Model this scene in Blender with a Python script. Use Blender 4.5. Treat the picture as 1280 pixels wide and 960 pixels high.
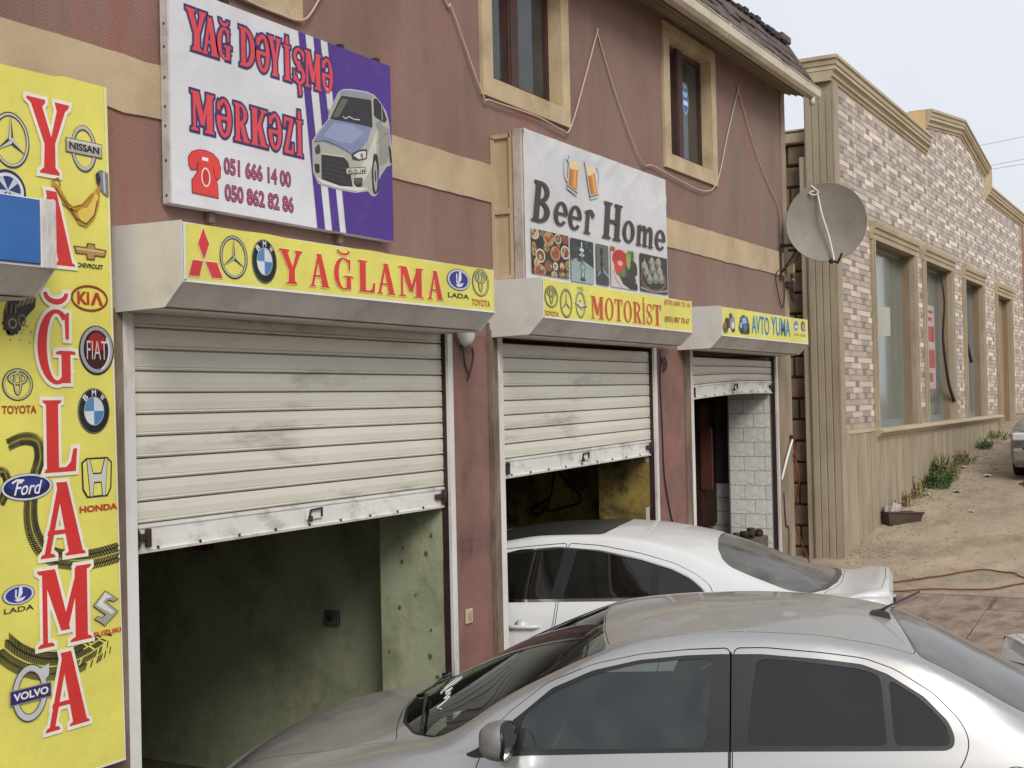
import bpy, bmesh, math, random
import numpy as np
from mathutils import Vector, Matrix
from mathutils.geometry import tessellate_polygon, delaunay_2d_cdt
for _o in list(bpy.data.objects): bpy.data.objects.remove(_o)
scene = bpy.context.scene
COL = scene.collection
rnd = random.Random(7)
# ------------------------------------------------------------------ camera
F_PX = 1600.0
al = math.atan(900 / F_PX); pitch = math.atan(24 / F_PX); roll = .0222
F0 = Vector((math.cos(al), math.sin(al), 0)); R0 = Vector((math.sin(al), -math.cos(al), 0)); U0 = Vector((0, 0, 1))
FW = F0 * math.cos(pitch) + U0 * math.sin(pitch); UP = U0 * math.cos(pitch) - F0 * math.sin(pitch)
CX = R0 * math.cos(roll) - UP * math.sin(roll); CY = R0 * math.sin(roll) + UP * math.cos(roll)
cam = bpy.data.cameras.new('camera'); camo = bpy.data.objects.new('camera', cam); COL.objects.link(camo)
m = Matrix((CX, CY, -FW)).transposed().to_4x4(); m.translation = Vector((0, -4.8, 2.45)); camo.matrix_world = m
cam.sensor_width = 36; cam.lens = 36 * F_PX / 1280; cam.clip_start = .05; cam.clip_end = 3000
scene.camera = camo
# ------------------------------------------------------------------ sky and sun (hazy overcast)
world = bpy.data.worlds.new('World'); scene.world = world; world.use_nodes = True
wn = world.node_tree.nodes; wl = world.node_tree.links
bg = wn['Background']
sky = wn.new('ShaderNodeTexSky'); sky.sky_type = 'NISHITA'; sky.sun_disc = False
SUN_EL, SUN_AZ = math.radians(36), math.radians(228)      # azimuth of the sun, counter-clockwise from +x
sky.sun_elevation = SUN_EL; sky.sun_rotation = math.pi / 2 - SUN_AZ
sky.air_density = 1.0; sky.dust_density = 3.5; sky.ozone_density = 1.0
mx = wn.new('ShaderNodeMix'); mx.data_type = 'RGBA'; mx.inputs['Factor'].default_value = .86
wl.new(sky.outputs[0], mx.inputs['A']); mx.inputs['B'].default_value = (5.75, 5.88, 6.2, 1)
wt = wn.new('ShaderNodeTexCoord'); wno = wn.new('ShaderNodeTexNoise'); wno.inputs['Scale'].default_value = 2.2; wno.inputs['Detail'].default_value = 5; wl.new(wt.outputs['Generated'], wno.inputs['Vector'])
wr = wn.new('ShaderNodeMapRange'); wr.inputs['From Min'].default_value = .3; wr.inputs['From Max'].default_value = .7; wr.inputs['To Min'].default_value = .93; wr.inputs['To Max'].default_value = 1.05; wl.new(wno.outputs[0], wr.inputs['Value'])
wm = wn.new('ShaderNodeVectorMath'); wm.operation = 'SCALE'; wl.new(mx.outputs['Result'], wm.inputs[0]); wl.new(wr.outputs[0], wm.inputs['Scale'])     # faint cloud structure
wl.new(wm.outputs[0], bg.inputs[0]); bg.inputs[1].default_value = .1
sun = bpy.data.lights.new('sun', 'SUN'); suno = bpy.data.objects.new('sun', sun); COL.objects.link(suno)
sun.energy = 1.5; sun.angle = math.radians(24); sun.color = (1, .955, .89)
sd = Vector((math.cos(SUN_EL) * math.cos(SUN_AZ), math.cos(SUN_EL) * math.sin(SUN_AZ), math.sin(SUN_EL)))
suno.rotation_euler = sd.to_track_quat('Z', 'Y').to_euler()
scene.view_settings.view_transform = 'Standard'; scene.view_settings.look = 'None'
scene.view_settings.exposure = .58; scene.view_settings.gamma = 1
scene.view_settings.use_curve_mapping = False

# ------------------------------------------------------------------ materials
def lin(h):
    if isinstance(h, str):
        h = [int(h[i:i + 2], 16) / 255 for i in (0, 2, 4)]
        return tuple(c / 12.92 if c <= .04045 else ((c + .055) / 1.055) ** 2.4 for c in h)
    return tuple(h)
MATS = {}
def mat(name, c1, c2=None, scale=3., rough=.8, bump=0., bscale=60., metal=0., stretch=(1, 1, 1), dirt=None, dscale=2., damt=.5,
        drange=(.5, .72), coat=0., spec=.5, dust=None, alpha=None, trans=0., grad=None, dirt2=None, dstretch=None, var=0., objvar=0.):
    if name in MATS: return MATS[name]
    m = bpy.data.materials.new(name); m.use_nodes = True
    n = m.node_tree.nodes; l = m.node_tree.links; b = n['Principled BSDF']
    c1 = lin(c1); out = None
    b.inputs['Roughness'].default_value = rough; b.inputs['Metallic'].default_value = metal
    b.inputs['Specular IOR Level'].default_value = spec; b.inputs['Coat Weight'].default_value = coat
    b.inputs['Coat Roughness'].default_value = .06
    tc = n.new('ShaderNodeTexCoord')
    def noise(sc, st=(1, 1, 1), det=5., r=.6):
        mp = n.new('ShaderNodeMapping'); mp.inputs['Scale'].default_value = st; l.new(tc.outputs['Object'], mp.inputs[0])
        t = n.new('ShaderNodeTexNoise'); t.inputs['Scale'].default_value = sc; t.inputs['Detail'].default_value = det
        t.inputs['Roughness'].default_value = r; l.new(mp.outputs[0], t.inputs['Vector']); return t
    def ramp(src, a, bb):
        r = n.new('ShaderNodeMapRange'); r.inputs['From Min'].default_value = a; r.inputs['From Max'].default_value = bb
        l.new(src, r.inputs['Value']); return r.outputs[0]
    def mixc(fac, a, bb):
        x = n.new('ShaderNodeMix'); x.data_type = 'RGBA'
        if isinstance(fac, float): x.inputs['Factor'].default_value = fac
        else: l.new(fac, x.inputs['Factor'])
        for k, v in (('A', a), ('B', bb)):
            if isinstance(v, tuple): x.inputs[k].default_value = (*v, 1)
            else: l.new(v, x.inputs[k])
        return x.outputs['Result']
    out = c1
    if c2 is not None:
        out = mixc(ramp(noise(scale, stretch).outputs[0], .36, .64), c1, lin(c2))
    if grad:                                   # blend towards a second colour along the wall
        g0, g1, gc, ga = grad; sg = n.new('ShaderNodeSeparateXYZ'); l.new(tc.outputs['Object'], sg.inputs[0])
        gm = n.new('ShaderNodeMath'); gm.operation = 'MULTIPLY'; gm.inputs[1].default_value = ga; l.new(ramp(sg.outputs[0], g0, g1), gm.inputs[0])
        out = mixc(gm.outputs[0], out, lin(gc))
    if objvar:
        oi = n.new('ShaderNodeObjectInfo'); hs = n.new('ShaderNodeHueSaturation'); r = n.new('ShaderNodeMapRange')
        r.inputs['To Min'].default_value = 1 - objvar; r.inputs['To Max'].default_value = 1 + objvar
        l.new(oi.outputs['Random'], r.inputs['Value']); l.new(r.outputs[0], hs.inputs['Value'])
        if isinstance(out, tuple): hs.inputs['Color'].default_value = (*out, 1)
        else: l.new(out, hs.inputs['Color'])
        out = hs.outputs[0]
    if dirt is not None:
        f = ramp(noise(dscale, dstretch or stretch, 9., .68).outputs[0], *drange)
        mm = n.new('ShaderNodeMath'); mm.operation = 'MULTIPLY'; mm.inputs[1].default_value = damt; l.new(f, mm.inputs[0])
        out = mixc(mm.outputs[0], out, lin(dirt))
    if dirt2 is not None:                      # (colour, scale, amount, range, stretch)
        dc2, ds2, da2, dr2, dst2 = dirt2; f = ramp(noise(ds2, dst2, 10., .72).outputs[0], *dr2)
        mm = n.new('ShaderNodeMath'); mm.operation = 'MULTIPLY'; mm.inputs[1].default_value = da2; l.new(f, mm.inputs[0]); out = mixc(mm.outputs[0], out, lin(dc2))
    if dust is not None:                       # settled dust on faces that look up
        dc, da = dust
        g = n.new('ShaderNodeNewGeometry'); sp = n.new('ShaderNodeSeparateXYZ'); l.new(g.outputs['Normal'], sp.inputs[0])
        f = ramp(sp.outputs[2], .80, .975)
        nz = ramp(noise(6., (1, 1, 1), 10., .75).outputs[0], .05, .62)
        m1 = n.new('ShaderNodeMath'); m1.operation = 'MULTIPLY'; l.new(f, m1.inputs[0]); l.new(nz, m1.inputs[1])
        fine = ramp(noise(150., (1, 1, 1), 3., .8).outputs[0], .0, .75)
        m3 = n.new('ShaderNodeMath'); m3.operation = 'MULTIPLY'; l.new(m1.outputs[0], m3.inputs[0]); l.new(fine, m3.inputs[1])
        m2 = n.new('ShaderNodeMath'); m2.operation = 'MULTIPLY'; m2.inputs[1].default_value = da; l.new(m3.outputs[0], m2.inputs[0])
        out = mixc(m2.outputs[0], out, lin(dc))
        rr = n.new('ShaderNodeMapRange'); rr.inputs['To Min'].default_value = rough; rr.inputs['To Max'].default_value = .75
        l.new(m2.outputs[0], rr.inputs['Value']); l.new(rr.outputs[0], b.inputs['Roughness'])
        mr = n.new('ShaderNodeMapRange'); mr.inputs['To Min'].default_value = metal; mr.inputs['To Max'].default_value = 0
        l.new(m2.outputs[0], mr.inputs['Value']); l.new(mr.outputs[0], b.inputs['Metallic'])
        cr = n.new('ShaderNodeMapRange'); cr.inputs['To Min'].default_value = coat; cr.inputs['To Max'].default_value = 0
        l.new(m2.outputs[0], cr.inputs['Value']); l.new(cr.outputs[0], b.inputs['Coat Weight'])
    if isinstance(out, tuple): b.inputs['Base Color'].default_value = (*out, 1)
    else: l.new(out, b.inputs['Base Color'])
    if bump:
        bt = noise(bscale, (1, 1, 1), 6., .6); bp = n.new('ShaderNodeBump'); bp.inputs['Strength'].default_value = bump
        bp.inputs['Distance'].default_value = .02; l.new(bt.outputs[0], bp.inputs['Height']); l.new(bp.outputs[0], b.inputs['Normal'])
    if alpha is not None: b.inputs['Alpha'].default_value = alpha
    if trans: b.inputs['Transmission Weight'].default_value = trans
    MATS[name] = m
    return m
def ink(c):                                     # printing colour on signs
    dk = ''.join('%02x' % int(int(c[i:i + 2], 16) * .93) for i in (0, 2, 4))
    return mat('print_' + c, c, dk, 1.7, rough=.48, bump=.38, bscale=4.5, spec=.4, dirt='8d8676', dscale=5., damt=.08, drange=(.5, .72))
def glass_mat(name, tint, rough=.03, dirt=0., veil_col=(.36, .35, .32)):
    if name in MATS: return MATS[name]
    m = bpy.data.materials.new(name); m.use_nodes = True
    n = m.node_tree.nodes; l = m.node_tree.links; n.remove(n['Principled BSDF']); o = n['Material Output']
    tr = n.new('ShaderNodeBsdfTransparent'); tr.inputs[0].default_value = (*tint, 1)
    gl = n.new('ShaderNodeBsdfGlossy'); gl.inputs['Roughness'].default_value = rough; gl.inputs[0].default_value = (.95, .97, 1, 1)
    fr = n.new('ShaderNodeFresnel'); fr.inputs[0].default_value = 1.47
    ad = n.new('ShaderNodeMath'); ad.operation = 'ADD'; ad.inputs[1].default_value = .012; l.new(fr.outputs[0], ad.inputs[0])
    ms = n.new('ShaderNodeMixShader'); l.new(ad.outputs[0], ms.inputs[0]); l.new(tr.outputs[0], ms.inputs[1]); l.new(gl.outputs[0], ms.inputs[2])
    last = ms.outputs[0]
    if dirt:
        tc = n.new('ShaderNodeTexCoord'); t = n.new('ShaderNodeTexNoise'); t.inputs['Scale'].default_value = 5; t.inputs['Detail'].default_value = 8
        l.new(tc.outputs['Object'], t.inputs['Vector'])
        r = n.new('ShaderNodeMapRange'); r.inputs['From Min'].default_value = .3; r.inputs['From Max'].default_value = .75
        r.inputs['To Max'].default_value = dirt; r.inputs['To Min'].default_value = dirt * .35; l.new(t.outputs[0], r.inputs['Value'])
        df = n.new('ShaderNodeBsdfDiffuse'); df.inputs[0].default_value = (*veil_col, 1)
        m2 = n.new('ShaderNodeMixShader'); l.new(r.outputs[0], m2.inputs[0]); l.new(last, m2.inputs[1]); l.new(df.outputs[0], m2.inputs[2]); last = m2.outputs[0]
    l.new(last, o.inputs[0]); MATS[name] = m
    return m

# ------------------------------------------------------------------ mesh helpers
class MB:
    def __init__(s): s.v = []; s.f = []; s.mi = []; s.mats = []; s.sm = []
    def m(s, mt):
        if mt not in s.mats: s.mats.append(mt)
        return s.mats.index(mt)
    def add(s, vs, fs, mt=None, smooth=False):
        o = len(s.v); s.v += [tuple(v) for v in vs]; k = s.m(mt) if mt else 0
        for f in fs: s.f.append(tuple(i + o for i in f)); s.mi.append(k); s.sm.append(smooth)
        return s
    def box(s, x0, x1, y0, y1, z0, z1, mt=None, rot=0, M=None):
        vs = [(x, y, z) for z in (z0, z1) for y in (y0, y1) for x in (x0, x1)]
        if M is not None: vs = [M @ Vector(v) for v in vs]
        return s.add(vs, [(0, 2, 3, 1), (4, 5, 7, 6), (0, 1, 5, 4), (2, 6, 7, 3), (0, 4, 6, 2), (1, 3, 7, 5)], mt)
    def bbox(s, x0, x1, y0, y1, z0, z1, b=.006, mt=None, M=None):    # bevelled box
        X = (x0, x0 + b, x1 - b, x1); Y = (y0, y0 + b, y1 - b, y1); Z = (z0, z0 + b, z1 - b, z1)
        vs = []; idx = {}
        def V(i, j, k):
            if (i, j, k) not in idx: idx[i, j, k] = len(vs); vs.append((X[i], Y[j], Z[k]))
            return idx[i, j, k]
        fs = []
        for a in (0, 3):
            q = [V(a, 1, 1), V(a, 2, 1), V(a, 2, 2), V(a, 1, 2)]; fs.append(q if a else q[::-1])
            q = [V(1, a, 1), V(2, a, 1), V(2, a, 2), V(1, a, 2)]; fs.append(q[::-1] if a else q)
            q = [V(1, 1, a), V(2, 1, a), V(2, 2, a), V(1, 2, a)]; fs.append(q if a else q[::-1])
        for a in (0, 3):
            for c in (0, 3):
                i = 1 if a == 0 else 2; j = 1 if c == 0 else 2; f = (a == 0) != (c == 0)
                q = [V(a, j, 1), V(a, j, 2), V(i, c, 2), V(i, c, 1)]; fs.append(q if not f else q[::-1])
                q = [V(a, 1, j), V(i, 1, c), V(i, 2, c), V(a, 2, j)]; fs.append(q if not f else q[::-1])
                q = [V(1, a, j), V(2, a, j), V(2, i, c), V(1, i, c)]; fs.append(q if not f else q[::-1])
        for a in (0, 3):
            for c in (0, 3):
                for e in (0, 3):
                    i = 1 if a == 0 else 2; j = 1 if c == 0 else 2; k = 1 if e == 0 else 2
                    q = [V(a, j, k), V(i, c, k), V(i, j, e)]
                    fs.append(q if (a == 3) ^ (c == 3) ^ (e == 3) else q[::-1])
        if M is not None: vs = [M @ Vector(v) for v in vs]
        return s.add(vs, fs, mt)
    def tube(s, pts, r, n=8, mt=None, cap=True):
        pts = [Vector(p) for p in pts]; vs = []; fs = []; N = len(pts); pn = None
        for i, p in enumerate(pts):
            t = (pts[min(i + 1, N - 1)] - pts[max(i - 1, 0)]).normalized()
            if pn is None: pn = t.orthogonal().normalized()
            else: pn = (pn - t * pn.dot(t)).normalized()
            b = t.cross(pn); rr = r[i] if isinstance(r, (list, tuple)) else r
            for k in range(n):
                a = 2 * math.pi * k / n; vs.append(p + (pn * math.cos(a) + b * math.sin(a)) * rr)
        for i in range(N - 1):
            for k in range(n):
                fs.append((i * n + k, i * n + (k + 1) % n, (i + 1) * n + (k + 1) % n, (i + 1) * n + k))
        if cap: fs.append(tuple(range(n))[::-1]); fs.append(tuple((N - 1) * n + k for k in range(n)))
        return s.add(vs, fs, mt, True)
    def prism(s, poly, axis, a, b, mt=None):     # polygon extruded along axis (0,1,2) from a to b; poly given in the other two axes
        def P(p, c):
            q = list(p); q.insert(axis, c); return tuple(q)
        n = len(poly); vs = [P(p, a) for p in poly] + [P(p, b) for p in poly]
        fs = [(i, (i + 1) % n, n + (i + 1) % n, n + i) for i in range(n)]
        tr = tessellate_polygon([[Vector((p[0], p[1], 0)) for p in poly]])
        fs += [tuple(t) for t in tr] + [tuple(n + i for i in t[::-1]) for t in tr]
        return s.add(vs, fs, mt)
    def lathe(s, prof, c, ax=2, n=24, mt=None, M=None):   # prof: (r, h)
        vs = []; fs = []; c = Vector(c)
        for r, h in prof:
            for k in range(n):
                a = 2 * math.pi * k / n; p = [r * math.cos(a), r * math.sin(a)]; p.insert(ax, h); p = Vector(p)
                if M is not None: p = M @ p
                vs.append(c + p)
        for i in range(len(prof) - 1):
            for k in range(n): fs.append((i * n + k, i * n + (k + 1) % n, (i + 1) * n + (k + 1) % n, (i + 1) * n + k))
        return s.add(vs, fs, mt, True)
    def build(s, name, mt=None, parent=None, origin=None, recalc=True):
        o = Vector(origin) if origin is not None else (Vector(ORIG.get(parent.name, (0, 0, 0))) if parent else Vector((0, 0, 0)))
        me = bpy.data.meshes.new(name); me.from_pydata([tuple(Vector(v) - o) for v in s.v], [], s.f)
        if s.mats:
            for q in s.mats: me.materials.append(q)
            me.polygons.foreach_set('material_index', s.mi)
        elif mt: me.materials.append(mt)
        me.polygons.foreach_set('use_smooth', s.sm)
        if recalc:
            bm = bmesh.new(); bm.from_mesh(me); bmesh.ops.recalc_face_normals(bm, faces=bm.faces); bm.to_mesh(me); bm.free()
        ob = bpy.data.objects.new(name, me); COL.objects.link(ob)
        if parent: ob.parent = parent; ORIG[ob.name] = tuple(o)
        else: ob.location = o; ORIG[ob.name] = tuple(o)
        return ob
ORIG = {}
def tag(o, label=None, cat=None, group=None, kind=None):
    if label: o['label'] = label
    if cat: o['category'] = cat
    if group: o['group'] = group
    if kind: o['kind'] = kind
    return o
def thing(name, label, cat, loc=(0, 0, 0), group=None, rotz=0):
    o = bpy.data.objects.new(name, None); COL.objects.link(o); o.location = loc; o.rotation_euler = (0, 0, rotz)
    o.empty_display_size = .2; ORIG[o.name] = tuple(loc) if rotz == 0 else (0, 0, 0)
    return tag(o, label, cat, group)
def inst(src_mesh, name, parent, loc, scale=(1, 1, 1), rot=(0, 0, 0)):
    o = bpy.data.objects.new(name, src_mesh); COL.objects.link(o); o.parent = parent
    po = Vector(ORIG.get(parent.name, (0, 0, 0))); o.location = Vector(loc) - po; o.scale = scale; o.rotation_euler = rot
    return o
def wall(mb, x0, x1, z0, z1, y0, y1, holes=(), mt=None):      # wall slab in the xz plane with rectangular openings
    X = sorted({x0, x1, *[h[0] for h in holes], *[h[1] for h in holes]}); Z = sorted({z0, z1, *[h[2] for h in holes], *[h[3] for h in holes]})
    X = [v for v in X if x0 <= v <= x1]; Z = [v for v in Z if z0 <= v <= z1]
    nx, nz = len(X) - 1, len(Z) - 1
    solid = lambda i, k: 0 <= i < nx and 0 <= k < nz and not any(h[0] < (X[i] + X[i + 1]) / 2 < h[1] and h[2] < (Z[k] + Z[k + 1]) / 2 < h[3] for h in holes)
    q = lambda *p: mb.add(p, [(0, 1, 2, 3)], mt)
    for i in range(nx):
        for k in range(nz):
            if not solid(i, k): continue
            a, b, c, d = X[i], X[i + 1], Z[k], Z[k + 1]
            q((a, y0, c), (b, y0, c), (b, y0, d), (a, y0, d)); q((a, y1, c), (a, y1, d), (b, y1, d), (b, y1, c))
            if not solid(i - 1, k): q((a, y0, c), (a, y0, d), (a, y1, d), (a, y1, c))
            if not solid(i + 1, k): q((b, y0, c), (b, y1, c), (b, y1, d), (b, y0, d))
            if not solid(i, k - 1): q((a, y0, c), (a, y1, c), (b, y1, c), (b, y0, c))
            if not solid(i, k + 1): q((a, y0, d), (b, y0, d), (b, y1, d), (a, y1, d))
    return mb

# ------------------------------------------------------------------ printing: polygons laid in thin layers on a sign face (plane y = const)
def offset_poly(p, d):
    n = len(p); A = sum(p[i][0] * p[(i + 1) % n][1] - p[(i + 1) % n][0] * p[i][1] for i in range(n))
    s = 1 if A > 0 else -1; out = []
    for i in range(n):
        a = Vector(p[i - 1]); b = Vector(p[i]); c = Vector(p[(i + 1) % n])
        e1 = (b - a); e2 = (c - b)
        if e1.length < 1e-7 or e2.length < 1e-7: continue
        e1.normalize(); e2.normalize(); n1 = Vector((e1.y, -e1.x)) * s; n2 = Vector((e2.y, -e2.x)) * s
        mm = n1 + n2
        if mm.length < 1e-4: mm = n1
        mm = mm.normalized(); k = d / max(.35, mm.dot(n1)); out.append(tuple(b + mm * k))
    return out
def band(cx, cy, rx, ry, wx, wy, a0, a1, n=20):
    o = []; i = []
    for k in range(n + 1):
        a = math.radians(a0 + (a1 - a0) * k / n); c, s_ = math.cos(a), math.sin(a)
        o.append((cx + rx * c, cy + ry * s_)); i.append((cx + (rx - wx) * c, cy + (ry - wy) * s_))
    return o + i[::-1]
def ring_quads(cx, cy, rx, ry, wx, wy, n=32):
    return [band(cx, cy, rx, ry, wx, wy, a, a + 360 / n, 1) for a in [360 / n * k for k in range(n)]]
def ell(cx, cy, rx, ry, n=28, rot=0):
    c, s = math.cos(rot), math.sin(rot)
    return [(cx + rx * math.cos(t) * c - ry * math.sin(t) * s, cy + rx * math.cos(t) * s + ry * math.sin(t) * c) for t in [2 * math.pi * k / n for k in range(n)]]
def stroke(pts, w):
    out = []; N = len(pts); L_ = []; R_ = []
    for i, p in enumerate(pts):
        a = Vector(pts[max(0, i - 1)]); b = Vector(pts[min(N - 1, i + 1)]); t = (b - a).normalized(); nn = Vector((-t.y, t.x))
        ww = (w[i] if isinstance(w, (list, tuple)) else w) / 2; L_.append(tuple(Vector(p) + nn * ww)); R_.append(tuple(Vector(p) - nn * ww))
    return L_ + R_[::-1]
def chaikin(p, n):
    for _ in range(n): p = [q for i in range(len(p)) for q in (((p[i][0] * .75 + p[(i + 1) % len(p)][0] * .25), (p[i][1] * .75 + p[(i + 1) % len(p)][1] * .25)), ((p[i][0] * .25 + p[(i + 1) % len(p)][0] * .75), (p[i][1] * .25 + p[(i + 1) % len(p)][1] * .75)))]
    return p
class Art:
    def __init__(s, root, y, step=.0007, soft=0): s.soft = soft; s.root = root; s.y = y; s.step = step; s.mb = MB(); s.k = 0
    def poly(s, pts, c, layer=1):
        if len(pts) < 3: return s
        if s.soft:
            P = [Vector(p[:2]) for p in pts]; pts = chaikin([tuple(P[i].lerp(P[(i + 1) % len(P)], q / k)) for i in range(len(P)) for k in [max(1, int((P[(i + 1) % len(P)] - P[i]).length / .022))] for q in range(k)], s.soft)
        s.k = (s.k + 1) % 9; y = s.y - layer * s.step - s.k * s.step * .07
        tr = tessellate_polygon([[Vector((p[0], p[1], 0)) for p in pts]])
        vs = [(p[0], y, p[1]) for p in pts]; fs = []
        for t in tr:
            a, b, cc = [Vector(vs[i]) for i in t]
            fs.append(tuple(t) if (b - a).cross(cc - a).y < 0 else tuple(t[::-1]))
        s.mb.add(vs, fs, ink(c)); return s
    def polys(s, ps, c, layer=1):
        for p in ps: s.poly(p, c, layer)
        return s
    def rect(s, x0, z0, x1, z1, c, layer=1): return s.poly([(x0, z0), (x1, z0), (x1, z1), (x0, z1)], c, layer)
    def disk(s, cx, cz, rx, rz, c, layer=1, rot=0, n=28): return s.poly(ell(cx, cz, rx, rz, n, rot), c, layer)
    def ring(s, cx, cz, rx, rz, wx, wz, c, layer=1, n=32): return s.polys(ring_quads(cx, cz, rx, rz, wx, wz, n), c, layer)
    def line(s, pts, w, c, layer=1):
        for i in range(len(pts) - 1):
            ww = w if not isinstance(w, (list, tuple)) else [w[i], w[i + 1]]
            s.poly(stroke([pts[i], pts[i + 1]], ww), c, layer)
        return s
    def text(s, txt, x0, z0, x1, z1, c, layer=1, bold=0., shear=0., warp=None, outline=None):
        vs, fs = glyph_mesh(txt, bold, shear)
        for (bb, col, lay) in ([(bold + outline[1], outline[0], layer)] if outline else []) + [(bold, c, layer + (1 if outline else 0))]:
            v2, f2 = glyph_mesh(txt, bb, shear); y = s.y - lay * s.step
            xs = [v[0] for v in vs]; zs = [v[1] for v in vs]; a, b_, c_, d_ = min(xs), max(xs), min(zs), max(zs)
            o = []
            for v in v2:
                u = (v[0] - a) / (b_ - a); w_ = (v[1] - c_) / (d_ - c_); x = x0 + u * (x1 - x0); z = z0 + w_ * (z1 - z0)
                if warp: x, z = warp(x, z)
                o.append((x, y, z))
            s.mb.add(o, f2, ink(col))
        return s
    def build(s, name='lettering', label=None):
        if not s.mb.v: return None
        s.mb.add([], [])
        o = s.mb.build(name, None, s.root, recalc=False)
        if label: o['label'] = label
        return o
_gc = {}
def glyph_mesh(txt, bold, shear):
    key = (txt, round(bold, 4), shear)
    if key in _gc: return _gc[key]
    cu = bpy.data.curves.new('txt', 'FONT'); cu.body = txt; cu.size = 1; cu.offset = bold; cu.shear = shear; cu.resolution_u = 4; cu.fill_mode = 'FRONT'
    ob = bpy.data.objects.new('txt', cu); COL.objects.link(ob)
    dg = bpy.context.evaluated_depsgraph_get(); me = bpy.data.meshes.new_from_object(ob.evaluated_get(dg))
    vs = [(v.co.x, v.co.y) for v in me.vertices]; fs = []
    for p in me.polygons:
        f = tuple(p.vertices)
        a, b, c = [vs[i] for i in f[:3]]
        cr = (b[0] - a[0]) * (c[1] - a[1]) - (b[1] - a[1]) * (c[0] - a[0])
        fs.append(f if cr > 0 else f[::-1])
    bpy.data.objects.remove(ob); bpy.data.meshes.remove(me); bpy.data.curves.remove(cu)
    _gc[key] = (vs, fs); return _gc[key]

def split_pieces(o, gap=.03):
    # far-apart shells of one mesh become objects of their own
    me = o.data; n = len(me.vertices); par = list(range(n))
    def fnd(a):
        while par[a] != a: par[a] = par[par[a]]; a = par[a]
        return a
    for p in me.polygons:
        v = p.vertices
        for k in v[1:]: par[fnd(k)] = fnd(v[0])
    isl = {}
    for p in me.polygons: isl.setdefault(fnd(p.vertices[0]), []).append(p.index)
    keys = list(isl); bb = []
    for k in keys:
        c = [me.vertices[v].co for f in isl[k] for v in me.polygons[f].vertices]; bb.append([min(q[i] for q in c) for i in range(3)] + [max(q[i] for q in c) for i in range(3)])
    gp = list(range(len(keys)))
    def g(a):
        while gp[a] != a: a = gp[a]
        return a
    for i in range(len(keys)):
        for j in range(i):
            if all(bb[i][q] - gap <= bb[j][q + 3] and bb[j][q] - gap <= bb[i][q + 3] for q in range(3)): gp[g(i)] = g(j)
    out = {}
    for i, k in enumerate(keys): out.setdefault(g(i), []).extend(isl[k])
    if len(out) < 2: return
    base = o.name.split('.')[0]
    for fl in out.values():
        vi = sorted({v for f in fl for v in me.polygons[f].vertices}); mp = {v: i for i, v in enumerate(vi)}
        m2 = bpy.data.meshes.new(base); m2.from_pydata([tuple(me.vertices[v].co) for v in vi], [], [[mp[v] for v in me.polygons[f].vertices] for f in fl])
        for mt in me.materials: m2.materials.append(mt)
        m2.polygons.foreach_set('material_index', [me.polygons[f].material_index for f in fl]); m2.polygons.foreach_set('use_smooth', [me.polygons[f].use_smooth for f in fl])
        q = bpy.data.objects.new(base, m2); COL.objects.link(q); q.parent = o.parent; q.location = o.location
    bpy.data.objects.remove(o)

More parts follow.
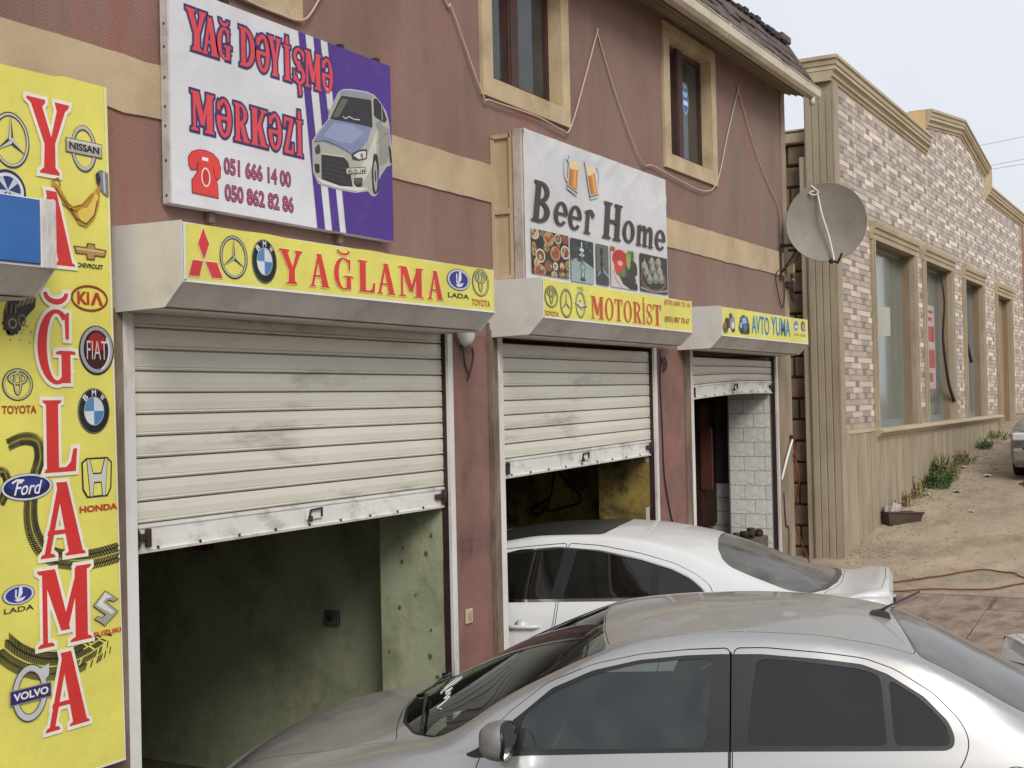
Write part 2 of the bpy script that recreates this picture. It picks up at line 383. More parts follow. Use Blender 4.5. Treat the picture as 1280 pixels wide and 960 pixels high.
# serif letters in a unit box
def serif(x0, x1, y, up=1, h=.055):
    d = h if up else -h
    return [(x0, y), (x1, y), (x1, y + d * .45), (x1 - (x1 - x0) * .16, y + d), (x0 + (x1 - x0) * .16, y + d), (x0, y + d * .45)]
def quad(xa, xb, ya, xc, xd, yb): return [(xa, ya), (xb, ya), (xd, yb), (xc, yb)]
def glyph(ch):
    S = serif; Q = quad
    if ch == 'Y': return [[(0, .97), (0, 1), (.43, 1), (.43, .96), (.36, .9), (.56, .51), (.7, .88), (.66, .97), (.66, 1), (1, 1), (.98, .95), (.9, .9), (.65, .43), (.65, .1), (.74, .04), (.74, 0), (.28, 0), (.29, .03), (.38, .08), (.40, .4), (.1, .92)]]
    if ch == 'A': return [Q(.62, .94, .04, .36, .60, 1), Q(.08, .21, .04, .40, .52, .97), Q(.15, .74, .30, .17, .72, .36), S(0, .32, 0), S(.54, 1, 0)]
    if ch == 'L': return [Q(.08, .44, .03, .08, .44, .97), S(-.02, .54, 1, 0), Q(.0, .5, 0, .04, .5, .05), [(.4, 0), (.95, 0), (1, .32), (.88, .32), (.80, .14), (.66, .065), (.4, .065)]]
    if ch == 'M': return [Q(.09, .18, .04, .09, .18, .97), Q(.08, .34, .98, .43, .60, .18), Q(.43, .56, .18, .75, .84, .98), Q(.70, .94, .04, .70, .94, .97), S(0, .30, 0), S(.60, 1.02, 0), S(0, .33, 1, 0), S(.72, 1.02, 1, 0)]
    if ch in 'GĞ':
        g = [band(.5, .5, .5, .5, .24, .055, 52, 318, 26), Q(.62, .86, .02, .62, .86, .42), [(.48, .40), (1, .40), (1, .435), (.90, .45), (.58, .45), (.48, .435)], [(.74, .60), (.83, .60), (.84, .96), (.77, .96), (.72, .88)]]
        if ch == 'Ğ': g.append(band(.5, 1.22, .33, .16, .10, .075, 180, 360, 12))
        return g
    if ch == 'O': return [band(.5, .5, .5, .51, .22, .055, 0, 182, 20), band(.5, .5, .5, .51, .22, .055, 180, 362, 20)]
    if ch == 'D': return [Q(.1, .36, .02, .1, .36, .98), band(.34, .5, .66, .5, .26, .07, -90, 90, 18), S(0, .4, 0), S(0, .4, 1, 0)]
    if ch == 'R': return [Q(.1, .34, .03, .1, .34, .97), band(.34, .73, .52, .27, .22, .05, -90, 90, 14), Q(.62, .92, .03, .36, .60, .49), S(0, .44, 0), S(.6, 1.04, 0), S(0, .4, 1, 0)]
    if ch in 'Iİ':
        g = [Q(.28, .72, .03, .28, .72, .97), S(.1, .9, 0), S(.1, .9, 1, 0)]
        if ch == 'İ': g.append([(.32, 1.06), (.68, 1.06), (.62, 1.28), (.38, 1.28)])
        return g
    if ch == 'T': return [Q(.36, .64, .03, .36, .64, .97), Q(0, 1, .94, 0, 1, 1), S(.22, .78, 0), [(0, .74), (.07, .74), (.16, .96), (0, .96)], [(.84, .96), (.93, .74), (1, .74), (1, .96)]]
    if ch in 'SŞ':
        g = [band(.5, .755, .46, .245, .2, .055, 20, 250, 16), band(.5, .255, .48, .255, .22, .055, 200, 430, 16), Q(.42, .75, .38, .22, .58, .63), Q(.04, .12, .06, .04, .12, .34), Q(.84, .91, .68, .84, .91, .95)]
        if ch == 'Ş': g += [[(.42, -.02), (.60, -.02), (.60, -.14), (.66, -.2), (.62, -.30), (.46, -.32), (.44, -.26), (.5, -.2), (.42, -.12)]]
        return g
    if ch == 'Ə': return [band(.5, .5, .5, .5, .25, .08, -180, 128, 30), Q(.04, .86, .46, .04, .86, .54), [(.04, .70), (.22, .70), (.26, .86), (.12, .92), (.04, .84)]]
    if ch == 'K': return [Q(.08, .36, .03, .08, .36, .97), Q(.30, .50, .42, .70, .86, .97), Q(.60, .92, .03, .36, .62, .58), S(0, .44, 0), S(.55, 1.02, 0), S(0, .42, 1, 0), S(.6, 1, 1, 0)]
    if ch == 'Z': return [Q(.04, .96, 0, .04, .96, .08), Q(.04, .96, .92, .04, .96, 1), Q(.04, .34, .04, .66, .96, .96), [(.04, .72), (.14, .72), (.22, .95), (.04, .95)], [(.78, .05), (.96, .05), (.96, .28), (.86, .28)]]
    if ch == 'B': return [Q(.12, .38, .02, .12, .38, .98), band(.36, .75, .50, .25, .24, .05, -90, 90, 14), band(.36, .26, .60, .27, .27, .055, -90, 90, 14), S(0, .42, 0), S(0, .42, 1, 0)]
    if ch == 'H': return [Q(.10, .34, .03, .10, .34, .97), Q(.68, .92, .03, .68, .92, .97), Q(.3, .7, .46, .3, .7, .53), S(0, .44, 0), S(.58, 1.02, 0), S(0, .44, 1, 0), S(.58, 1.02, 1, 0)]
    if ch == 'e': return [band(.5, .5, .5, .5, .26, .07, 0, 318, 28), Q(.2, .98, .47, .2, .98, .53)]
    if ch == 'o': return [band(.5, .5, .5, .5, .25, .07, 0, 182, 18), band(.5, .5, .5, .5, .25, .07, 180, 362, 18)]
    if ch == 'r': return [Q(.2, .5, .02, .2, .5, .94), band(.62, .62, .36, .38, .16, .14, 30, 175, 12), S(.05, .68, 0), [(0, .88), (.5, 1), (.5, .9), (.2, .84)], ell(.84, .80, .14, .1, 12)]
    if ch == 'm': return [Q(.06, .22, .02, .06, .22, .94), Q(.42, .58, .02, .42, .58, .75), Q(.78, .94, .02, .78, .94, .75), band(.39, .72, .19, .27, .15, .14, 0, 170, 10), band(.75, .72, .19, .27, .15, .14, 0, 170, 10), S(0, .29, 0, h=.06), S(.36, .65, 0, h=.06), S(.72, 1, 0, h=.06), [(0, .9), (.2, 1), (.2, .9)]]
    return []
def letter(art, ch, x0, z0, x1, z1, c, layer=2, outline=None, shear=0., grow=0.):
    w, h = x1 - x0, z1 - z0
    ps = [[(x0 + p[0] * w + shear * p[1] * h, z0 + p[1] * h) for p in g] for g in glyph(ch)]
    if outline:
        for p in ps: art.poly(offset_poly(p, outline[1]), outline[0], layer)
        layer += 1
    for p in ps: art.poly(offset_poly(p, grow) if grow else p, c, layer)
def word(root, y, txt, x0, x1, z0, z1, c, layer=2, outline=None, gap=.12, shear=0., grow=0., name='letter', widths=None):
    W = {'M': 1.4, 'İ': .5, 'I': .5, 'L': .85, 'm': 1.5, 'r': .85, 'e': .85, 'o': .85, ' ': .55}
    tot = sum(W.get(ch, 1.) for ch in txt) + gap * (len(txt) - 1); u = (x1 - x0) / tot; x = x0
    for ch in txt:
        w = W.get(ch, 1.) * u
        if ch != ' ':
            a = Art(root, y); hh = z1
            letter(a, ch, x, z0, x + w, hh, c, layer, outline, shear, grow); a.build(name)
        x += w + gap * u
# ------------------------------------------------------------------ shared materials
M_stucco = mat('mauve_stucco', '8f7268', '7d6359', 1.0, .92, .45, 90, dirt='985850', dscale=1.3, damt=.5, drange=(.50, .7), stretch=(1.6, 1, .3), grad=(1.0, 8.5, '807065', .8), dirt2=('5c4a44', .75, .55, (.46, .74), (1.2, 1, .6)))
M_stucco_low = mat('mauve_stucco_dirty', '8a675f', '70544c', 2.2, .9, .45, 70, dirt='3c2c29', dscale=2.3, damt=.8, drange=(.54, .70), stretch=(1, 1, .8), dirt2=('8a4f48', 1.6, .35, (.48, .68), (2, 1, .4)))
M_band = mat('cream_stucco', 'bda98b', 'ad997c', 2.0, .92, .2, 80, dirt='8a7560', dscale=1.5, damt=.5)
M_surr = mat('sand_stucco', 'c3b090', 'b09c7d', 3.0, .92, .5, 80, dirt='7d6a52', dscale=2.5, damt=.5)
M_tin = mat('painted_tin', 'd6d4cf', 'c8c5bf', 1.6, .5, .08, 20, dirt='8a8378', dscale=2.2, damt=.55, drange=(.5, .75))
M_slat = mat('shutter_slat_paint', 'd3d1c6', 'c5c2b5', 1.2, .42, .05, 15, dirt='746c5f', dscale=3.4, damt=.7, drange=(.54, .74), stretch=(.35, 1, 1.6), objvar=.035)
M_rail = mat('shutter_rail_paint', 'dcdbd7', 'cccac4', 2.5, .45, .12, 30, dirt='6b6057', dscale=6., damt=.75, drange=(.50, .70), stretch=(.6, 1, 1))
M_guide = mat('white_guide', 'd6d5d2', 'bfbcb7', 3., .5, .1, 30, dirt='7d7268', dscale=6., damt=.7, drange=(.55, .7), stretch=(1, 1, .3))
M_jamb = mat('brown_jamb', '7d6c5c', '5d4d42', 4., .8, .3, 60, stretch=(1, 1, .3), dirt='b0a592', dscale=5, damt=.4)
M_dark = mat('dark_recess', '2a2422', rough=.9)
M_rust = mat('rusty_iron', '4a3a33', '2e2522', 12, .8, .4, 80, metal=.3)
M_brownframe = mat('brown_window_frame', '4a2a20', '38211a', 5, .6, .05, 40)
M_green = mat('green_garage_paint', 'a5aa8e', '969b80', 1.0, .6, .25, 10, dirt='55593f', dscale=2.2, damt=.6, drange=(.46, .70), dirt2=('c2bf94', 3.1, .4, (.52, .68), (1, 1, .7)))
M_yellow_int = mat('ochre_garage_paint', '94803c', '6f6132', 2.5, .8, .4, 20, dirt='2a2414', dscale=4., damt=.85, drange=(.46, .62))
M_grey_int = mat('grey_render', '6a6660', '55514c', 2, .9, .3, 30)
M_concrete = mat('floor_concrete', '6d655c', '5a534b', 1.2, .95, .4, 30, dirt='2f2a26', dscale=1.3, damt=.7)
M_tile_w = mat('white_wall_tile', 'dadad5', 'cacac5', 5, .35, .05, 20, dirt='77736b', dscale=6, damt=.5, objvar=.06)
M_cable = mat('pale_cable', 'b9a69a', rough=.6)
M_cable_d = mat('dark_cable', '2b2422', rough=.6)
M_white_pl = mat('white_plastic', 'd9d9da', rough=.35)
M_pane = glass_mat('window_pane', (.82, .84, .84), .02, .10)
M_curtain = mat('pale_curtain', 'd0c8bf', 'b8b0a7', 3, .9, .4, 12, stretch=(9, 1, .3))

# ------------------------------------------------------------------ the two-storey house
house = thing('garage_house', 'two-storey mauve stucco house with a cream band and a row of shuttered garages', 'building', (7.3, 0, 0))
BAYS = [(.95, 3.66), (4.64, 7.60), (8.35, 11.27), (12.25, 15.0)]
WINS = [(4.74, 5.90, 4.89, 6.04), (8.30, 9.45, 4.89, 6.04), (11.81, 12.98, 4.88, 6.06)]
holes = [(a, b, 0, 2.95) for a, b in BAYS] + WINS
wall(MB(), -1.2, 15.6, 2.95, 6.32, 0, .57, holes).build('upper_wall', M_stucco, house)
for a, c in zip([-1.2] + [q[1] for q in BAYS], [q[0] for q in BAYS] + [15.6]): MB().box(a, c, 0, .57, -.4, 2.95).build('garage_pier', M_stucco_low, house)
b = MB(); rb = random.Random(12)
n = 120; xs_ = [-1.2 + (15.44 + 1.2) * i / n for i in range(n + 1)]; jit = lambda k=1.: rb.gauss(0, .0022) * k + (rb.uniform(-.015, .0) if rb.random() < .06 else 0)
up = [(x, 4.243 - .011 * (x + 1.2) / 16.6 + jit()) for x in xs_]; lo = [(x, 3.965 - .02 * (x + 1.2) / 16.6 + jit()) for x in xs_]
vs = [(x, y, z) for (x, z) in up for y in (-.012, 0)] + [(x, y, z) for (x, z) in lo for y in (-.012, 0)]; o_ = 2 * (n + 1)
b.add(vs, [f for i in range(n) for f in ((2 * i, 2 * i + 2, o_ + 2 * i + 2, o_ + 2 * i), (2 * i, 2 * i + 1, 2 * i + 3, 2 * i + 2), (o_ + 2 * i, o_ + 2 * i + 2, o_ + 2 * i + 3, o_ + 2 * i + 1))] + [(0, o_, o_ + 1, 1), (2 * n, 2 * n + 1, o_ + 2 * n + 1, o_ + 2 * n)])
b.build('cream_band', M_band, house)
MB().box(15.44, 15.602, -.016, .3, -.3, 6.26).build('corner_trim', mat('grey_sand_stucco', 'a1917a', '8d7d68', 2, .92, .4, 70, stretch=(1, 1, .4), dirt='6d5f50', dscale=2., damt=.5), house)
b = MB(); b.box(15.3, 15.6, .57, 7.2, -.4, 6.32); b.box(-1.2, -.9, .57, 7.2, -.4, 6.32); b.box(-1.2, 15.6, 6.9, 7.2, -.4, 6.319); b.build('side_wall', M_stucco, house)
b = MB(); b.box(-.9, 15.3, .57, 6.9, 3.12, 3.3); b.build('floor_slab', M_grey_int, house)
# windows
for wi, (a, c, z0, z1) in enumerate(WINS):
    w = MB()
    wall(w, a - .15, c + .14, z0 - .145, z1 + .12, -.028, .02, [(a + .003, c - .003, z0 + .003, z1 - .003)])
    w.box(a - .001, c + .001, .0, .13, z0 - .01, z0 + .012); 
    fr = w.build('window_surround', M_surr, house)
    w = MB(); w.box(c - .014, c - .003, .021, .089, z0, z1); w.box(a + .003, a + .014, .021, .089, z0, z1); w.box(a + .015, c - .015, .021, .089, z1 - .014, z1 - .003); w.build('reveal', M_surr, house)
    w = MB(); y0, y1 = .09, .14
    wall(w, a + .001, c - .001, z0 + .012, z1, y0, y1, [(a + .05, a + .40, z0 + .07, z1 - .06), (a + .60, c - .05, z0 + .07, z1 - .06)])
    w.box(a + .42, a + .58, y0 - .02, y0, z0 + .014, z1 - .002)
    w.box(a + .45, a + .465, y0 - .026, y0 - .02, z0 + .02, z1 - .01)
    w.build('window_frame', M_brownframe, house)
    g = MB().box(a + .04, a + .41, .11, .117, z0 + .06, z1 - .05).build('window_pane', M_pane, house)
    g = MB().box(a + .59, c - .04, .11, .117, z0 + .06, z1 - .05).build('window_pane', M_pane, house)
    # curtain behind as soft folds
    w = MB(); n = 26
    def curtain(xa, xb, mt, yb):
        vs = []; N = 24
        for k in range(N + 1):
            x = xa + (xb - xa) * k / N; y = yb + .012 * math.sin(k * 1.5 + wi)
            vs += [(x, y, z0 + .02), (x, y, z1 - .01)]
        w.add(vs, [(2 * k, 2 * k + 2, 2 * k + 3, 2 * k + 1) for k in range(N)], mt, True)
    curtain(a + .02, a + .42, M_curtain, .16); curtain(a + .50, a + .98, M_curtain, .16)
    w.box(a + .98, c - .01, .165, .185, z0 + .01, z1 - .01, mat('brown_blind', '4a3527', '3a291e', 3, .7, .2, 30, stretch=(1, 1, .2)))
    w.build('curtain', None, house)
    if wi == 2:
        st = Art(house, .108, .0006); cx, cz = 12.56, 5.58
        st.disk(cx, cz, .085, .15, '8fb9de', 1).disk(cx, cz, .073, .13, '2f6fb5', 2)
        st.text('BBF', cx - .055, cz + .03, cx + .055, cz + .085, 'e6eef6', 3, bold=.02).rect(cx - .06, cz - .055, cx + .06, cz - .005, 'dfe9f2', 3)
        st.build('window_sticker')
# dark rooms behind the windows
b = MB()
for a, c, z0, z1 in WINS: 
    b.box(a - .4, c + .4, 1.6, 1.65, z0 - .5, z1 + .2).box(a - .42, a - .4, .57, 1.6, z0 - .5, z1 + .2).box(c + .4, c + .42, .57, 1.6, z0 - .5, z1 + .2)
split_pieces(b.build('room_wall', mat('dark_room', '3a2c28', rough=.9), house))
# rear sheet behind surround holes
# eaves: soffit, fascia, gutter
M_soffit = mat('wooden_soffit', '9c8c72', '85765f', 2.5, .8, .25, 30, stretch=(.2, 1, 1), dirt='5e5342', dscale=3, damt=.5)
M_gutter = mat('cream_gutter', 'cfc6b2', 'b9ae98', 3, .45, .06, 30, dirt='7b7260', dscale=5, damt=.5, stretch=(.4, 1, 1))
b = MB(); b.prism([(.0, 6.245), (-.33, 6.16), (-.33, 6.19), (.0, 6.275)], 0, -1.4, 15.62)
so = b.build('soffit', M_soffit, house)
b = MB()
for k in range(3): b.box(-1.4, 15.62, -.085 - k * .085, -.078 - k * .085, 6.208 - k * .0218, 6.232 - k * .0218)
b.build('soffit_batten', M_soffit, house)
MB().box(-1.4, 15.62, -.355, -.33, 6.13, 6.29).build('fascia', M_gutter, house)
b = MB(); prof = [(-.356, 6.14), (-.37, 6.12), (-.42, 6.115), (-.455, 6.15), (-.465, 6.235), (-.475, 6.238), (-.475, 6.245), (-.455, 6.245), (-.448, 6.16), (-.42, 6.128), (-.372, 6.132), (-.36, 6.15)]
b.prism(prof, 0, -1.4, 15.66); b.prism([(p[0], p[1]) for p in [(-.356, 6.24), (-.356, 6.13), (-.42, 6.115), (-.465, 6.16), (-.465, 6.24)]], 0, 15.66, 15.668)
b.prism([(-.358, 6.136), (-.37, 6.112), (-.42, 6.107), (-.462, 6.146), (-.474, 6.236), (-.482, 6.25), (-.452, 6.25)], 0, 12.35, 12.39)
b.build('gutter', M_gutter, house)
MB().tube([(15.5, -.40, 6.12), (15.5, -.40, 6.03)], .035, 12, M_tin).build('downpipe_stub', None, house)
# mansard strip of shingles
M_shingle = mat('roof_shingle', '5e504c', '4a3f3c', 6, .75, .5, 50, objvar=.22)
b = MB(); P0, P1 = (-.37, 6.27), (-.02, 6.85)
b.prism([P0, P1, (.5, 6.85), (.5, 6.27)], 0, -1.4, 15.6); b.prism([(.5, 6.85), (-.02, 6.85), (3.4, 7.9), (6.9, 6.9), (6.9, 6.3), (.5, 6.3)], 0, -1.4, 14.0)
b.build('roof_deck', mat('roof_deck', '4b403d', rough=.9), house)
me = MB().bbox(0, .34, -.0, .028, 0, .215, .006).build('shingle_proto', M_shingle); tile_mesh = me.data; bpy.data.objects.remove(me)
tilt = math.atan2(P1[0] - P0[0], P1[1] - P0[1]); Ls = math.hypot(P1[0] - P0[0], P1[1] - P0[1])
for r_ in range(4):
    for k in range(19):
        x = 15.58 - .36 * (k + 1) + (.17 if r_ % 2 else 0) + rnd.uniform(-.012, .012)
        if x + .34 > 15.66: x -= .05
        s_ = r_ * .175 - .03; f = s_ / Ls
        inst(tile_mesh, 'shingle', house, (x, P0[0] + (P1[0] - P0[0]) * f - .035 - rnd.uniform(0, .012), P0[1] + (P1[1] - P0[1]) * f + rnd.uniform(-.01, .01)), (1, 1, 1), (-tilt - rnd.uniform(.03, .12), 0, rnd.uniform(-.02, .02)))
b = MB()
for k in range(44):      # ragged ridge caps along the top edge
    x = 15.55 - k * .2; h = rnd.uniform(.015, .07)
    b.bbox(x - .13, x, -.06 - rnd.uniform(0, .03), .05, 6.85, 6.87 + h, .008)
b.build('ridge_cap', mat('ridge_cap_dark', '38302e', '2a2423', 8, .8, .5, 60), house)['kind'] = 'stuff'
b = MB(); b.tube([(15.6, -.38, 6.30), (15.62, -.03, 6.88)], .03, 8); b.bbox(15.38, 15.72, -.09, .06, 6.87, 6.96, .01); b.build('hip_cap', MATS['roof_shingle'], house)

# ------------------------------------------------------------------ garage interiors (parts of the house)
def room(i, x0, x1, mt_wall, depth=5.0, fz=0.):
    a, c = BAYS[i]
    b = MB(); b.box(x0 - .06, x0, .57, depth, fz - .05, 3.12); b.box(x1, x1 + .06, .57, depth, fz - .05, 3.12); b.box(x0, x1, depth, depth + .05, fz - .05, 3.12)
    b.build('garage_wall', mt_wall, house)
    MB().box(x0, x1, .03, depth if fz == 0 else .60, -.5, .012).build('garage_floor', M_concrete, house)
    if fz < 0: MB().box(x0, x1, .60, depth, fz - .05, fz).build('garage_floor', M_concrete, house)
    b = MB(); b.box(a - .006, a, .06, .572, 0, 2.945, mt_wall); b.box(c, c + .006, .06, .572, 0, 2.945, mt_wall) if False else None
    return b
def jamb_lining(i, mt):
    a, c = BAYS[i]; b = MB(); n = 14
    for k in range(n):
        z0, z1 = 2.94 * k / n, 2.94 * (k + 1) / n
        b.add([(c - .008 - .004 * math.sin(k), .054, z0), (c - .008 - .004 * math.sin(k + 1), .054, z1), (c - .012, .59, z1), (c - .012, .59, z0)], [(0, 1, 2, 3)])
    b.box(c - .012, c + .3, .571, .592, 0, 2.94); b.box(a - .3, a + .01, .571, .592, 0, 2.94); b.box(a - .001, a + .01, .05, .571, 0, 2.94)
    split_pieces(b.build('pier_lining', mt, house))
room(1, 4.2, 7.97, M_green, 4.6, -.5); jamb_lining(1, M_green)
room(2, 8.05, 11.62, M_yellow_int, 5.0); jamb_lining(2, M_yellow_int)
room(3, 11.9, 15.25, mat('dim_back_wall', '4c4640', '3a3531', 2, .8, .2, 30), 4.2); jamb_lining(3, M_grey_int)
# paint blotches, chips, socket on green wall
b = MB(); b.bbox(7.93, 7.968, 1.245, 1.38, .765, .88, .008); b.build('socket_box', mat('grey_socket', '55574c', '2f302b', 8, .8, .2, 40), house)
MB().bbox(7.915, 7.932, 1.285, 1.34, .80, .85, .006).build('socket_hole', M_dark, house)
MB().bbox(7.90, 7.965, 2.52, 2.71, 1.30, 1.42, .01).build('red_box', mat('dull_red', '7a1c22', rough=.5), house)
# rough chips on the green pier
b = MB()
for k in range(14):
    y, z = rnd.uniform(.1, .55), rnd.uniform(.4, 1.75); r = rnd.uniform(.003, .02)
    b.add([(7.585 - .001, y + r * math.cos(t) * rnd.uniform(.6, 1.3), z + r * math.sin(t) * rnd.uniform(.6, 1.6)) for t in [k2 * math.pi / 4 for k2 in range(8)]], [tuple(range(8))])
b.build('paint_chip', mat('bare_plaster', '55584a', rough=.9), house)['kind'] = 'stuff'
# white tile block in the third bay, tiles as pieces
me = MB().bbox(-.004, .0, 0, 1, 0, 1, .002).build('wt', M_tile_w); wt = me.data; bpy.data.objects.remove(me)
M_grout = mat('tile_grout', '6f6d68', rough=.9)
MB().box(14.965, 14.985, .05, .60, 0, 2.945).build('tile_bed', M_grout, house)
rowh = .174
for r_ in range(17):
    ys = [.06, .27, .585] if r_ % 2 == 0 else [.06, .14, .40, .585]
    for y0, y1 in zip(ys[:-1], ys[1:]):
        o = inst(wt, 'wall_tile', house, (14.965 - rnd.uniform(0, .002), y0 + .003, r_ * rowh + .002), (1.5, y1 - y0 - .006, min(rowh, 2.94 - r_ * rowh) - .005))
b = MB()
for r_ in range(8):
    for k in range(9): b.bbox(15.236, 15.249, .62 + k * .4, 1.01 + k * .4, r_ * .174, r_ * .174 + .168, .003)
b.build('side_tile', M_tile_w, house)['kind'] = 'stuff'

# bay 2: looped cable hanging from a hook
t = thing('cable_loop', 'black cable looped on the ochre wall inside the middle garage', 'cable', (11.58, 1.2, 1.35))
b = MB(); P = [(11.58, 1.234, 1.95), (11.56, 1.235, 1.70), (11.57, 1.29, 1.47), (11.56, 1.33, 1.36), (11.55, 1.22, 1.36), (11.56, 1.08, 1.40), (11.56, .95, 1.435), (11.55, .93, 1.50), (11.57, 1.05, 1.60), (11.56, 1.16, 1.72), (11.58, 1.22, 1.85)]
def spline(P, n=6):
    P = [Vector(p) for p in P]; out = []
    for i in range(len(P) - 1):
        a, b_, c, d = P[max(i - 1, 0)], P[i], P[i + 1], P[min(i + 2, len(P) - 1)]
        for k in range(n):
            t_ = k / n; out.append(.5 * ((2 * b_) + (c - a) * t_ + (2 * a - 5 * b_ + 4 * c - d) * t_ ** 2 + (-a + 3 * b_ - 3 * c + d) * t_ ** 3))
    return out + [P[-1]]
b.tube(spline(P), .012, 6, M_cable_d); b.build('cable', None, t)
b = MB(); b.tube([(11.6, 1.235, 1.97), (11.55, 1.235, 1.97), (11.53, 1.235, 1.94)], .008, 6, M_rust); b.tube(spline([(11.57, 1.30, 1.47), (11.56, 1.42, 1.40), (11.57, 1.50, 1.36), (11.56, 1.42, 1.30), (11.56, 1.35, 1.38)]), .014, 6, M_cable_d); b.build('hook', None, t)
# bay 2: shelf with a red and white oil can behind the white car
t = thing('workbench', 'dim steel workbench inside the middle garage behind the white car', 'workbench', (11.25, 1.0, 0))
b = MB(); b.bbox(10.9, 11.55, .72, 1.6, 1.08, 1.12); b.build('bench_top', M_rust, t)
for x, y in ((10.95, .77), (11.5, .77), (10.95, 1.55), (11.5, 1.55)): MB().box(x - .02, x + .02, y - .02, y + .02, 0, 1.08).build('leg', M_rust, t)
t = thing('oil_tray', 'red and clear plastic bottle lying on the bench behind the white car roof', 'bottle', (11.25, .85, 1.12))
b = MB(); b.lathe([(0, -.16), (.04, -.155), (.05, -.1), (.05, .08), (.02, .13), (.02, .16), (0, .161)], (11.22, .86, 1.18), 1, 14, mat('clear_plastic', 'a9b0b2', rough=.2)); b.build('bottle_body', None, t)
MB().bbox(11.16, 11.28, .83, .93, 1.215, 1.25, .01).build('red_cap', mat('red_plastic', 'b01d1f', rough=.4), t)
# bay 3: cupboard and clutter
t = thing('wooden_cupboard', 'tall dark brown cupboard in the shadow of the far garage', 'cupboard', (14.9, 1.0, 0))
b = MB(); b.box(14.7, 15.2, .85, 1.35, .9, 2.4, mat('dark_brown_wood', '3a221b', '2a1813', 3, .5, .2, 20, stretch=(1, 1, .2))); b.build('carcass', None, t)
MB().bbox(14.68, 14.70, .70, .86, 1.35, 2.1, .006).build('door', mat('red_brown_board', '5b3227', '47261e', 3, .6, .2, 30, stretch=(1, 1, .2)), t)
t = thing('parts_box', 'small pile of greasy car parts on the wall ledge beside the white tiles', 'car parts', (14.3, .3, .8))
b = MB(); b.bbox(13.9, 14.9, .1, .5, .0, .80, .01, M_concrete); b.build('ledge', None, t)
for k in range(7):
    b = MB(); x = 13.95 + k * .13; b.lathe([(0, -.03), (.05, -.03), (.05, .03), (.02, .035), (0, .035)], (x, .16 + .05 * (k % 2), .84 + .02 * (k % 3)), k % 3, 10, M_rust); b.build('machine_part', None, t)

# ------------------------------------------------------------------ roller shutters
def shutter(i, z_l, z_r, label, sag=0., slat_h=.111, top=2.945):
    a, c = BAYS[i]; x0, x1 = a + .012, c - .012
    t = thing('roller_shutter', label, 'roller shutter', (a, .1, 0), 'roller shutters over the garage bays')
    bar = .15; n = int(math.ceil((top - max(z_l, z_r) - bar) / slat_h)); NX = 14
    def zb(x): f = (x - x0) / (x1 - x0); return z_l + (z_r - z_l) * f + sag * math.sin(math.pi * f)
    def strip(zlo, zhi, prof, name, mt):      # prof: (t 0..1 up, y)
        vs = []; fs = []; m_ = len(prof)
        for k in range(NX + 1):
            x = x0 + (x1 - x0) * k / NX; l, h = zlo(x), zhi(x)
            for tt, y in prof: vs.append((x, .05 + y, l + (h - l) * tt))
        for k in range(NX):
            for j in range(m_ - 1): fs.append((k * m_ + j, (k + 1) * m_ + j, (k + 1) * m_ + j + 1, k * m_ + j + 1))
        mb = MB(); mb.add(vs, fs, None, False); return mb.build(name, mt, t)
    P = [(0, .016), (.02, .0), (.035, -.014), (.10, -.019), (.15, -.018), (.17, -.009), (.21, -.013), (.55, -.0165), (.92, -.014), (.955, -.008), (.965, .014), (1., .016)]
    for k in range(n):
        off = bar + k * slat_h
        def lo(x, o=off, k=k): return zb(x) * (1 - 0 if sag == 0 else 1) - (sag * math.sin(math.pi * (x - x0) / (x1 - x0)) * (k / max(1, n)) if sag else 0) - ((z_r - z_l) * ((x - x0) / (x1 - x0)) * (k / n)) + o
        def hi(x, o=off + slat_h, k=k + 1): return min(top + .04, zb(x) - (sag * math.sin(math.pi * (x - x0) / (x1 - x0)) * (k / max(1, n)) if sag else 0) - ((z_r - z_l) * ((x - x0) / (x1 - x0)) * (k / n)) + o)
        strip(lo, hi, P, 'slat', M_slat)
    R = [(0, .02), (0, -.022), (.10, -.026), (.14, -.014), (.80, -.016), (.86, -.022), (.96, -.022), (1, .012)]
    strip(zb, lambda x: zb(x) + bar, R, 'bottom_rail', M_rail)
    for xg, s_ in ((a, 1), (c, -1)):
        g = MB(); g.box(xg - .062 if s_ > 0 else xg - .012, xg + .012 if s_ > 0 else xg + .05, -.022, .0, -.0, top)
        if s_ > 0 or i == 2: g.box(xg + (-.004 if s_ > 0 else -.010), xg + (.010 if s_ > 0 else .004), .062, .10, 0, top - .002)
        g.build('guide_rail', M_guide, t)
    # lock in the middle and latches at the ends, bolts
    xm = (a + c) / 2
    b = MB(); zc = zb(xm) + .085
    b.bbox(xm - .075, xm + .075, .018, .032, zc - .035, zc + .03, .006); b.build('lock_plate', M_rail, t)
    b = MB(); b.tube([(xm - .06, .015, zc - .03), (xm - .055, .005, zc + .025), (xm + .05, .005, zc + .03), (xm + .06, .015, zc - .02)], .007, 6); b.bbox(xm - .07, xm - .04, .0, .02, zc - .045, zc - .01, .004); b.build('lock_handle', M_rust, t)
    for xe, s_ in ((x0 + .07, 1), (x1 - .07, -1)):
        b = MB(); ze = zb(xe) + .08
        b.bbox(xe - .06, xe + .05, .008, .03, ze - .015, ze + .02, .004); b.tube([(xe - .05 * s_, .005, ze + .05), (xe - .02 * s_, .0, ze), (xe - .055 * s_, .002, ze - .06)], .009, 6); b.bbox(xe + .02, xe + .05, .0, .025, ze - .05, ze + .045, .004)
        b.build('latch', M_rust if s_ < 0 else M_rust, t)
    # bolt heads and small scars
    b = MB()
    for k in range(9):
        x = x0 + (x1 - x0) * (k + .6) / 9.5; b.bbox(x - .008, x + .008, .022, .03, zb(x) + .012, zb(x) + .03, .002)
    split_pieces(b.build('rivet', M_rust, t))
    return t
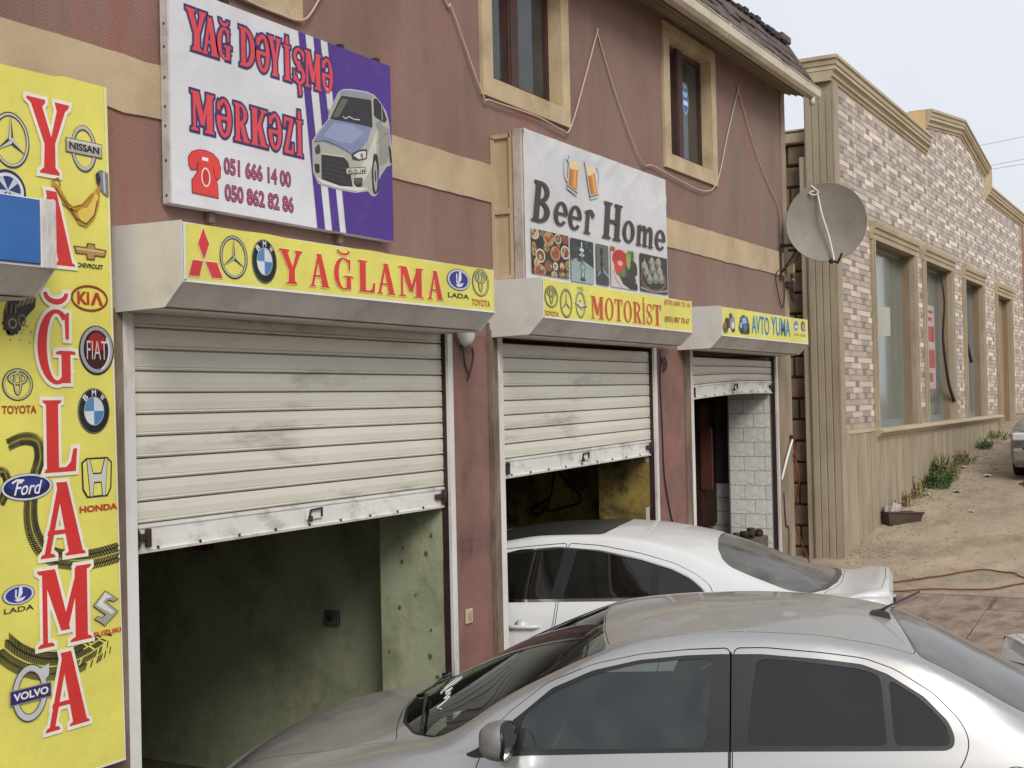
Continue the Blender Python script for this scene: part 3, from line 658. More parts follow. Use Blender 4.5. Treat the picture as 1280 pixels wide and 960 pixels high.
shutter(0, 1.45, 1.45, 'white roller shutter half hidden behind the tall yellow banner at far left')
shutter(1, 1.73, 1.73, 'wide white roller shutter pulled half down over the green garage')
shutter(2, 1.875, 1.925, 'white roller shutter above the white car, hinged open past halfway')
shutter(3, 2.44, 2.50, 'dented white roller shutter rolled almost fully up above the tiled doorway', sag=.022, slat_h=.10)
b = MB(); b.box(4.45, 4.578, -.02, .0, 0, 2.96); b.box(4.40, 4.45, -.035, 0, 0, 4.0); b.build('door_jamb', M_jamb, house)
b = MB(); b.box(8.165, 8.288, -.02, 0, 0, 3.05); b.box(8.18, 8.215, -.032, -.02, 0, 3.0); b.build('door_jamb', M_jamb, house)
b = MB(); b.box(12.05, 12.188, -.02, 0, 0, 3.05); b.build('door_jamb', M_jamb, house)
b = MB(); b.box(15.06, 15.438, -.018, 0, 0, 3.05); b.build('door_jamb', mat('weathered_render', '8f7f6c', '786a5a', 3, .9, .4, 50, stretch=(1, 1, .4)), house)
for x in (7.605, 11.275, 14.985): 
    MB().box(x - .014, x + .0, .001, .056, 0, 2.94).build('inner_post', mat('maroon_post', '3c2022', '2a1718', 4, .7, .2, 30), house)

# ------------------------------------------------------------------ shutter housings
def housing(x0, x1, label, face=None):
    t = thing('shutter_housing', label, 'shutter housing', ((x0 + x1) / 2, -.2, 2.95), 'shutter housings above the garages')
    prof = [(-.001, 3.36), (-.455, 3.352), (-.46, 3.345), (-.46, 3.065), (-.345, 2.955), (-.001, 2.948)]
    b = MB(); b.prism(prof, 0, x0 + .002, x1 - .002); b.build('casing', M_tin, t)
    for xa, xb in ((x0 - .006, x0 + .001), (x1 - .001, x1 + .006)):
        e = MB(); e.prism([(-.001, 3.366), (-.462, 3.358), (-.466, 3.062), (-.348, 2.948), (-.001, 2.940)], 0, xa, xb); e.build('end_plate', M_tin, t)
    b = MB(); b.box(x0 + .01, x1 - .01, -.30, -.24, 2.940, 2.9485); b.box(x0 + .0, x1 - .0, -.4625, -.4605, 3.063, 3.073); b.build('edge_strip', M_tin, t)
    return t
housing(4.54, 7.49, 'grey tin shutter housing above the green garage, carrying the longest yellow strip')
housing(8.19, 11.13, 'grey tin shutter housing in the middle, under the white beer shop sign')
housing(11.91, 14.84, 'grey tin shutter housing farthest along the wall, nearest the satellite dish')
t = housing(.9, 3.775, 'shutter housing with a glossy blue front at the left edge of the photo')
MB().bbox(.92, 3.70, -.472, -.4615, 3.075, 3.345, .003).build('blue_panel', mat('blue_gloss', '14539a', '1a61ab', 1.5, .22, .05, 8, coat=.4), t)
MB().bbox(3.70, 3.782, -.475, -.461, 3.06, 3.352, .003).build('white_trim', M_guide, t)
# wall lamp, switch, loose wires on the pier
t = thing('wall_lamp', 'small white half-round lamp fixed on the pier under the longest yellow strip', 'lamp', (7.8, -.02, 2.9))
b = MB(); b.prism([(7.70, 2.955), (7.90, 2.955), (7.885, 2.90), (7.85, 2.865), (7.81, 2.86), (7.76, 2.88), (7.715, 2.92)], 1, -.03, .0); b.build('backplate', mat('lamp_back', '8f8a86', rough=.6), t)
pr = [(.085, 0), (.083, -.02), (.07, -.045), (.045, -.06), (0, -.066)]
b = MB(); b.add([], []); 
vs = []; fs = []
for r, h in pr:
    for k in range(13):
        a_ = math.pi + math.pi * k / 12; vs.append((7.805 + r * math.cos(a_), -.03 + h, 2.955 + r * math.sin(a_) * 1.05))
for i in range(4):
    for k in range(12): fs.append((i * 13 + k, i * 13 + k + 1, (i + 1) * 13 + k + 1, (i + 1) * 13 + k))
b.add(vs, fs, None, True); b.prism([(7.72, -.03), (7.89, -.03), (7.88, -.05), (7.85, -.08), (7.805, -.095), (7.76, -.08), (7.73, -.05)], 2, 2.953, 2.957); b.build('diffuser', M_white_pl, t)
tag(MB().tube(spline([(7.78, -.012, 2.87), (7.80, -.02, 2.82), (7.83, -.012, 2.74), (7.87, -.018, 2.66), (7.86, -.012, 2.62), (7.90, -.02, 2.70), (7.95, -.012, 2.80), (7.93, -.014, 2.86)]), .006, 5, M_cable_d).build('loose_wire'), 'thin dark wire dangling below the white wall lamp', 'wire')
t = thing('light_switch', 'cream light switch on the scuffed pier between green garage and white car', 'switch', (7.815, -.02, .935))
MB().bbox(7.772, 7.862, -.016, -.001, .885, .99, .005).build('switch_plate', mat('cream_plastic', 'b5a98a', rough=.5), t)
MB().bbox(7.80, 7.835, -.024, -.016, .91, .965, .003).build('rocker', mat('cream_plastic_2', '9c8f70', rough=.5), t)
tag(MB().tube(spline([(11.42, -.012, 2.93), (11.43, -.02, 2.85), (11.52, -.015, 2.80), (11.50, -.02, 2.73), (11.58, -.015, 2.78), (11.50, -.02, 2.86), (11.42, -.012, 2.70), (11.44, -.012, 2.2), (11.47, -.012, 1.7), (11.62, -.012, 1.3), (11.75, -.012, 1.1), (11.80, -.012, .5)]), .0075, 5, M_cable_d).build('loose_wire'), 'dark wire running down the pier right of the middle garage', 'wire')
# cable draped along the upper wall
tag(MB().tube(spline([(7.2, -.02, 5.9), (7.66, -.02, 5.31), (7.74, -.025, 5.265), (8.12, -.035, 4.74), (8.24, -.04, 4.71), (8.94, -.04, 4.725), (9.38, -.04, 4.695), (9.57, -.03, 4.736), (9.88, -.02, 5.2), (10.168, -.015, 5.68), (10.20, -.015, 5.66), (10.54, -.02, 5.2), (11.02, -.03, 4.705), (11.3, -.03, 4.69), (11.56, -.035, 4.672), (12.0, -.035, 4.642), (12.68, -.035, 4.627), (13.09, -.03, 4.795), (13.5, -.02, 5.4), (13.87, -.015, 5.93), (13.9, -.015, 5.91), (14.28, -.02, 5.48), (14.69, -.02, 5.12), (15.27, -.02, 4.75), (15.3, -.02, 4.45)], 8), .007, 6, M_cable).build('draped_cable'), 'pale cable draped in zigzags below and between the upper windows', 'cable')
tag(MB().tube(spline([(5.1, -.03, 4.78), (5.547, -.035, 4.745), (5.789, -.035, 4.74), (6.031, -.035, 4.76), (6.205, -.02, 4.927), (6.4, -.02, 5.2)], 6), .007, 6, M_cable).build('draped_cable'), 'pale cable looping under the upper window above the oil change billboard', 'cable')

# ------------------------------------------------------------------ satellite dish
t = thing('satellite_dish', 'grey weathered satellite dish on the house corner, roped from rim to rim', 'satellite dish', (15.02, -.02, 4.2))
dc = Vector((15.26, -.60, 4.545)); nrm = (Vector((0, -4.8, 2.45)) - dc).normalized(); nrm = (nrm + Vector((0, 0, .10))).normalized()
Zq = nrm; Xq = Vector((0, 0, 1)).cross(Zq).normalized(); Yq = Zq.cross(Xq)
Md = Matrix((Xq, Yq, Zq)).transposed()
M_dish = mat('dish_grey', '918b82', '78736c', 1.2, .55, .06, 20, dirt='a09a8e', dscale=2, damt=.4)
b = MB(); pr = [(r, -.10 * (1 - (r / .47) ** 2)) for r in [0.001, .08, .16, .24, .32, .40, .455]] + [(.47, .0), (.475, .002), (.478, -.006), (.47, -.012), (.455, -.008)] + [(r, -.10 * (1 - (r / .47) ** 2) - .01) for r in (.38, .28, .16, .001)]
b.lathe(pr, dc, 2, 48, None, Md); b.build('reflector', M_dish, t)
loc = lambda x, y, z=0: dc + Md @ Vector((x, y, z))
tag_ = Art(t, 0)
b = MB(); b.tube(spline([loc(-.17, .445, .0), loc(-.10, .36, -.02), loc(-.05, .1, .0), loc(.02, -.15, .0), loc(.07, -.40, .03), loc(.075, -.47, .05)]), .011, 7); b.tube(spline([loc(-.13, .38, .0), loc(-.19, .36, .0), loc(-.13, .33, .0), loc(-.08, .36, .0), loc(-.12, .40, .0)]), .009, 6); b.build('rope', mat('white_rope', 'd8d2c8', rough=.9), t)
b = MB(); b.tube([loc(.05, -.46, -.01), loc(.12, -.50, .03), loc(.17, -.40, .16)], .014, 8); b.lathe([(0, -.03), (.03, -.028), (.035, .03), (0, .035)], loc(.05, -.475, .02), 2, 12, None, Md); b.build('feed_arm', M_rust, t)
b = MB(); b.tube([(15.27, -.03, 4.30), (15.28, -.27, 4.30), (15.50, -.52, 4.42), dc + Md @ Vector((0, -.05, -.13))], .02, 8); b.box(15.25, 15.29, -.035, -.018, 3.88, 4.33); b.tube([(15.27, -.04, 3.98), (15.28, -.26, 4.28)], .012, 6); b.build('wall_bracket', M_rust, t)
tag(MB().tube(spline([(15.30, -.3, 4.25), (15.2, -.15, 4.05), (15.03, -.04, 3.95), (15.12, -.03, 3.7), (15.3, -.02, 3.55), (15.4, -.02, 3.7), (15.38, -.02, 3.95)]), .007, 5, M_cable_d).build('loose_wire'), 'black antenna wire hanging in a loop below the dish bracket', 'wire')
t = thing('splitter_box', 'small cluster of aerial fittings below the satellite dish on the house corner', 'aerial fitting', (15.55, -.05, 3.9))
MB().bbox(15.47, 15.53, -.12, -.03, 3.98, 4.10, .008).build('cream_plug', mat('cream_plug', 'c9c29c', rough=.5), t)
b = MB(); b.lathe([(0, -.06), (.018, -.06), (.02, 0), (.012, .05), (0, .05)], (15.55, -.09, 3.90), 0, 12, mat('metal_fit', '9a958c', rough=.3, metal=.7)); b.bbox(15.44, 15.66, -.06, -.018, 3.80, 3.88, .01, M_rust); b.tube([(15.5, -.06, 3.8), (15.52, -.08, 3.65)], .012, 6, M_rust); b.tube([(15.60, -.06, 3.8), (15.58, -.08, 3.62)], .012, 6, M_rust); b.build('connector', None, t)
# ------------------------------------------------------------------ signs
YEL, RED, BLK, WHT = 'e0d968', 'cf3331', '1d1a17', 'e8e6e2'
def ribbon(name, x0, x1, z0, z1, y, c, root, nx=40, nz=6, amp=.004, edge=None, seed=1, name_c=None):
    """cloth sheet with real thickness and light creases (creases stay behind the printing plane)"""
    r = random.Random(seed); ph = [r.uniform(0, 6) for _ in range(6)]
    def D(u, v): return amp * (.5 + .25 * math.sin(u * 9 + ph[0] + 3 * v) + .25 * math.sin(u * 23 + ph[1] - 5 * v))
    vs = []; fs = []
    for j in range(nz + 1):
        for i in range(nx + 1):
            u, v = i / nx, j / nz; x = x0 + (x1 - x0) * u; z = z0 + (z1 - z0) * v
            if edge: 
                if j == nz: z += edge * math.sin(u * 17 + ph[2]) * .5 + edge * math.sin(u * 41 + ph[3]) * .3
                if j == 0: z += edge * math.sin(u * 13 + ph[4]) * .5
            vs.append((x, y + D(u, v), z))
    for j in range(nz):
        for i in range(nx):
            a = j * (nx + 1) + i; fs.append((a, a + 1, a + nx + 2, a + nx + 1))
    # closed back edge
    n0 = len(vs); vs += [(x0, y + .012, z0), (x1, y + .012, z0), (x1, y + .012, z1), (x0, y + .012, z1)]; fs.append((n0, n0 + 3, n0 + 2, n0 + 1))
    b = MB(); b.add(vs, fs, None, True); return b.build(name, ink(c), root, recalc=False)
# generic marks -----------------------------------------------------------
def star3(a, cx, cz, rx, rz, lay=2, dark='3a3a3c', light='c9cbc9', w=.10):
    a.ring(cx, cz, rx * 1.03, rz * 1.03, rx * .20, rz * .16, dark, lay); a.ring(cx - rx * .01, cz + rz * .01, rx * .97, rz * .97, rx * .09, rz * .07, light, lay + 1)
    for ang in (90, 210, 330):
        c, s = math.cos(math.radians(ang)), math.sin(math.radians(ang))
        tip = (cx + rx * .92 * c, cz + rz * .92 * s); px, pz = -s * w * rx, c * w * rz
        a.poly([(cx + px * 1.5, cz + pz * 1.5), tip, (cx - px * 1.5, cz - pz * 1.5)], dark, lay + 1)
        a.poly([(cx + px * 1.3, cz + pz * 1.3), tip, (cx - px * .1, cz - pz * .1)], light, lay + 2)
def quarter_roundel(a, cx, cz, rx, rz, lay=2, ltr=True):
    a.disk(cx, cz, rx, rz, '17181a', lay, n=36); a.ring(cx, cz, rx * .985, rz * .985, rx * .05, rz * .04, '6c6f72', lay + 1)
    ix, iz = rx * .60, rz * .60
    for q, c in ((0, 'c9d3da'), (90, '4f86bb'), (180, 'd2d9de'), (270, '4a7fb4')):
        pts = [(cx, cz)] + [(cx + ix * math.cos(math.radians(q + k * 10)), cz + iz * math.sin(math.radians(q + k * 10))) for k in range(10)]
        a.poly(pts, c, lay + 1)
    a.ring(cx, cz, ix * 1.06, iz * 1.06, ix * .08, iz * .06, 'a8adb0', lay + 2)
    for ch, ang in (('B', 132), ('M', 90), ('W', 48)):
        c, s = math.cos(math.radians(ang)), math.sin(math.radians(ang)); x, z = cx + rx * .79 * c, cz + rz * .80 * s; r = math.radians(ang - 90)
        hw, hh = rx * .13, rz * .13
        a.text(ch, x - hw, z - hh, x + hw, z + hh, 'e9e9e9', lay + 3, bold=.015, warp=lambda X, Z, x=x, z=z, r=r: (x + (X - x) * math.cos(r) - (Z - z) * math.sin(r), z + (X - x) * math.sin(r) + (Z - z) * math.cos(r)))
def three_ovals(a, cx, cz, rx, rz, lay=2, dark='2b2b25', light='b9bb92'):
    for (x, z, ax_, az, wx) in ((0, 0, 1, 1, .15), (0, .38, .66, .42, .15), (0, .12, .30, .80, .14)):
        a.ring(cx + x * rx, cz + z * rz, rx * ax_ * 1.02, rz * az * 1.02, rx * wx * 1.35, rz * wx * 1.2, dark, lay, 28)
    for (x, z, ax_, az, wx) in ((0, 0, 1, 1, .15), (0, .38, .66, .42, .15), (0, .12, .30, .80, .14)):
        a.ring(cx + x * rx, cz + z * rz, rx * (ax_ - .05), rz * (az - .04), rx * wx * .75, rz * wx * .7, light, lay + 1, 28)
def sail_oval(a, cx, cz, rx, rz, lay=2):
    a.disk(cx, cz, rx, rz, '2b2b44', lay); a.disk(cx, cz, rx * .95, rz * .94, 'c9cdd8', lay + 1); a.disk(cx, cz, rx * .80, rz * .78, '33358a', lay + 2)
    a.poly([(cx - rx * .08, cz - rz * .35), (cx + rx * .02, cz + rz * .75), (cx + rx * .20, cz + rz * .75), (cx + rx * .22, cz + rz * .1), (cx + rx * .10, cz - rz * .2)], 'e3e6f2', lay + 3)
    a.poly([(cx - rx * .3, cz - rz * .45), (cx + rx * .42, cz - rz * .25), (cx + rx * .2, cz - rz * .62), (cx - rx * .1, cz - rz * .68)], 'e3e6f2', lay + 3)
    a.poly(stroke([(cx - rx * .18, cz + rz * .55), (cx - rx * .2, cz - rz * .2), (cx - rx * .02, cz - rz * .38)], rx * .1), 'e3e6f2', lay + 3)

# ---- tall yellow banner
t = thing('vertical_banner', 'tall yellow banner with red letters running down it between car badges', 'banner', (4.1, -.09, .77))
YB = -.100
me = ribbon('fabric', 3.745, 4.455, .775, 4.0, YB + .0012, YEL, t, 8, 40, .0009, .0, 3)
for v in me.data.vertices:        # top leans a little to the left
    wx, wz = v.co.x + 4.1, v.co.z + .77
    v.co.x += -.045 * (wz - .775) / 3.2 * (1 if wx > 4.1 else .2) + .018 * (1 if wx > 4.1 else 0); v.co.z += .018 * (1 if wz > 3 and wx > 4.1 else 0)
b = MB(); b.box(3.75, 3.79, -.085, -.06, .77, 3.97); b.box(4.40, 4.44, -.085, -.06, .775, 3.99); b.box(3.75, 4.43, -.085, -.06, 3.93, 3.97); b.box(3.75, 4.44, -.085, -.06, .775, .81); b.box(3.79, 3.82, -.06, 0, 1.5, 1.54); b.box(4.36, 4.40, -.06, 0, 1.5, 1.54); b.box(3.79, 3.82, -.06, 0, 3.5, 3.54); b.box(4.36, 4.40, -.06, 0, 3.5, 3.54)
b.build('frame', M_jamb, t)
b = MB(); b.add([(4.472, YB - .0001, .778), (4.480, YB + .03, .778), (4.424, YB + .03, 4.012), (4.415, YB - .0001, 4.012)], [(0, 1, 2, 3)]); b.add([(3.742, YB - .0005, .772), (4.474, YB - .0005, .772), (4.474, YB - .0005, .781), (3.742, YB - .0005, .781)], [(0, 1, 2, 3)]); b.add([(4.466, YB - .0007, .78), (4.473, YB - .0007, .78), (4.416, YB - .0007, 4.01), (4.409, YB - .0007, 4.01)], [(0, 1, 2, 3)])
b.build('hem', ink('e3e2de'), t)
OUT = ('eae6d6', .017)
for ch, x0, z0, x1, z1 in (('Y', 3.947, 3.546, 4.190, 3.884), ('A', 3.955, 3.132, 4.209, 3.470), ('Ğ', 3.985, 2.582, 4.203, 2.928), ('L', 4.012, 2.180, 4.203, 2.510), ('A', 3.984, 1.794, 4.243, 2.134), ('M', 3.962, 1.393, 4.267, 1.741), ('A', 3.996, 1.010, 4.249, 1.355)):
    a = Art(t, YB); letter(a, ch, x0, z0, x1, z1, RED, 6, OUT); a.build('letter')
# tyre tracks
def track(a, pts, w, seed=0, fade=False):
    r = random.Random(seed); P = [Vector((p[0], p[1], 0)) for p in spline([(p[0], p[1], 0) for p in pts], 9)]
    W = w if isinstance(w, (list, tuple)) else (w, w); N = len(P)
    for lane in (-.39, -.13, .13, .39):
        d = 0
        for i in range(N - 1):
            t_ = (P[i + 1] - P[i]); L_ = t_.length
            if L_ < 1e-6: continue
            t_ = t_ / L_; nn = Vector((-t_.y, t_.x, 0)); ww = W[0] + (W[1] - W[0]) * i / N
            k = max(1, int(L_ / .019))
            for j in range(k):
                if fade and i > N * .62 and r.random() < (i / N - .62) * 2.6: continue
                c = P[i] + t_ * (L_ * (j + .5) / k) + nn * lane * ww; hl = L_ / k * .36; hw = ww * .105; sk = (.5 if lane > 0 else -.5) * hw * 1.6
                a.poly([(c + t_ * (-hl + sk) - nn * hw)[:2], (c + t_ * (hl + sk) - nn * hw)[:2], (c + t_ * (hl - sk) + nn * hw)[:2], (c + t_ * (-hl - sk) + nn * hw)[:2]], '2c2a1c', 2)
        if abs(lane) < .2: pass
    for i in range(N - 1):
        if fade and i > N * .7: break
        t_ = (P[i + 1] - P[i]).normalized(); nn = Vector((-t_.y, t_.x, 0)); ww = W[0] + (W[1] - W[0]) * i / N
        for lane in (-.26, .26): a.poly(stroke([(P[i] + nn * lane * ww)[:2], (P[i + 1] + nn * lane * ww)[:2]], ww * .07), '2c2a1c', 1)
a = Art(t, YB, .0004)
track(a, [(3.82, 2.315), (3.90, 2.340), (3.975, 2.325), (3.995, 2.26), (3.975, 2.19), (3.945, 2.10), (3.935, 2.0), (3.95, 1.915), (4.00, 1.835), (4.08, 1.79), (4.2, 1.765), (4.32, 1.762), (4.452, 1.775)], (.055, .10), 1)
track(a, [(3.775, 2.20), (3.80, 2.195), (3.815, 2.15), (3.80, 2.10), (3.775, 2.06)], .045, 2)
track(a, [(3.775, 1.44), (3.84, 1.385), (3.93, 1.335), (4.03, 1.305), (4.13, 1.30), (4.23, 1.315), (4.33, 1.345), (4.40, 1.38)], (.13, .13), 3, True)
a.build('tyre_print')
# badges of the banner
a = Art(t, YB); star3(a, 3.862, 3.668, .098, .122); a.build('badge')
a = Art(t, YB)
a.ring(4.278, 3.697, .078, .112, .022, .026, '4b4a44', 2); a.ring(4.276, 3.70, .073, .106, .013, .016, 'b7b7b0', 3)
a.rect(4.168, 3.665, 4.388, 3.735, '4b4a44', 4); a.rect(4.172, 3.670, 4.384, 3.731, 'a9a89f', 5); a.rect(4.172, 3.715, 4.384, 3.731, 'c9c8c0', 6)
a.text('NISSAN', 4.188, 3.683, 4.368, 3.718, '20201f', 7, bold=.03); a.build('badge')
a = Art(t, YB); a.disk(3.84, 3.44, .10, .095, '2d2b5f', 2).disk(3.84, 3.44, .087, .08, 'd8dadf', 3).disk(3.84, 3.44, .07, .065, '2e3a72', 4)
for k in range(5): a.poly(stroke([(3.84, 3.44), (3.84 + .068 * math.cos(k * 1.257 + .9), 3.44 + .062 * math.sin(k * 1.257 + .9))], [.004, .03]), 'c5cbd6', 5)
a.build('badge')
# oil poured from a spout
a = Art(t, YB)
a.poly([(4.343, 3.585), (4.375, 3.612), (4.422, 3.60), (4.424, 3.485), (4.395, 3.495), (4.36, 3.525)], '77787a', 6).poly([(4.343, 3.585), (4.36, 3.602), (4.375, 3.56), (4.36, 3.53), (4.347, 3.55)], '2c2a2c', 7).poly([(4.385, 3.60), (4.40, 3.603), (4.405, 3.50), (4.393, 3.505)], 'b8babc', 7)
oil = [(4.355, 3.53), (4.37, 3.52), (4.36, 3.44), (4.33, 3.37), (4.28, 3.325), (4.235, 3.335), (4.20, 3.40), (4.16, 3.45), (4.12, 3.50), (4.085, 3.52), (4.08, 3.50), (4.11, 3.47), (4.14, 3.42), (4.18, 3.40), (4.23, 3.42), (4.28, 3.44), (4.32, 3.48)]
a.poly(oil, 'b98a2c', 8).poly([(4.34, 3.50), (4.355, 3.48), (4.335, 3.40), (4.29, 3.345), (4.25, 3.35), (4.225, 3.385), (4.25, 3.41), (4.29, 3.42), (4.32, 3.46)], 'e2c25a', 9)
a.line([(4.10, 3.49), (4.16, 3.42), (4.22, 3.36), (4.28, 3.34), (4.33, 3.39), (4.35, 3.46)], .007, '6d4c12', 10).line([(4.13, 3.45), (4.2, 3.41), (4.26, 3.43), (4.32, 3.49)], .006, '8a621a', 10).line([(4.08, 3.52), (4.12, 3.535), (4.13, 3.50)], .007, '8a621a', 9)
a.build('oil_picture')
a = Art(t, YB)
a.poly([(4.205, 3.232), (4.28, 3.232), (4.287, 3.252), (4.335, 3.252), (4.338, 3.232), (4.408, 3.228), (4.395, 3.192), (4.335, 3.192), (4.332, 3.172), (4.282, 3.172), (4.28, 3.195), (4.218, 3.195)], '4a3f2c', 2)
a.poly([(4.213, 3.227), (4.286, 3.227), (4.292, 3.246), (4.330, 3.246), (4.333, 3.227), (4.400, 3.223), (4.390, 3.198), (4.330, 3.198), (4.327, 3.178), (4.287, 3.178), (4.285, 3.200), (4.223, 3.200)], 'b08a4a', 3).poly([(4.22, 3.224), (4.39, 3.221), (4.385, 3.212), (4.225, 3.215)], 'd4bb84', 4)
a.build('badge'); a = Art(t, YB); a.text('CHEVROLET', 4.222, 3.133, 4.384, 3.155, '2b2a22', 2, bold=.03); a.build('lettering')
a = Art(t, YB); a.ring(4.297, 2.990, .113, .063, .012, .011, '8a3a1e', 2)
a.text('KI', 4.222, 2.960, 4.294, 3.020, 'b5371f', 3, bold=.035); a.poly([(4.302, 2.96), (4.322, 2.96), (4.340, 3.0), (4.358, 2.96), (4.378, 2.96), (4.349, 3.02), (4.331, 3.02)], 'b5371f', 3); a.build('badge')
a = Art(t, YB); a.disk(4.334, 2.745, .108, .118, '1f1a1c', 2, n=36).ring(4.334, 2.748, .10, .110, .02, .017, '9da0a4', 3).poly(band(4.334, 2.745, .082, .1, .02, .02, 290, 400, 8), 'd5d7da', 4)
a.disk(4.334, 2.745, .071, .090, '3c0e14', 4).disk(4.334, 2.785, .05, .045, '9a1c20', 5).text('FIAT', 4.272, 2.702, 4.396, 2.790, 'd6c3c3', 6, bold=-.005); a.build('badge')
a = Art(t, YB); three_ovals(a, 3.877, 2.582, .082, .071, 2); a.build('badge'); a = Art(t, YB); a.text('TOYOTA', 3.79, 2.452, 3.978, 2.489, 'a8421f', 2, bold=.03); a.build('lettering')
a = Art(t, YB); quarter_roundel(a, 4.311, 2.457, .097, .108); a.build('badge')
# engine block picture
a = Art(t, YB); r = random.Random(5)
a.poly([(3.81, 2.90), (3.83, 2.955), (3.88, 2.975), (3.93, 2.99), (3.985, 2.975), (3.978, 2.93), (3.93, 2.885), (3.90, 2.85), (3.86, 2.80), (3.83, 2.80), (3.81, 2.84)], '2c2622', 3)
for k in range(12): an = k * math.pi / 6; a.poly(ell(3.853 + .043 * math.cos(an), 2.852 + .043 * math.sin(an), .011, .011, 6), '2c2622', 3)
a.disk(3.853, 2.852, .040, .040, '3b332b', 4).disk(3.853, 2.852, .024, .024, '8d836f', 5).disk(3.853, 2.852, .015, .015, '2a241f', 6)
for k in range(7): a.poly(stroke([(3.882 + k * .0125, 2.925 + k * .004), (3.905 + k * .0125, 2.965 + k * .002)], .006), ['9a8f78', '6d6453'][k % 2], 5)
for k in range(5): a.poly(stroke([(3.82 + k * .012, 2.895), (3.826 + k * .012, 2.94)], .006), ['7c725e', '191512'][k % 2], 5)
a.ring(3.905, 2.868, .022, .028, .008, .008, '7c725e', 5, 14)
for k in range(10): a.disk(r.uniform(3.84, 3.96), r.uniform(2.76, 2.85), .004, .004, '8a7a3a', 2, n=6)
a.build('engine_picture')
a = Art(t, YB); a.disk(3.917, 2.124, .140, .061, '1b2145', 4, n=40).ring(3.917, 2.124, .138, .059, .012, .009, 'cfd3da', 5, 40).disk(3.917, 2.124, .118, .046, '1a2350', 5, n=36).disk(3.917, 2.136, .105, .030, '2b3a86', 6, n=36)
a.text('Ford', 3.845, 2.090, 4.000, 2.152, 'eceef2', 7, bold=.01, shear=.35).line([(3.835, 2.145), (3.86, 2.158), (3.90, 2.155)], .009, 'eceef2', 7); a.build('badge')
a = Art(t, YB); H_ = [(4.232, 2.215), (4.26, 2.234), (4.388, 2.234), (4.414, 2.21), (4.408, 2.09), (4.385, 2.052), (4.262, 2.052), (4.236, 2.09)]
a.poly(offset_poly(H_, .003), '2b2b25', 2).poly(offset_poly(H_, -.006), YEL, 3)
a.poly([(4.258, 2.232), (4.280, 2.232), (4.300, 2.165), (4.346, 2.165), (4.368, 2.232), (4.390, 2.232), (4.372, 2.052), (4.352, 2.052), (4.345, 2.115), (4.305, 2.115), (4.296, 2.052), (4.276, 2.052)], '2b2b25', 4)
a.poly([(4.262, 2.229), (4.276, 2.229), (4.297, 2.158), (4.349, 2.158), (4.372, 2.229), (4.386, 2.229), (4.369, 2.055), (4.356, 2.055), (4.348, 2.122), (4.302, 2.122), (4.292, 2.055), (4.280, 2.055)], 'c9cbbf', 5)
word(t, YB, '', 0, 1, 0, 1, RED); a.build('badge'); a = Art(t, YB); a.text('HONDA', 4.214, 1.982, 4.448, 2.013, 'b3441f', 2, bold=.045); a.build('lettering')
a = Art(t, YB); sail_oval(a, 3.864, 1.652, .088, .044); a.build('badge'); a = Art(t, YB); a.text('LADA', 3.785, 1.577, 3.945, 1.600, '3a3a2c', 2, bold=.015); a.build('lettering')
a = Art(t, YB)
S1 = [(4.357, 1.600), (4.432, 1.552), (4.405, 1.545), (4.378, 1.558), (4.362, 1.548), (4.433, 1.492), (4.350, 1.438), (4.330, 1.455), (4.290, 1.478), (4.312, 1.486), (4.336, 1.474), (4.360, 1.488), (4.285, 1.540)]
a.poly(offset_poly(S1, .003), '2b2922', 8).poly(S1, 'a3a399', 9).poly([(4.357, 1.594), (4.40, 1.566), (4.36, 1.565), (4.34, 1.55), (4.41, 1.495), (4.395, 1.485), (4.30, 1.542)], 'dddcd2', 10)
a.build('badge'); a = Art(t, YB); a.text('SUZUKI', 4.280, 1.394, 4.452, 1.416, 'c23a22', 8, bold=.03); a.build('lettering')
a = Art(t, YB); a.ring(3.913, 1.210, .098, .128, .036, .036, '4d4c4c', 8, 36).ring(3.913, 1.210, .093, .122, .026, .026, 'c3c5c6', 9, 36)
a.poly([(3.965, 1.305), (4.02, 1.322), (4.018, 1.268), (4.0, 1.255)], 'c3c5c6', 9)
a.poly([(3.803, 1.170), (4.030, 1.170), (4.030, 1.238), (3.803, 1.238)], '8d8c92', 10).poly([(3.808, 1.175), (4.025, 1.175), (4.025, 1.233), (3.808, 1.233)], '33285e', 11)
a.text('VOLVO', 3.822, 1.188, 4.012, 1.222, 'e6e6ea', 12, bold=.035); a.build('badge')

# ---- oil change billboard
t = thing('billboard', 'white and purple billboard with red lettering, a telephone and a printed car', 'billboard', (5.87, -.08, 3.52))
YP = -.08
b = MB(); b.bbox(4.872, 6.868, -.0765, -.012, 3.515, 4.662, .006); b.build('box_frame', mat('billboard_side', 'c6c4c0', 'aeaba6', 4, .6, .1, 30, dirt='6d655c', dscale=6, damt=.5), t)
ribbon('fabric', 4.874, 6.866, 3.518, 4.660, YP + .0012, 'd3d4d9', t, 24, 12, .0008, .0, 4)
a = Art(t, YP, .0005)
top, bot = 4.660, 3.518
a.poly([(6.205, top), (6.866, top), (6.866, bot), (6.355, bot)], '4b2a86', 1)
for x0, x1, dx in ((5.926, 5.992, .145), (6.068, 6.137, .147)): a.poly([(x0, top), (x1, top), (x1 + dx + .01, bot), (x0 + dx, bot)], '4b2a86', 1)
a.build('printed_stripes')
OB = ('3b2a63', .016); RB = 'd9474c'
row = [('Y', 4.985, 5.150, 4.575), ('A', 5.105, 5.240, 4.560), ('Ğ', 5.222, 5.345, 4.535), ('D', 5.400, 5.538, 4.575), ('Ə', 5.536, 5.664, 4.572), ('Y', 5.640, 5.765, 4.582), ('İ', 5.770, 5.858, 4.560), ('Ş', 5.860, 5.985, 4.570), ('M', 5.968, 6.135, 4.575), ('Ə', 6.132, 6.250, 4.570)]
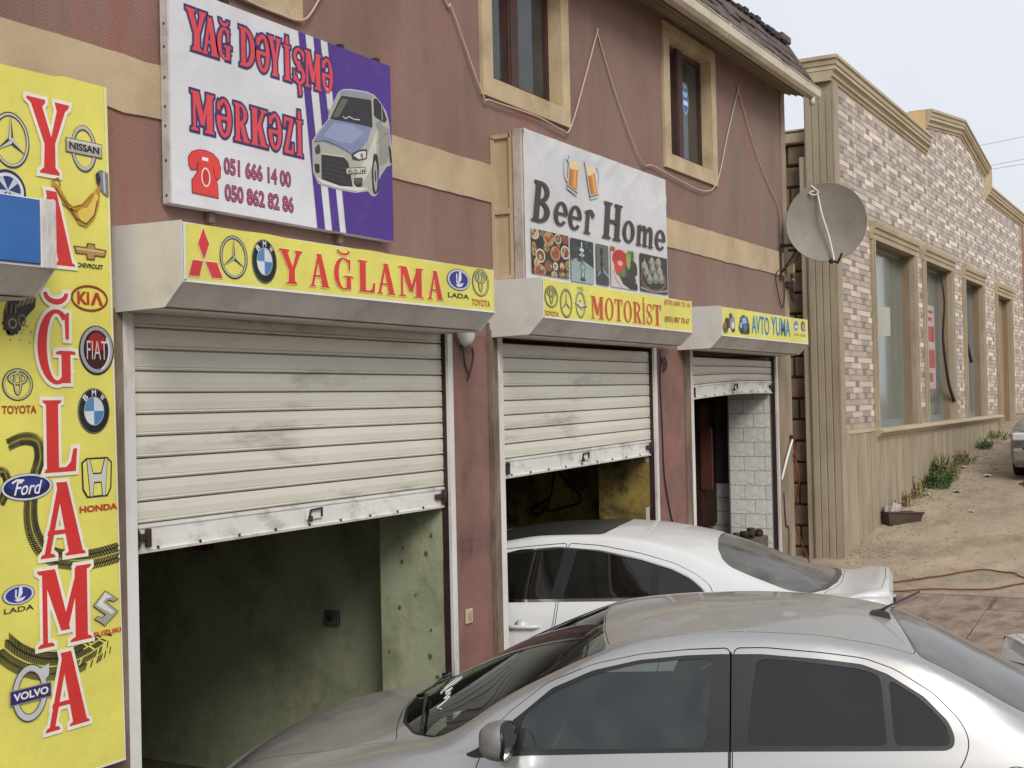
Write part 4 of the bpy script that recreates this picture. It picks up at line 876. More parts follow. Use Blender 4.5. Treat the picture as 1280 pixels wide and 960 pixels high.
for ch, x0, x1, z1 in row: 
    a = Art(t, YP, .0005); letter(a, ch, x0 + .012, 4.350, x1 - .004, z1 - .012, RB, 3, OB, grow=.002); a.build('letter')
row = [('M', 5.012, 5.197), ('Ə', 5.207, 5.336), ('R', 5.346, 5.480), ('K', 5.484, 5.632), ('Ə', 5.632, 5.758), ('Z', 5.766, 5.868), ('İ', 5.873, 5.955)]
for ch, x0, x1 in row:
    a = Art(t, YP, .0005); letter(a, ch, x0 + .010, 3.925, x1 - .006, 4.130, RB, 3, OB, grow=.002); a.build('letter')
a = Art(t, YP, .0005)
a.text('051 666 14 00', 5.268, 3.730, 5.828, 3.812, 'b04a66', 3, bold=.0, outline=('53254a', .045)); a.build('phone_number'); a = Art(t, YP, .0005); a.text('050 862 82 86', 5.272, 3.585, 5.848, 3.668, 'b04a66', 3, bold=.0, outline=('53254a', .045)); a.build('phone_number')
a = Art(t, YP, .0005)
hs = [(5.000, 3.735), (4.998, 3.775), (5.025, 3.805), (5.075, 3.822), (5.125, 3.826), (5.18, 3.818), (5.222, 3.792), (5.238, 3.75), (5.232, 3.70), (5.212, 3.685), (5.195, 3.70), (5.186, 3.735), (5.175, 3.762), (5.072, 3.762), (5.055, 3.742), (5.052, 3.718), (5.015, 3.712)]
bd = [(5.072, 3.765), (5.060, 3.70), (5.020, 3.655), (5.022, 3.592), (5.215, 3.588), (5.212, 3.655), (5.182, 3.72), (5.175, 3.765)]
for p in (hs, bd): a.poly(offset_poly(p, .005), '7d1f26', 3)
for p in (hs, bd): a.poly(p, 'd8403c', 4)
a.rect(5.095, 3.772, 5.142, 3.790, 'e8e6e6', 6).ring(5.122, 3.685, .034, .052, .008, .009, 'ead9d6', 6).disk(5.122, 3.685, .022, .036, 'c23331', 6); a.build('telephone_picture')
a = Art(t, YP, .0005, 2)
co = [(6.197, 4.185), (6.235, 4.27), (6.307, 4.375), (6.36, 4.402), (6.44, 4.418), (6.60, 4.435), (6.68, 4.430), (6.745, 4.396), (6.81, 4.345), (6.835, 4.28), (6.847, 4.20), (6.862, 4.10), (6.855, 4.02), (6.797, 3.998), (6.735, 3.935), (6.705, 3.90), (6.700, 3.82), (6.665, 3.790), (6.625, 3.791), (6.595, 3.815), (6.46, 3.785), (6.311, 3.782), (6.17, 3.785), (6.09, 3.790), (6.045, 3.85), (6.040, 4.03), (6.10, 4.095)]
a.poly(offset_poly(co, .006), 'b9b6c6', 2).poly(co, 'a9a99c', 3)
a.poly([(6.72, 4.25), (6.84, 4.25), (6.85, 4.10), (6.80, 4.02), (6.72, 3.98)], '8f9088', 4).poly([(6.60, 4.05), (6.70, 4.22), (6.69, 4.06), (6.62, 3.95), (6.55, 3.86), (6.45, 3.80), (6.42, 3.83)], 'c4c4b8', 4).poly([(6.06, 3.82), (6.30, 3.80), (6.60, 3.83), (6.50, 3.79), (6.30, 3.785), (6.12, 3.79)], 'd2d2c6', 6)
a.poly([(6.197, 4.188), (6.10, 4.09), (6.050, 4.03), (6.12, 4.045), (6.28, 4.035), (6.42, 4.015), (6.52, 4.06), (6.60, 4.13), (6.645, 4.222), (6.42, 4.225)], '7d86a8', 4).poly([(6.25, 4.18), (6.14, 4.08), (6.30, 4.07), (6.42, 4.08), (6.56, 4.17), (6.45, 4.20)], '8f9abb', 5)
a.poly([(6.212, 4.196), (6.330, 4.362), (6.646, 4.396), (6.652, 4.220), (6.43, 4.212)], '2c2b2e', 5).poly([(6.235, 4.21), (6.335, 4.345), (6.40, 4.352), (6.30, 4.225)], '5e675c', 6).poly([(6.307, 4.375), (6.36, 4.402), (6.60, 4.432), (6.68, 4.426), (6.645, 4.400), (6.330, 4.368)], '8b90a2', 5)
a.line([(6.34, 4.235), (6.37, 4.225), (6.40, 4.245), (6.46, 4.238), (6.52, 4.246)], .006, 'd5d7da', 7)
a.poly([(6.668, 4.405), (6.70, 4.42), (6.765, 4.38), (6.815, 4.30), (6.79, 4.275), (6.70, 4.29), (6.672, 4.30)], '26262a', 5).poly([(6.755, 4.385), (6.762, 4.39), (6.765, 4.285), (6.757, 4.285)], 'a9a99c', 6)
a.poly([(6.69, 4.262), (6.74, 4.285), (6.765, 4.262), (6.75, 4.225), (6.70, 4.228)], '8c8c86', 7)
a.poly([(6.12, 3.965), (6.345, 3.982), (6.388, 3.96), (6.43, 3.812), (6.25, 3.792), (6.118, 3.812)], '2f2b2c', 5).poly([(6.13, 3.975), (6.34, 3.99), (6.345, 3.983), (6.13, 3.967)], 'c7c7be', 6)
for k in range(5): a.rect(6.14, 3.83 + k * .027, 6.36, 3.834 + k * .027, '4a4646', 6)
a.poly([(6.055, 3.99), (6.10, 4.03), (6.115, 3.975), (6.07, 3.955)], '3c3c40', 5).poly([(6.418, 4.015), (6.50, 4.055), (6.59, 4.075), (6.585, 4.01), (6.50, 3.985), (6.43, 3.98)], '3a3a3d', 5).poly([(6.44, 4.010), (6.50, 4.042), (6.575, 4.06), (6.572, 4.015), (6.50, 3.995)], 'cfd2d2', 6).disk(6.53, 4.022, .016, .017, '77787c', 7)
a.poly([(6.358, 3.920), (6.570, 3.958), (6.575, 3.918), (6.363, 3.878)], '54544c', 7).poly([(6.363, 3.916), (6.565, 3.952), (6.570, 3.921), (6.368, 3.884)], 'c6c6b4', 8)
a.text('90-OL-144', 6.378, 3.897, 6.562, 3.927, '33332e', 9, bold=.02, warp=lambda X, Z: (X, Z + (X - 6.46) * .18)); a.disk(6.485, 3.845, .045, .028, '2f2b2c', 6).poly([(6.44, 3.87), (6.53, 3.885), (6.54, 3.86), (6.46, 3.83)], '55524e', 7).poly([(6.05, 3.90), (6.10, 3.905), (6.10, 3.85), (6.06, 3.845)], '2f2b2c', 6)
a.poly([(6.658, 4.055), (6.70, 4.06), (6.715, 3.98), (6.702, 3.82), (6.665, 3.795), (6.640, 3.81), (6.632, 3.93)], '232325', 6).disk(6.672, 3.915, .022, .10, '9b9b95', 7).disk(6.672, 3.915, .009, .04, '3a3a3a', 8)
a.poly([(6.825, 4.14), (6.855, 4.12), (6.862, 4.02), (6.838, 4.03)], '232325', 6).line([(6.69, 4.12), (6.80, 4.21), (6.845, 4.22)], .004, '7c7c74', 6).line([(6.052, 4.03), (6.16, 4.055), (6.30, 4.045), (6.42, 4.015), (6.47, 4.04)], .005, '55565c', 6).poly([(6.185, 4.235), (6.20, 4.262), (6.215, 4.24), (6.205, 4.22)], '8c8c86', 6)
a.build('car_picture')
b = MB()
for z in (3.56, 3.74, 3.92, 4.02, 4.17, 4.33, 4.45): b.lathe([(0, 0), (.006, 0)], (4.8715, -.045, z), 0, 8); b.bbox(4.868, 4.873, -.05, -.04, z - .006, z + .006, .001)
split_pieces(b.build('rivet', M_rust, t))
for x in (5.22, 6.36): MB().bbox(x - .03, x + .012, -.045, -.001, 3.455, 3.513, .004).build('bracket', M_jamb, t)
b = MB(); 
for x in (5.35, 6.40, 6.78): b.bbox(x - .02, x + .02, -.05, 0, 4.664, 4.70, .005)
split_pieces(b.build('clip', M_rust, t))

# ---- beer shop sign
t = thing('beer_shop_sign', 'white box sign with beer mugs, food photos and brown lettering on a plywood frame', 'sign', (9.65, -.15, 3.37))
M_ply = mat('plywood', 'c6b296', 'b19c80', 2, .8, .2, 30, stretch=(1, 1, .3), dirt='8f7858', dscale=4, damt=.4)
b = MB(); xl, xr, zb_, zt = 8.27, 10.985, 3.375, 4.475
b.box(xl + .022, xl + .03, -.165, -.02, zb_, zt - .05); b.box(xl + .01, xr, -.005, -.001, zb_, zt - .05)
b.build('back_board', M_ply, t)
b = MB(); b.box(xl + .05, xl + .075, -.19, -.02, zb_ + .0, zt - .03); b.box(xl + .0, xl + .05, -.19, -.16, zb_, zt - .02); b.box(xl, xl + .05, -.03, -.005, zb_, zt - .04); b.box(xl, xl + .05, -.16, -.03, 3.86, 3.90); b.box(xl, xr, -.17, -.01, zt - .05, zt - .02); b.box(xl, xl + .05, -.16, -.03, zb_, zb_ + .03); b.build('plywood_frame', M_ply, t)
YS = -.300
M_canvas_side = mat('dirty_canvas', 'b5aaa0', '8f8176', 3, .8, .4, 25, stretch=(1, 1, .5), dirt='6a5a50', dscale=6, damt=.6)
b = MB(); b.bbox(xl - .012, xr + .01, -.283, -.192, zb_ - .02, zt + .008, .012); b.build('canvas_wrap', M_canvas_side, t)
# creased front canvas
vs = []; fs = []; nx, nz = 70, 34
def crease(x, z):
    d = 0
    for (ax_, az, bx, bz, w, h) in ((8.27, 4.47, 8.75, 4.05, .03, .006), (8.27, 4.47, 8.60, 3.9, .025, .005), (8.8, 4.47, 8.42, 4.2, .025, .004), (9.6, 4.47, 9.3, 4.30, .03, .005), (9.9, 4.47, 9.55, 4.28, .03, .006), (10.4, 4.47, 10.05, 4.25, .03, .004), (10.98, 4.3, 10.5, 4.1, .03, .004), (8.3, 3.5, 8.34, 4.3, .02, .004)):
        v = Vector((bx - ax_, bz - az)); p = Vector((x - ax_, z - az)); tt = max(0, min(1, p.dot(v) / v.dot(v))); dd = (p - v * tt).length
        d += h * math.exp(-(dd / w) ** 2) * (1 - .6 * tt)
    return d
for j in range(nz + 1):
    for i in range(nx + 1):
        x = xl - .008 + (xr - xl + .014) * i / nx; z = zb_ - .012 + (zt - zb_ + .018) * j / nz
        vs.append((x, YS + .0095 - .9 * min(.0105, 2.0 * crease(x, z)), z))
for j in range(nz):
    for i in range(nx): k = j * (nx + 1) + i; fs.append((k, k + 1, k + nx + 2, k + nx + 1))
b = MB(); b.add(vs, fs, None, True); b.build('canvas', ink('cfcfd2'), t, recalc=False)
BR = '43302f'; YL = YS - .0008
def word_at(lets, c, shear, name='letter'):
    for ch, x0, z0, x1, z1 in lets:
        a = Art(t, YL); letter(a, ch, x0, z0, x1, z1, c, 3, None, shear, grow=.004); a.build(name)
word_at([('B', 8.345, 3.808, 8.635, 4.115), ('e', 8.70, 3.818, 8.925, 4.003), ('e', 8.945, 3.812, 9.170, 4.003), ('r', 9.215, 3.806, 9.40, 4.003)], BR, .22)
word_at([('H', 9.575, 3.806, 9.93, 4.110), ('o', 9.975, 3.812, 10.215, 4.0), ('m', 10.265, 3.812, 10.63, 3.995), ('e', 10.675, 3.812, 10.91, 3.995)], BR, .18)
# mugs
a = Art(t, YL)
for (p0, p1, p2, p3, hx) in (((9.000, 4.405), (9.185, 4.405), (9.120, 4.082), (8.945, 4.122), -1), ((9.265, 4.395), (9.440, 4.420), (9.520, 4.128), (9.365, 4.088), 1)):
    P = [Vector(p) for p in (p0, p1, p2, p3)]
    a.poly([tuple(p) for p in P], 'c7ccd2', 2)
    lerp = lambda u, v: tuple(P[0].lerp(P[1], u).lerp(P[3].lerp(P[2], u), v))
    a.poly([lerp(.08, .34), lerp(.92, .30), lerp(.92, .88), lerp(.08, .88)], 'c98336', 3).poly([lerp(.08, .18), lerp(.92, .12), lerp(.92, .34), lerp(.5, .40), lerp(.08, .40)], 'e6cf9a', 4).poly([lerp(.5, .36), lerp(.75, .34), lerp(.78, .84), lerp(.52, .85)], 'e0a456', 4).poly([lerp(.2, .45), lerp(.3, .45), lerp(.3, .85), lerp(.2, .85)], 'a9662a', 4)
    a.poly([lerp(.0, .90), lerp(1, .90), lerp(1, .95), lerp(0, .95)], '8f7a66', 4)
    hc = lerp(.0 if hx < 0 else 1., .45); a.polys(ring_quads(hc[0] + hx * .02, hc[1], .055, .10, .018, .022, 20), 'c3c9d4', 1)
a.build('beer_mug_picture')
def photo(x0, z0, x1, z1, base, fn):
    a = Art(t, YL, .0005); a.rect(x0, z0, x1, z1, base, 1); fn(a, x0, z0, x1 - x0, z1 - z0); a.build('food_picture')
def clipd(a, x0, z0, w, h, u, v, ru, rv, c, lay):
    pts = [(min(max(p[0], x0), x0 + w), min(max(p[1], z0), z0 + h)) for p in ell(x0 + u * w, z0 + v * h, ru * w, rv * h, 14)]
    a.poly(pts, c, lay)
def f1(a, x0, z0, w, h):
    r = random.Random(11); cs = ['6b4a2c', '9c4a30', '7c7a4a', 'b08a5a', '8a3f2c', 'a89c80', '5e6a3a', 'c4a878', '7a5a40']
    spots = [(.08, .9, .12, .14), (.27, .93, .08, .1), (.45, .84, .15, .17), (.7, .88, .1, .12), (.9, .9, .12, .14), (.05, .55, .07, .16), (.22, .42, .13, .16), (.38, .62, .1, .13), (.62, .53, .14, .17), (.9, .6, .13, .16), (.43, .22, .13, .16), (.2, .08, .16, .15), (.62, .24, .07, .1), (.80, .26, .08, .12), (.97, .3, .08, .12), (.58, .04, .08, .08), (.80, .06, .13, .1), (.97, .05, .06, .1), (.12, .25, .07, .1), (.7, .7, .06, .08)]
    for k, (u, v, ru, rv) in enumerate(spots):
        clipd(a, x0, z0, w, h, u, v, ru, rv, ['c9bfa8', '4a3426', 'a8885c'][k % 3], 2); clipd(a, x0, z0, w, h, u, v, ru * .76, rv * .76, r.choice(cs), 3); 
        for q in range(5): clipd(a, x0, z0, w, h, u + r.uniform(-.5, .5) * ru, v + r.uniform(-.5, .5) * rv, ru * .24, rv * .24, r.choice(cs), 4)
photo(8.342, 3.412, 8.950, 3.747, '2d2320', f1)
def f2(a, x0, z0, w, h):
    r = random.Random(3); a.poly([(x0, z0), (x0 + w, z0), (x0 + w, z0 + .38 * h), (x0 + .6 * w, z0 + .5 * h), (x0 + .25 * w, z0 + .55 * h), (x0, z0 + .5 * h)], '8fa0a0', 2)
    for k in range(26): clipd(a, x0, z0, w, h, r.random(), r.uniform(.5, 1), .05, .04, r.choice(['2e3a36', '4c5850', '3a4540']), 3)
    for (u, v, ru, rv, c) in ((.47, .88, .03, .08, 'b9bdb8'), (.47, .76, .10, .04, 'cfd2cc'), (.47, .68, .06, .06, '8b9090'), (.47, .64, .12, .03, 'c2c6c0'), (.47, .5, .05, .12, '5b6666'), (.5, .36, .14, .1, '6e7c7e'), (.5, .36, .08, .06, '93a2a4'), (.5, .18, .09, .13, '4b5556'), (.5, .2, .05, .08, '9daaab'), (.5, .07, .13, .04, '36403f')): clipd(a, x0, z0, w, h, u, v, ru, rv, c, 4 + (c in ('93a2a4', '9daaab', '8b9090')))
photo(8.986, 3.400, 9.396, 3.742, '2c3734', f2)
def f3(a, x0, z0, w, h):
    a.poly([(x0, z0 + .3 * h), (x0 + w, z0 + .3 * h), (x0 + w, z0 + h), (x0, z0 + h)], '5f6158', 2).poly([(x0, z0), (x0, z0 + .12 * h), (x0 + .45 * w, z0 + .32 * h), (x0 + w, z0 + .12 * h), (x0 + w, z0)], '3b403f', 3).poly([(x0 + .1 * w, z0 + .27 * h), (x0 + .45 * w, z0 + .42 * h), (x0 + w, z0 + .26 * h), (x0 + w, z0 + .18 * h), (x0 + .45 * w, z0 + .33 * h), (x0, z0 + .16 * h)], '7e8c8e', 4)
    a.poly(stroke([(x0 + .42 * w, z0 + .3 * h), (x0 + .42 * w, z0 + .82 * h)], .02), '33332f', 5)
    for u, v, ru, rv in ((.42, .82, .12, .1), (.42, .62, .08, .05), (.42, .5, .12, .06), (.42, .35, .1, .05)): clipd(a, x0, z0, w, h, u, v, ru, rv, '2f2f2c', 5)
photo(9.449, 3.408, 9.684, 3.741, '44473f', f3)
def f4(a, x0, z0, w, h):
    clipd(a, x0, z0, w, h, .35, .72, .30, .24, 'b52a26', 3); clipd(a, x0, z0, w, h, .28, .5, .16, .2, 'c9403a', 3); clipd(a, x0, z0, w, h, .35, .62, .10, .07, 'e2a39a', 4)
    clipd(a, x0, z0, w, h, .72, .82, .15, .17, '6f8a3a', 3); clipd(a, x0, z0, w, h, .66, .7, .08, .2, '90a650', 4); clipd(a, x0, z0, w, h, .82, .86, .06, .14, '4c6a2c', 4)
    clipd(a, x0, z0, w, h, .82, .46, .20, .30, '3a322e', 3); clipd(a, x0, z0, w, h, .62, .45, .12, .2, '4a4a34', 3); clipd(a, x0, z0, w, h, .40, .33, .14, .06, '3f7a33', 5); clipd(a, x0, z0, w, h, .48, .42, .05, .12, '4d8c3c', 5)
    a.poly([(x0 + .3 * w, z0 + .3 * h), (x0 + .55 * w, z0 + .3 * h), (x0 + w, z0 + .16 * h), (x0 + w, z0), (x0 + .72 * w, z0), (x0 + .45 * w, z0 + .1 * h)], '2c2624', 4).poly([(x0 + .9 * w, z0 + .35 * h), (x0 + w, z0 + .4 * h), (x0 + w, z0 + .1 * h)], 'cfcac4', 5).line([(x0 + .08 * w, z0 + .4 * h), (x0 + .2 * w, z0 + .15 * h), (x0 + .4 * w, z0 + .02 * h)], .006, '6b6460', 3)
    clipd(a, x0, z0, w, h, .05, .95, .12, .08, '9a5a34', 3)
photo(9.727, 3.408, 10.270, 3.746, 'c6c1bb', f4)
def f5(a, x0, z0, w, h):
    clipd(a, x0, z0, w, h, .48, .36, .47, .34, '7a5a50', 2); clipd(a, x0, z0, w, h, .48, .38, .43, .30, '2c2826', 3)
    r = random.Random(8)
    for u, v in ((.22, .5), (.45, .62), (.70, .58), (.33, .34), (.55, .38), (.76, .4), (.15, .66), (.42, .80), (.66, .82)):
        clipd(a, x0, z0, w, h, u, v, .12, .13, '7d8072', 4); clipd(a, x0, z0, w, h, u, v + .05, .07, .09, 'aaac9c', 5); a.poly([(x0 + (u - .03) * w, z0 + (v + .08) * h), (x0 + (u + .03) * w, z0 + (v + .08) * h), (x0 + u * w, z0 + min(.98, v + .22) * h)], 'b8b9aa', 6)
        for k in (-.06, 0, .06): a.poly(stroke([(x0 + (u + k * .6) * w, z0 + (v + .1) * h), (x0 + (u + k) * w, z0 + (v - .08) * h)], .004), '5d6055', 7)
    a.poly([(x0, z0 + .12 * h), (x0 + .5 * w, z0 + .02 * h), (x0 + w, z0 + .14 * h), (x0 + w, z0 + .08 * h), (x0 + .5 * w, z0), (x0, z0 + .06 * h)], '8f8b84', 3)
photo(10.337, 3.412, 10.958, 3.745, '332f2c', f5)

# ---- yellow strips on the housings
YF = -.4655
def strip(x0, x1, label, seed, z0=3.070, z1=3.350, hem=True):
    t = thing('sign_strip', label, 'sign', ((x0 + x1) / 2, YF, z0), 'yellow sign strips on the shutter housings')
    ribbon('fabric', x0, x1, z0, z1, YF + .0012, YEL, t, 60, 4, .0010, .006, seed)
    if hem: 
        b = MB(); b.add([(x0, YF - .0002, z0 - .006), (x1, YF - .0002, z0 - .006), (x1, YF - .0002, z0 + .006), (x0, YF - .0002, z0 + .006)], [(0, 1, 2, 3)]); b.add([(x0 - .004, YF - .0002, z0), (x0 + .012, YF - .0002, z0), (x0 + .012, YF - .0002, z1), (x0 - .004, YF - .0002, z1)], [(0, 1, 2, 3)]); b.build('hem', ink('e3e2de'), t, recalc=False)
    return t
t = strip(4.548, 7.484, 'long yellow sign strip with red lettering and five car badges above the green garage', 5)
a = Art(t, YF)
for p in ([(4.679, 3.335), (4.642, 3.258), (4.681, 3.180), (4.719, 3.260)], [(4.603, 3.173), (4.674, 3.173), (4.648, 3.096), (4.574, 3.096)], [(4.690, 3.173), (4.771, 3.173), (4.812, 3.098), (4.735, 3.096)]): a.poly(offset_poly(p, .003), 'f0ecd8', 2).poly(p, 'd23a3c', 3)
a.build('badge')
a = Art(t, YF); star3(a, 4.895, 3.210, .100, .106, 2, '33342f', 'b5b7b0', .07); a.build('badge')
a = Art(t, YF); quarter_roundel(a, 5.128, 3.209, .098, .114); a.build('badge')
for ch, x0, x1 in (('Y', 5.243, 5.440), ('A', 5.495, 5.672), ('Ğ', 5.712, 5.895), ('L', 5.940, 6.105), ('A', 6.120, 6.312), ('M', 6.345, 6.612), ('A', 6.660, 6.843)):
    a = Art(t, YF); letter(a, ch, x0, 3.108, x1, 3.290, 'd23a2c', 3, ('ece6a0', .004)); a.build('letter')
a = Art(t, YF); sail_oval(a, 7.032, 3.254, .142, .070); a.build('badge'); a = Art(t, YF); a.text('LADA', 6.900, 3.135, 7.156, 3.166, '33322a', 2, bold=.02); a.build('lettering')
a = Art(t, YF); three_ovals(a, 7.310, 3.255, .108, .090, 2, '3a3b2c', 'b3b58c'); a.build('badge'); a = Art(t, YF); a.text('TOYOTA', 7.190, 3.098, 7.430, 3.142, 'b5561f', 2, bold=.02); a.build('lettering')
t = strip(8.196, 11.124, 'middle yellow sign strip with orange lettering and small phone numbers', 6)
a = Art(t, YF); three_ovals(a, 8.322, 3.225, .105, .080, 2, '26261f', 'a3a672'); a.build('badge'); a = Art(t, YF); a.text('TOYOTA', 8.205, 3.082, 8.432, 3.118, 'b5561f', 2, bold=.02); a.build('lettering')
a = Art(t, YF); star3(a, 8.562, 3.190, .098, .106, 2, '2d2e28', 'a9ab7c', .06); a.build('badge')
a = Art(t, YF); a.ring(8.805, 3.195, .085, .105, .020, .020, '4c4d40', 2).ring(8.803, 3.197, .080, .100, .010, .010, 'b9bba8', 3)
a.poly([(8.690, 3.200), (8.80, 3.210), (8.775, 3.235), (8.885, 3.190), (8.925, 3.183), (8.815, 3.172), (8.84, 3.150), (8.73, 3.195)], '33332c', 4).poly([(8.70, 3.203), (8.81, 3.214), (8.79, 3.228), (8.885, 3.187), (8.81, 3.176), (8.825, 3.160), (8.74, 3.197)], 'cfd0c0', 5); a.build('badge'); a = Art(t, YF); a.text('OPEL', 8.745, 3.306, 8.865, 3.330, '9a9a60', 2, bold=.0); a.build('badge')
for ch, x0, x1 in (('M', 8.985, 9.210), ('O', 9.240, 9.400), ('T', 9.425, 9.575), ('O', 9.600, 9.762), ('R', 9.790, 9.965), ('İ', 9.975, 10.045), ('S', 10.065, 10.195), ('T', 10.215, 10.390)):
    a = Art(t, YF); letter(a, ch, x0, 3.098, x1, 3.275, 'c2481f', 3, ('e9d98a', .003)); a.build('letter')
a = Art(t, YF); a.text('(070) 600 75 10', 10.470, 3.280, 11.08, 3.335, 'cf6a35', 2, bold=.012); a.build('phone_number'); a = Art(t, YF); a.text('(055) 887 70 67', 10.470, 3.125, 11.06, 3.190, 'a8541f', 2, bold=.02); a.build('phone_number')
t = strip(11.916, 14.834, 'farthest yellow sign strip with blue lettering beside the satellite dish', 7)
a = Art(t, YF)
a.disk(12.02, 3.15, .075, .055, '6b4a3a', 3).disk(12.06, 3.19, .06, .06, '3a2c26', 4).disk(12.00, 3.17, .03, .03, 'a8703a', 5).poly([(12.10, 3.16), (12.14, 3.28), (12.20, 3.30), (12.28, 3.25), (12.30, 3.16), (12.22, 3.14)], '8f8f9c', 3).poly([(12.17, 3.19), (12.26, 3.22), (12.27, 3.15), (12.20, 3.14)], 'd5d8e0', 5).disk(12.17, 3.27, .04, .03, '4c4455', 5).disk(12.12, 3.20, .03, .05, '6b2f44', 5).disk(12.24, 3.14, .05, .03, '2c2c2c', 4).build('washer_picture')
a = Art(t, YF); a.poly([(12.40, 3.16), (12.46, 3.27), (12.55, 3.30), (12.68, 3.28), (12.74, 3.20), (12.74, 3.12), (12.60, 3.10), (12.44, 3.12)], '3b4656', 3).poly([(12.50, 3.26), (12.62, 3.28), (12.66, 3.22), (12.52, 3.20)], '8fb0d8', 4).disk(12.47, 3.19, .03, .03, '9fc0e0', 4).disk(12.50, 3.13, .05, .03, '1d2026', 4).disk(12.68, 3.14, .05, .035, '1d2026', 4).disk(12.60, 3.17, .05, .03, '58708c', 4).build('car_picture')
a = Art(t, YF); a.text('AVTO', 12.815, 3.122, 13.385, 3.310, '1f72a8', 3, bold=.0, outline=('8fd0d0', .02)); a.build('letters'); a = Art(t, YF); a.text('YUMA', 13.470, 3.130, 14.135, 3.325, '1f6fb5', 3, bold=.0, outline=('8fd0d0', .02)); a.build('letters')
a = Art(t, YF); a.disk(14.37, 3.265, .085, .055, '5b84c4', 2).rect(14.31, 3.235, 14.43, 3.27, 'd9dfee', 3).disk(14.64, 3.27, .08, .058, '4a5a5a', 2).disk(14.64, 3.26, .045, .035, 'c4a05c', 3).disk(14.68, 3.23, .06, .02, '9a8ac0', 3); a.text('avto yuma', 14.30, 3.135, 14.74, 3.185, 'a9b56c', 2, bold=.01); a.build('printed_icons')
# ------------------------------------------------------------------ ground
GX = [-1e3, 16.2, 17.9, 19.8, 23.7, 31.4, 40, 60, 1e4]; GZ = [0, 0, .14, .40, .82, 1.5, 2.1, 2.4, 2.4]
_n = np.random.RandomState(4); _ph = _n.uniform(0, 6.28, (10, 2)); _fr = _n.uniform(.5, 5.5, (10, 2)) * np.where(_n.rand(10, 2) > .5, 1, -1)
def gz(x, y):
    if 4.0 < x < 8.2 and .5 < y < 6: return -.7
    z = np.interp(x, GX, GZ); k = min(1, max(0, (x - 16.1) / .9)) * (1 if -12 < y < .5 else 0)
    s = sum(math.sin(_fr[i, 0] * x + _ph[i, 0] + math.sin(_fr[i, 1] * y + _ph[i, 1])) / (abs(_fr[i, 0]) + 1) for i in range(10)) * .012
    heap = .05 * math.exp(-(y / .7) ** 2)
    return float(z + k * (s + heap + .012 * math.sin(x * 7.1 + y * 5.3) * math.sin(y * 8.7 - x * 2.2)))
xs = list(np.concatenate([[-1200, -300, -80, -20, -8], np.arange(-4, 15.9, 1.), np.arange(15.9, 24, .09), np.arange(24, 40, .16), [41, 44, 50, 60, 90, 200, 600, 2500]]))
ys = list(np.concatenate([[-2500, -600, -200, -60, -20, -12], np.arange(-8, .45, .11), [.57, .6, 1.5, 4, 6.1, 10, 30, 100, 500, 2500]]))
vs = [(x, y, gz(x, y) - .004) for y in ys for x in xs]; nx = len(xs)
fs = [(j * nx + i, j * nx + i + 1, (j + 1) * nx + i + 1, (j + 1) * nx + i) for j in range(len(ys) - 1) for i in range(nx - 1)]
M_dirt = mat('dusty_dirt', 'aa9a82', '918270', .8, .98, 1., 14, dirt='6a5d4c', dscale=1.0, damt=.7, drange=(.47, .70), dirt2=('b3a48c', 7., .5, (.5, .66), (1, 1, 1)))
g = MB(); g.add(vs, fs, None, True); tag(g.build('ground', M_dirt, recalc=False), kind='structure')
# paving of long slabs in front of the garages
pv = thing('pavement', 'worn reddish grey paving slabs in front of the garages', 'pavement', (12, -3, 0)); pv['kind'] = 'structure'
del pv['category']; del pv['label']
M_slab = mat('paving_slab', '9a8775', '857365', 2.2, .93, .6, 18, dirt='5a4a40', dscale=2.2, damt=.75, drange=(.46, .68), stretch=(.7, 1.5, 1), objvar=.07)
MB().add([(-4, -9, .001), (16.25, -9, .001), (16.25, -.02, .001), (-4, -.02, .001)], [(0, 1, 2, 3)]).build('slab_bed', mat('joint_sand', '75655a', '62554a', 5, .98, .5, 30), pv)
for r_ in range(17):
    x1 = 16.02; k = 0
    while x1 > 6.5:
        L_ = {0: (2.12, 1.25, 1.7)[r_ % 3] if r_ != 4 else .86}.get(k, 2.12); y1 = -.30 - r_ * .51; hgt = .018 + rnd.uniform(0, .006)
        Mx = Matrix.Translation((x1 - L_ / 2, y1 - .25 - .065 * (16 - x1) * .9, .001)) @ Matrix.Rotation(.062 + rnd.uniform(-.003, .003), 4, 'Z') @ Matrix.Rotation(rnd.uniform(-.004, .004), 4, 'X')
        MB().bbox(-L_ / 2, L_ / 2, -.250, .250, 0, hgt, .008, M=Mx).build('paving_slab', M_slab, pv); x1 -= L_ + (.012 if not (r_ == 4 and k == 0) else .07); k += 1
MB().bbox(-1, 15.9, -.28, -.03, .002, .03, .012).build('threshold', M_concrete, pv)
# loose stones at the paving edge and along the wall
b = MB(); ico = [(0, 0, 1), (.9, 0, .2), (.28, .85, .25), (-.72, .52, .2), (-.72, -.52, .25), (.28, -.85, .2), (0, 0, -.6)]; icf = [(0, 1, 2), (0, 2, 3), (0, 3, 4), (0, 4, 5), (0, 5, 1), (6, 2, 1), (6, 3, 2), (6, 4, 3), (6, 5, 4), (6, 1, 5)]
for k in range(1300):
    if k < 1000: x, y = rnd.uniform(16.1, 33), -abs(rnd.gauss(0, .55)) - .05
    else: x, y = rnd.uniform(16.2, 31), rnd.uniform(-4.5, 0)
    s = rnd.uniform(.005, .022) * (1.7 if rnd.random() < .06 else 1); z = gz(x, y); a_ = rnd.uniform(0, 6.28)
    b.add([(x + s * (p[0] * math.cos(a_) - p[1] * math.sin(a_)) * 1.3, y + s * (p[0] * math.sin(a_) + p[1] * math.cos(a_)), z + s * p[2] * .6) for p in ico], icf)
tag(b.build('loose_stone', mat('stone_grit', 'a89b85', '8f8270', 4, .95, .3, 40)), 'scattered small stones and grit on the dirt beside the tiled building', 'stones', kind='stuff')

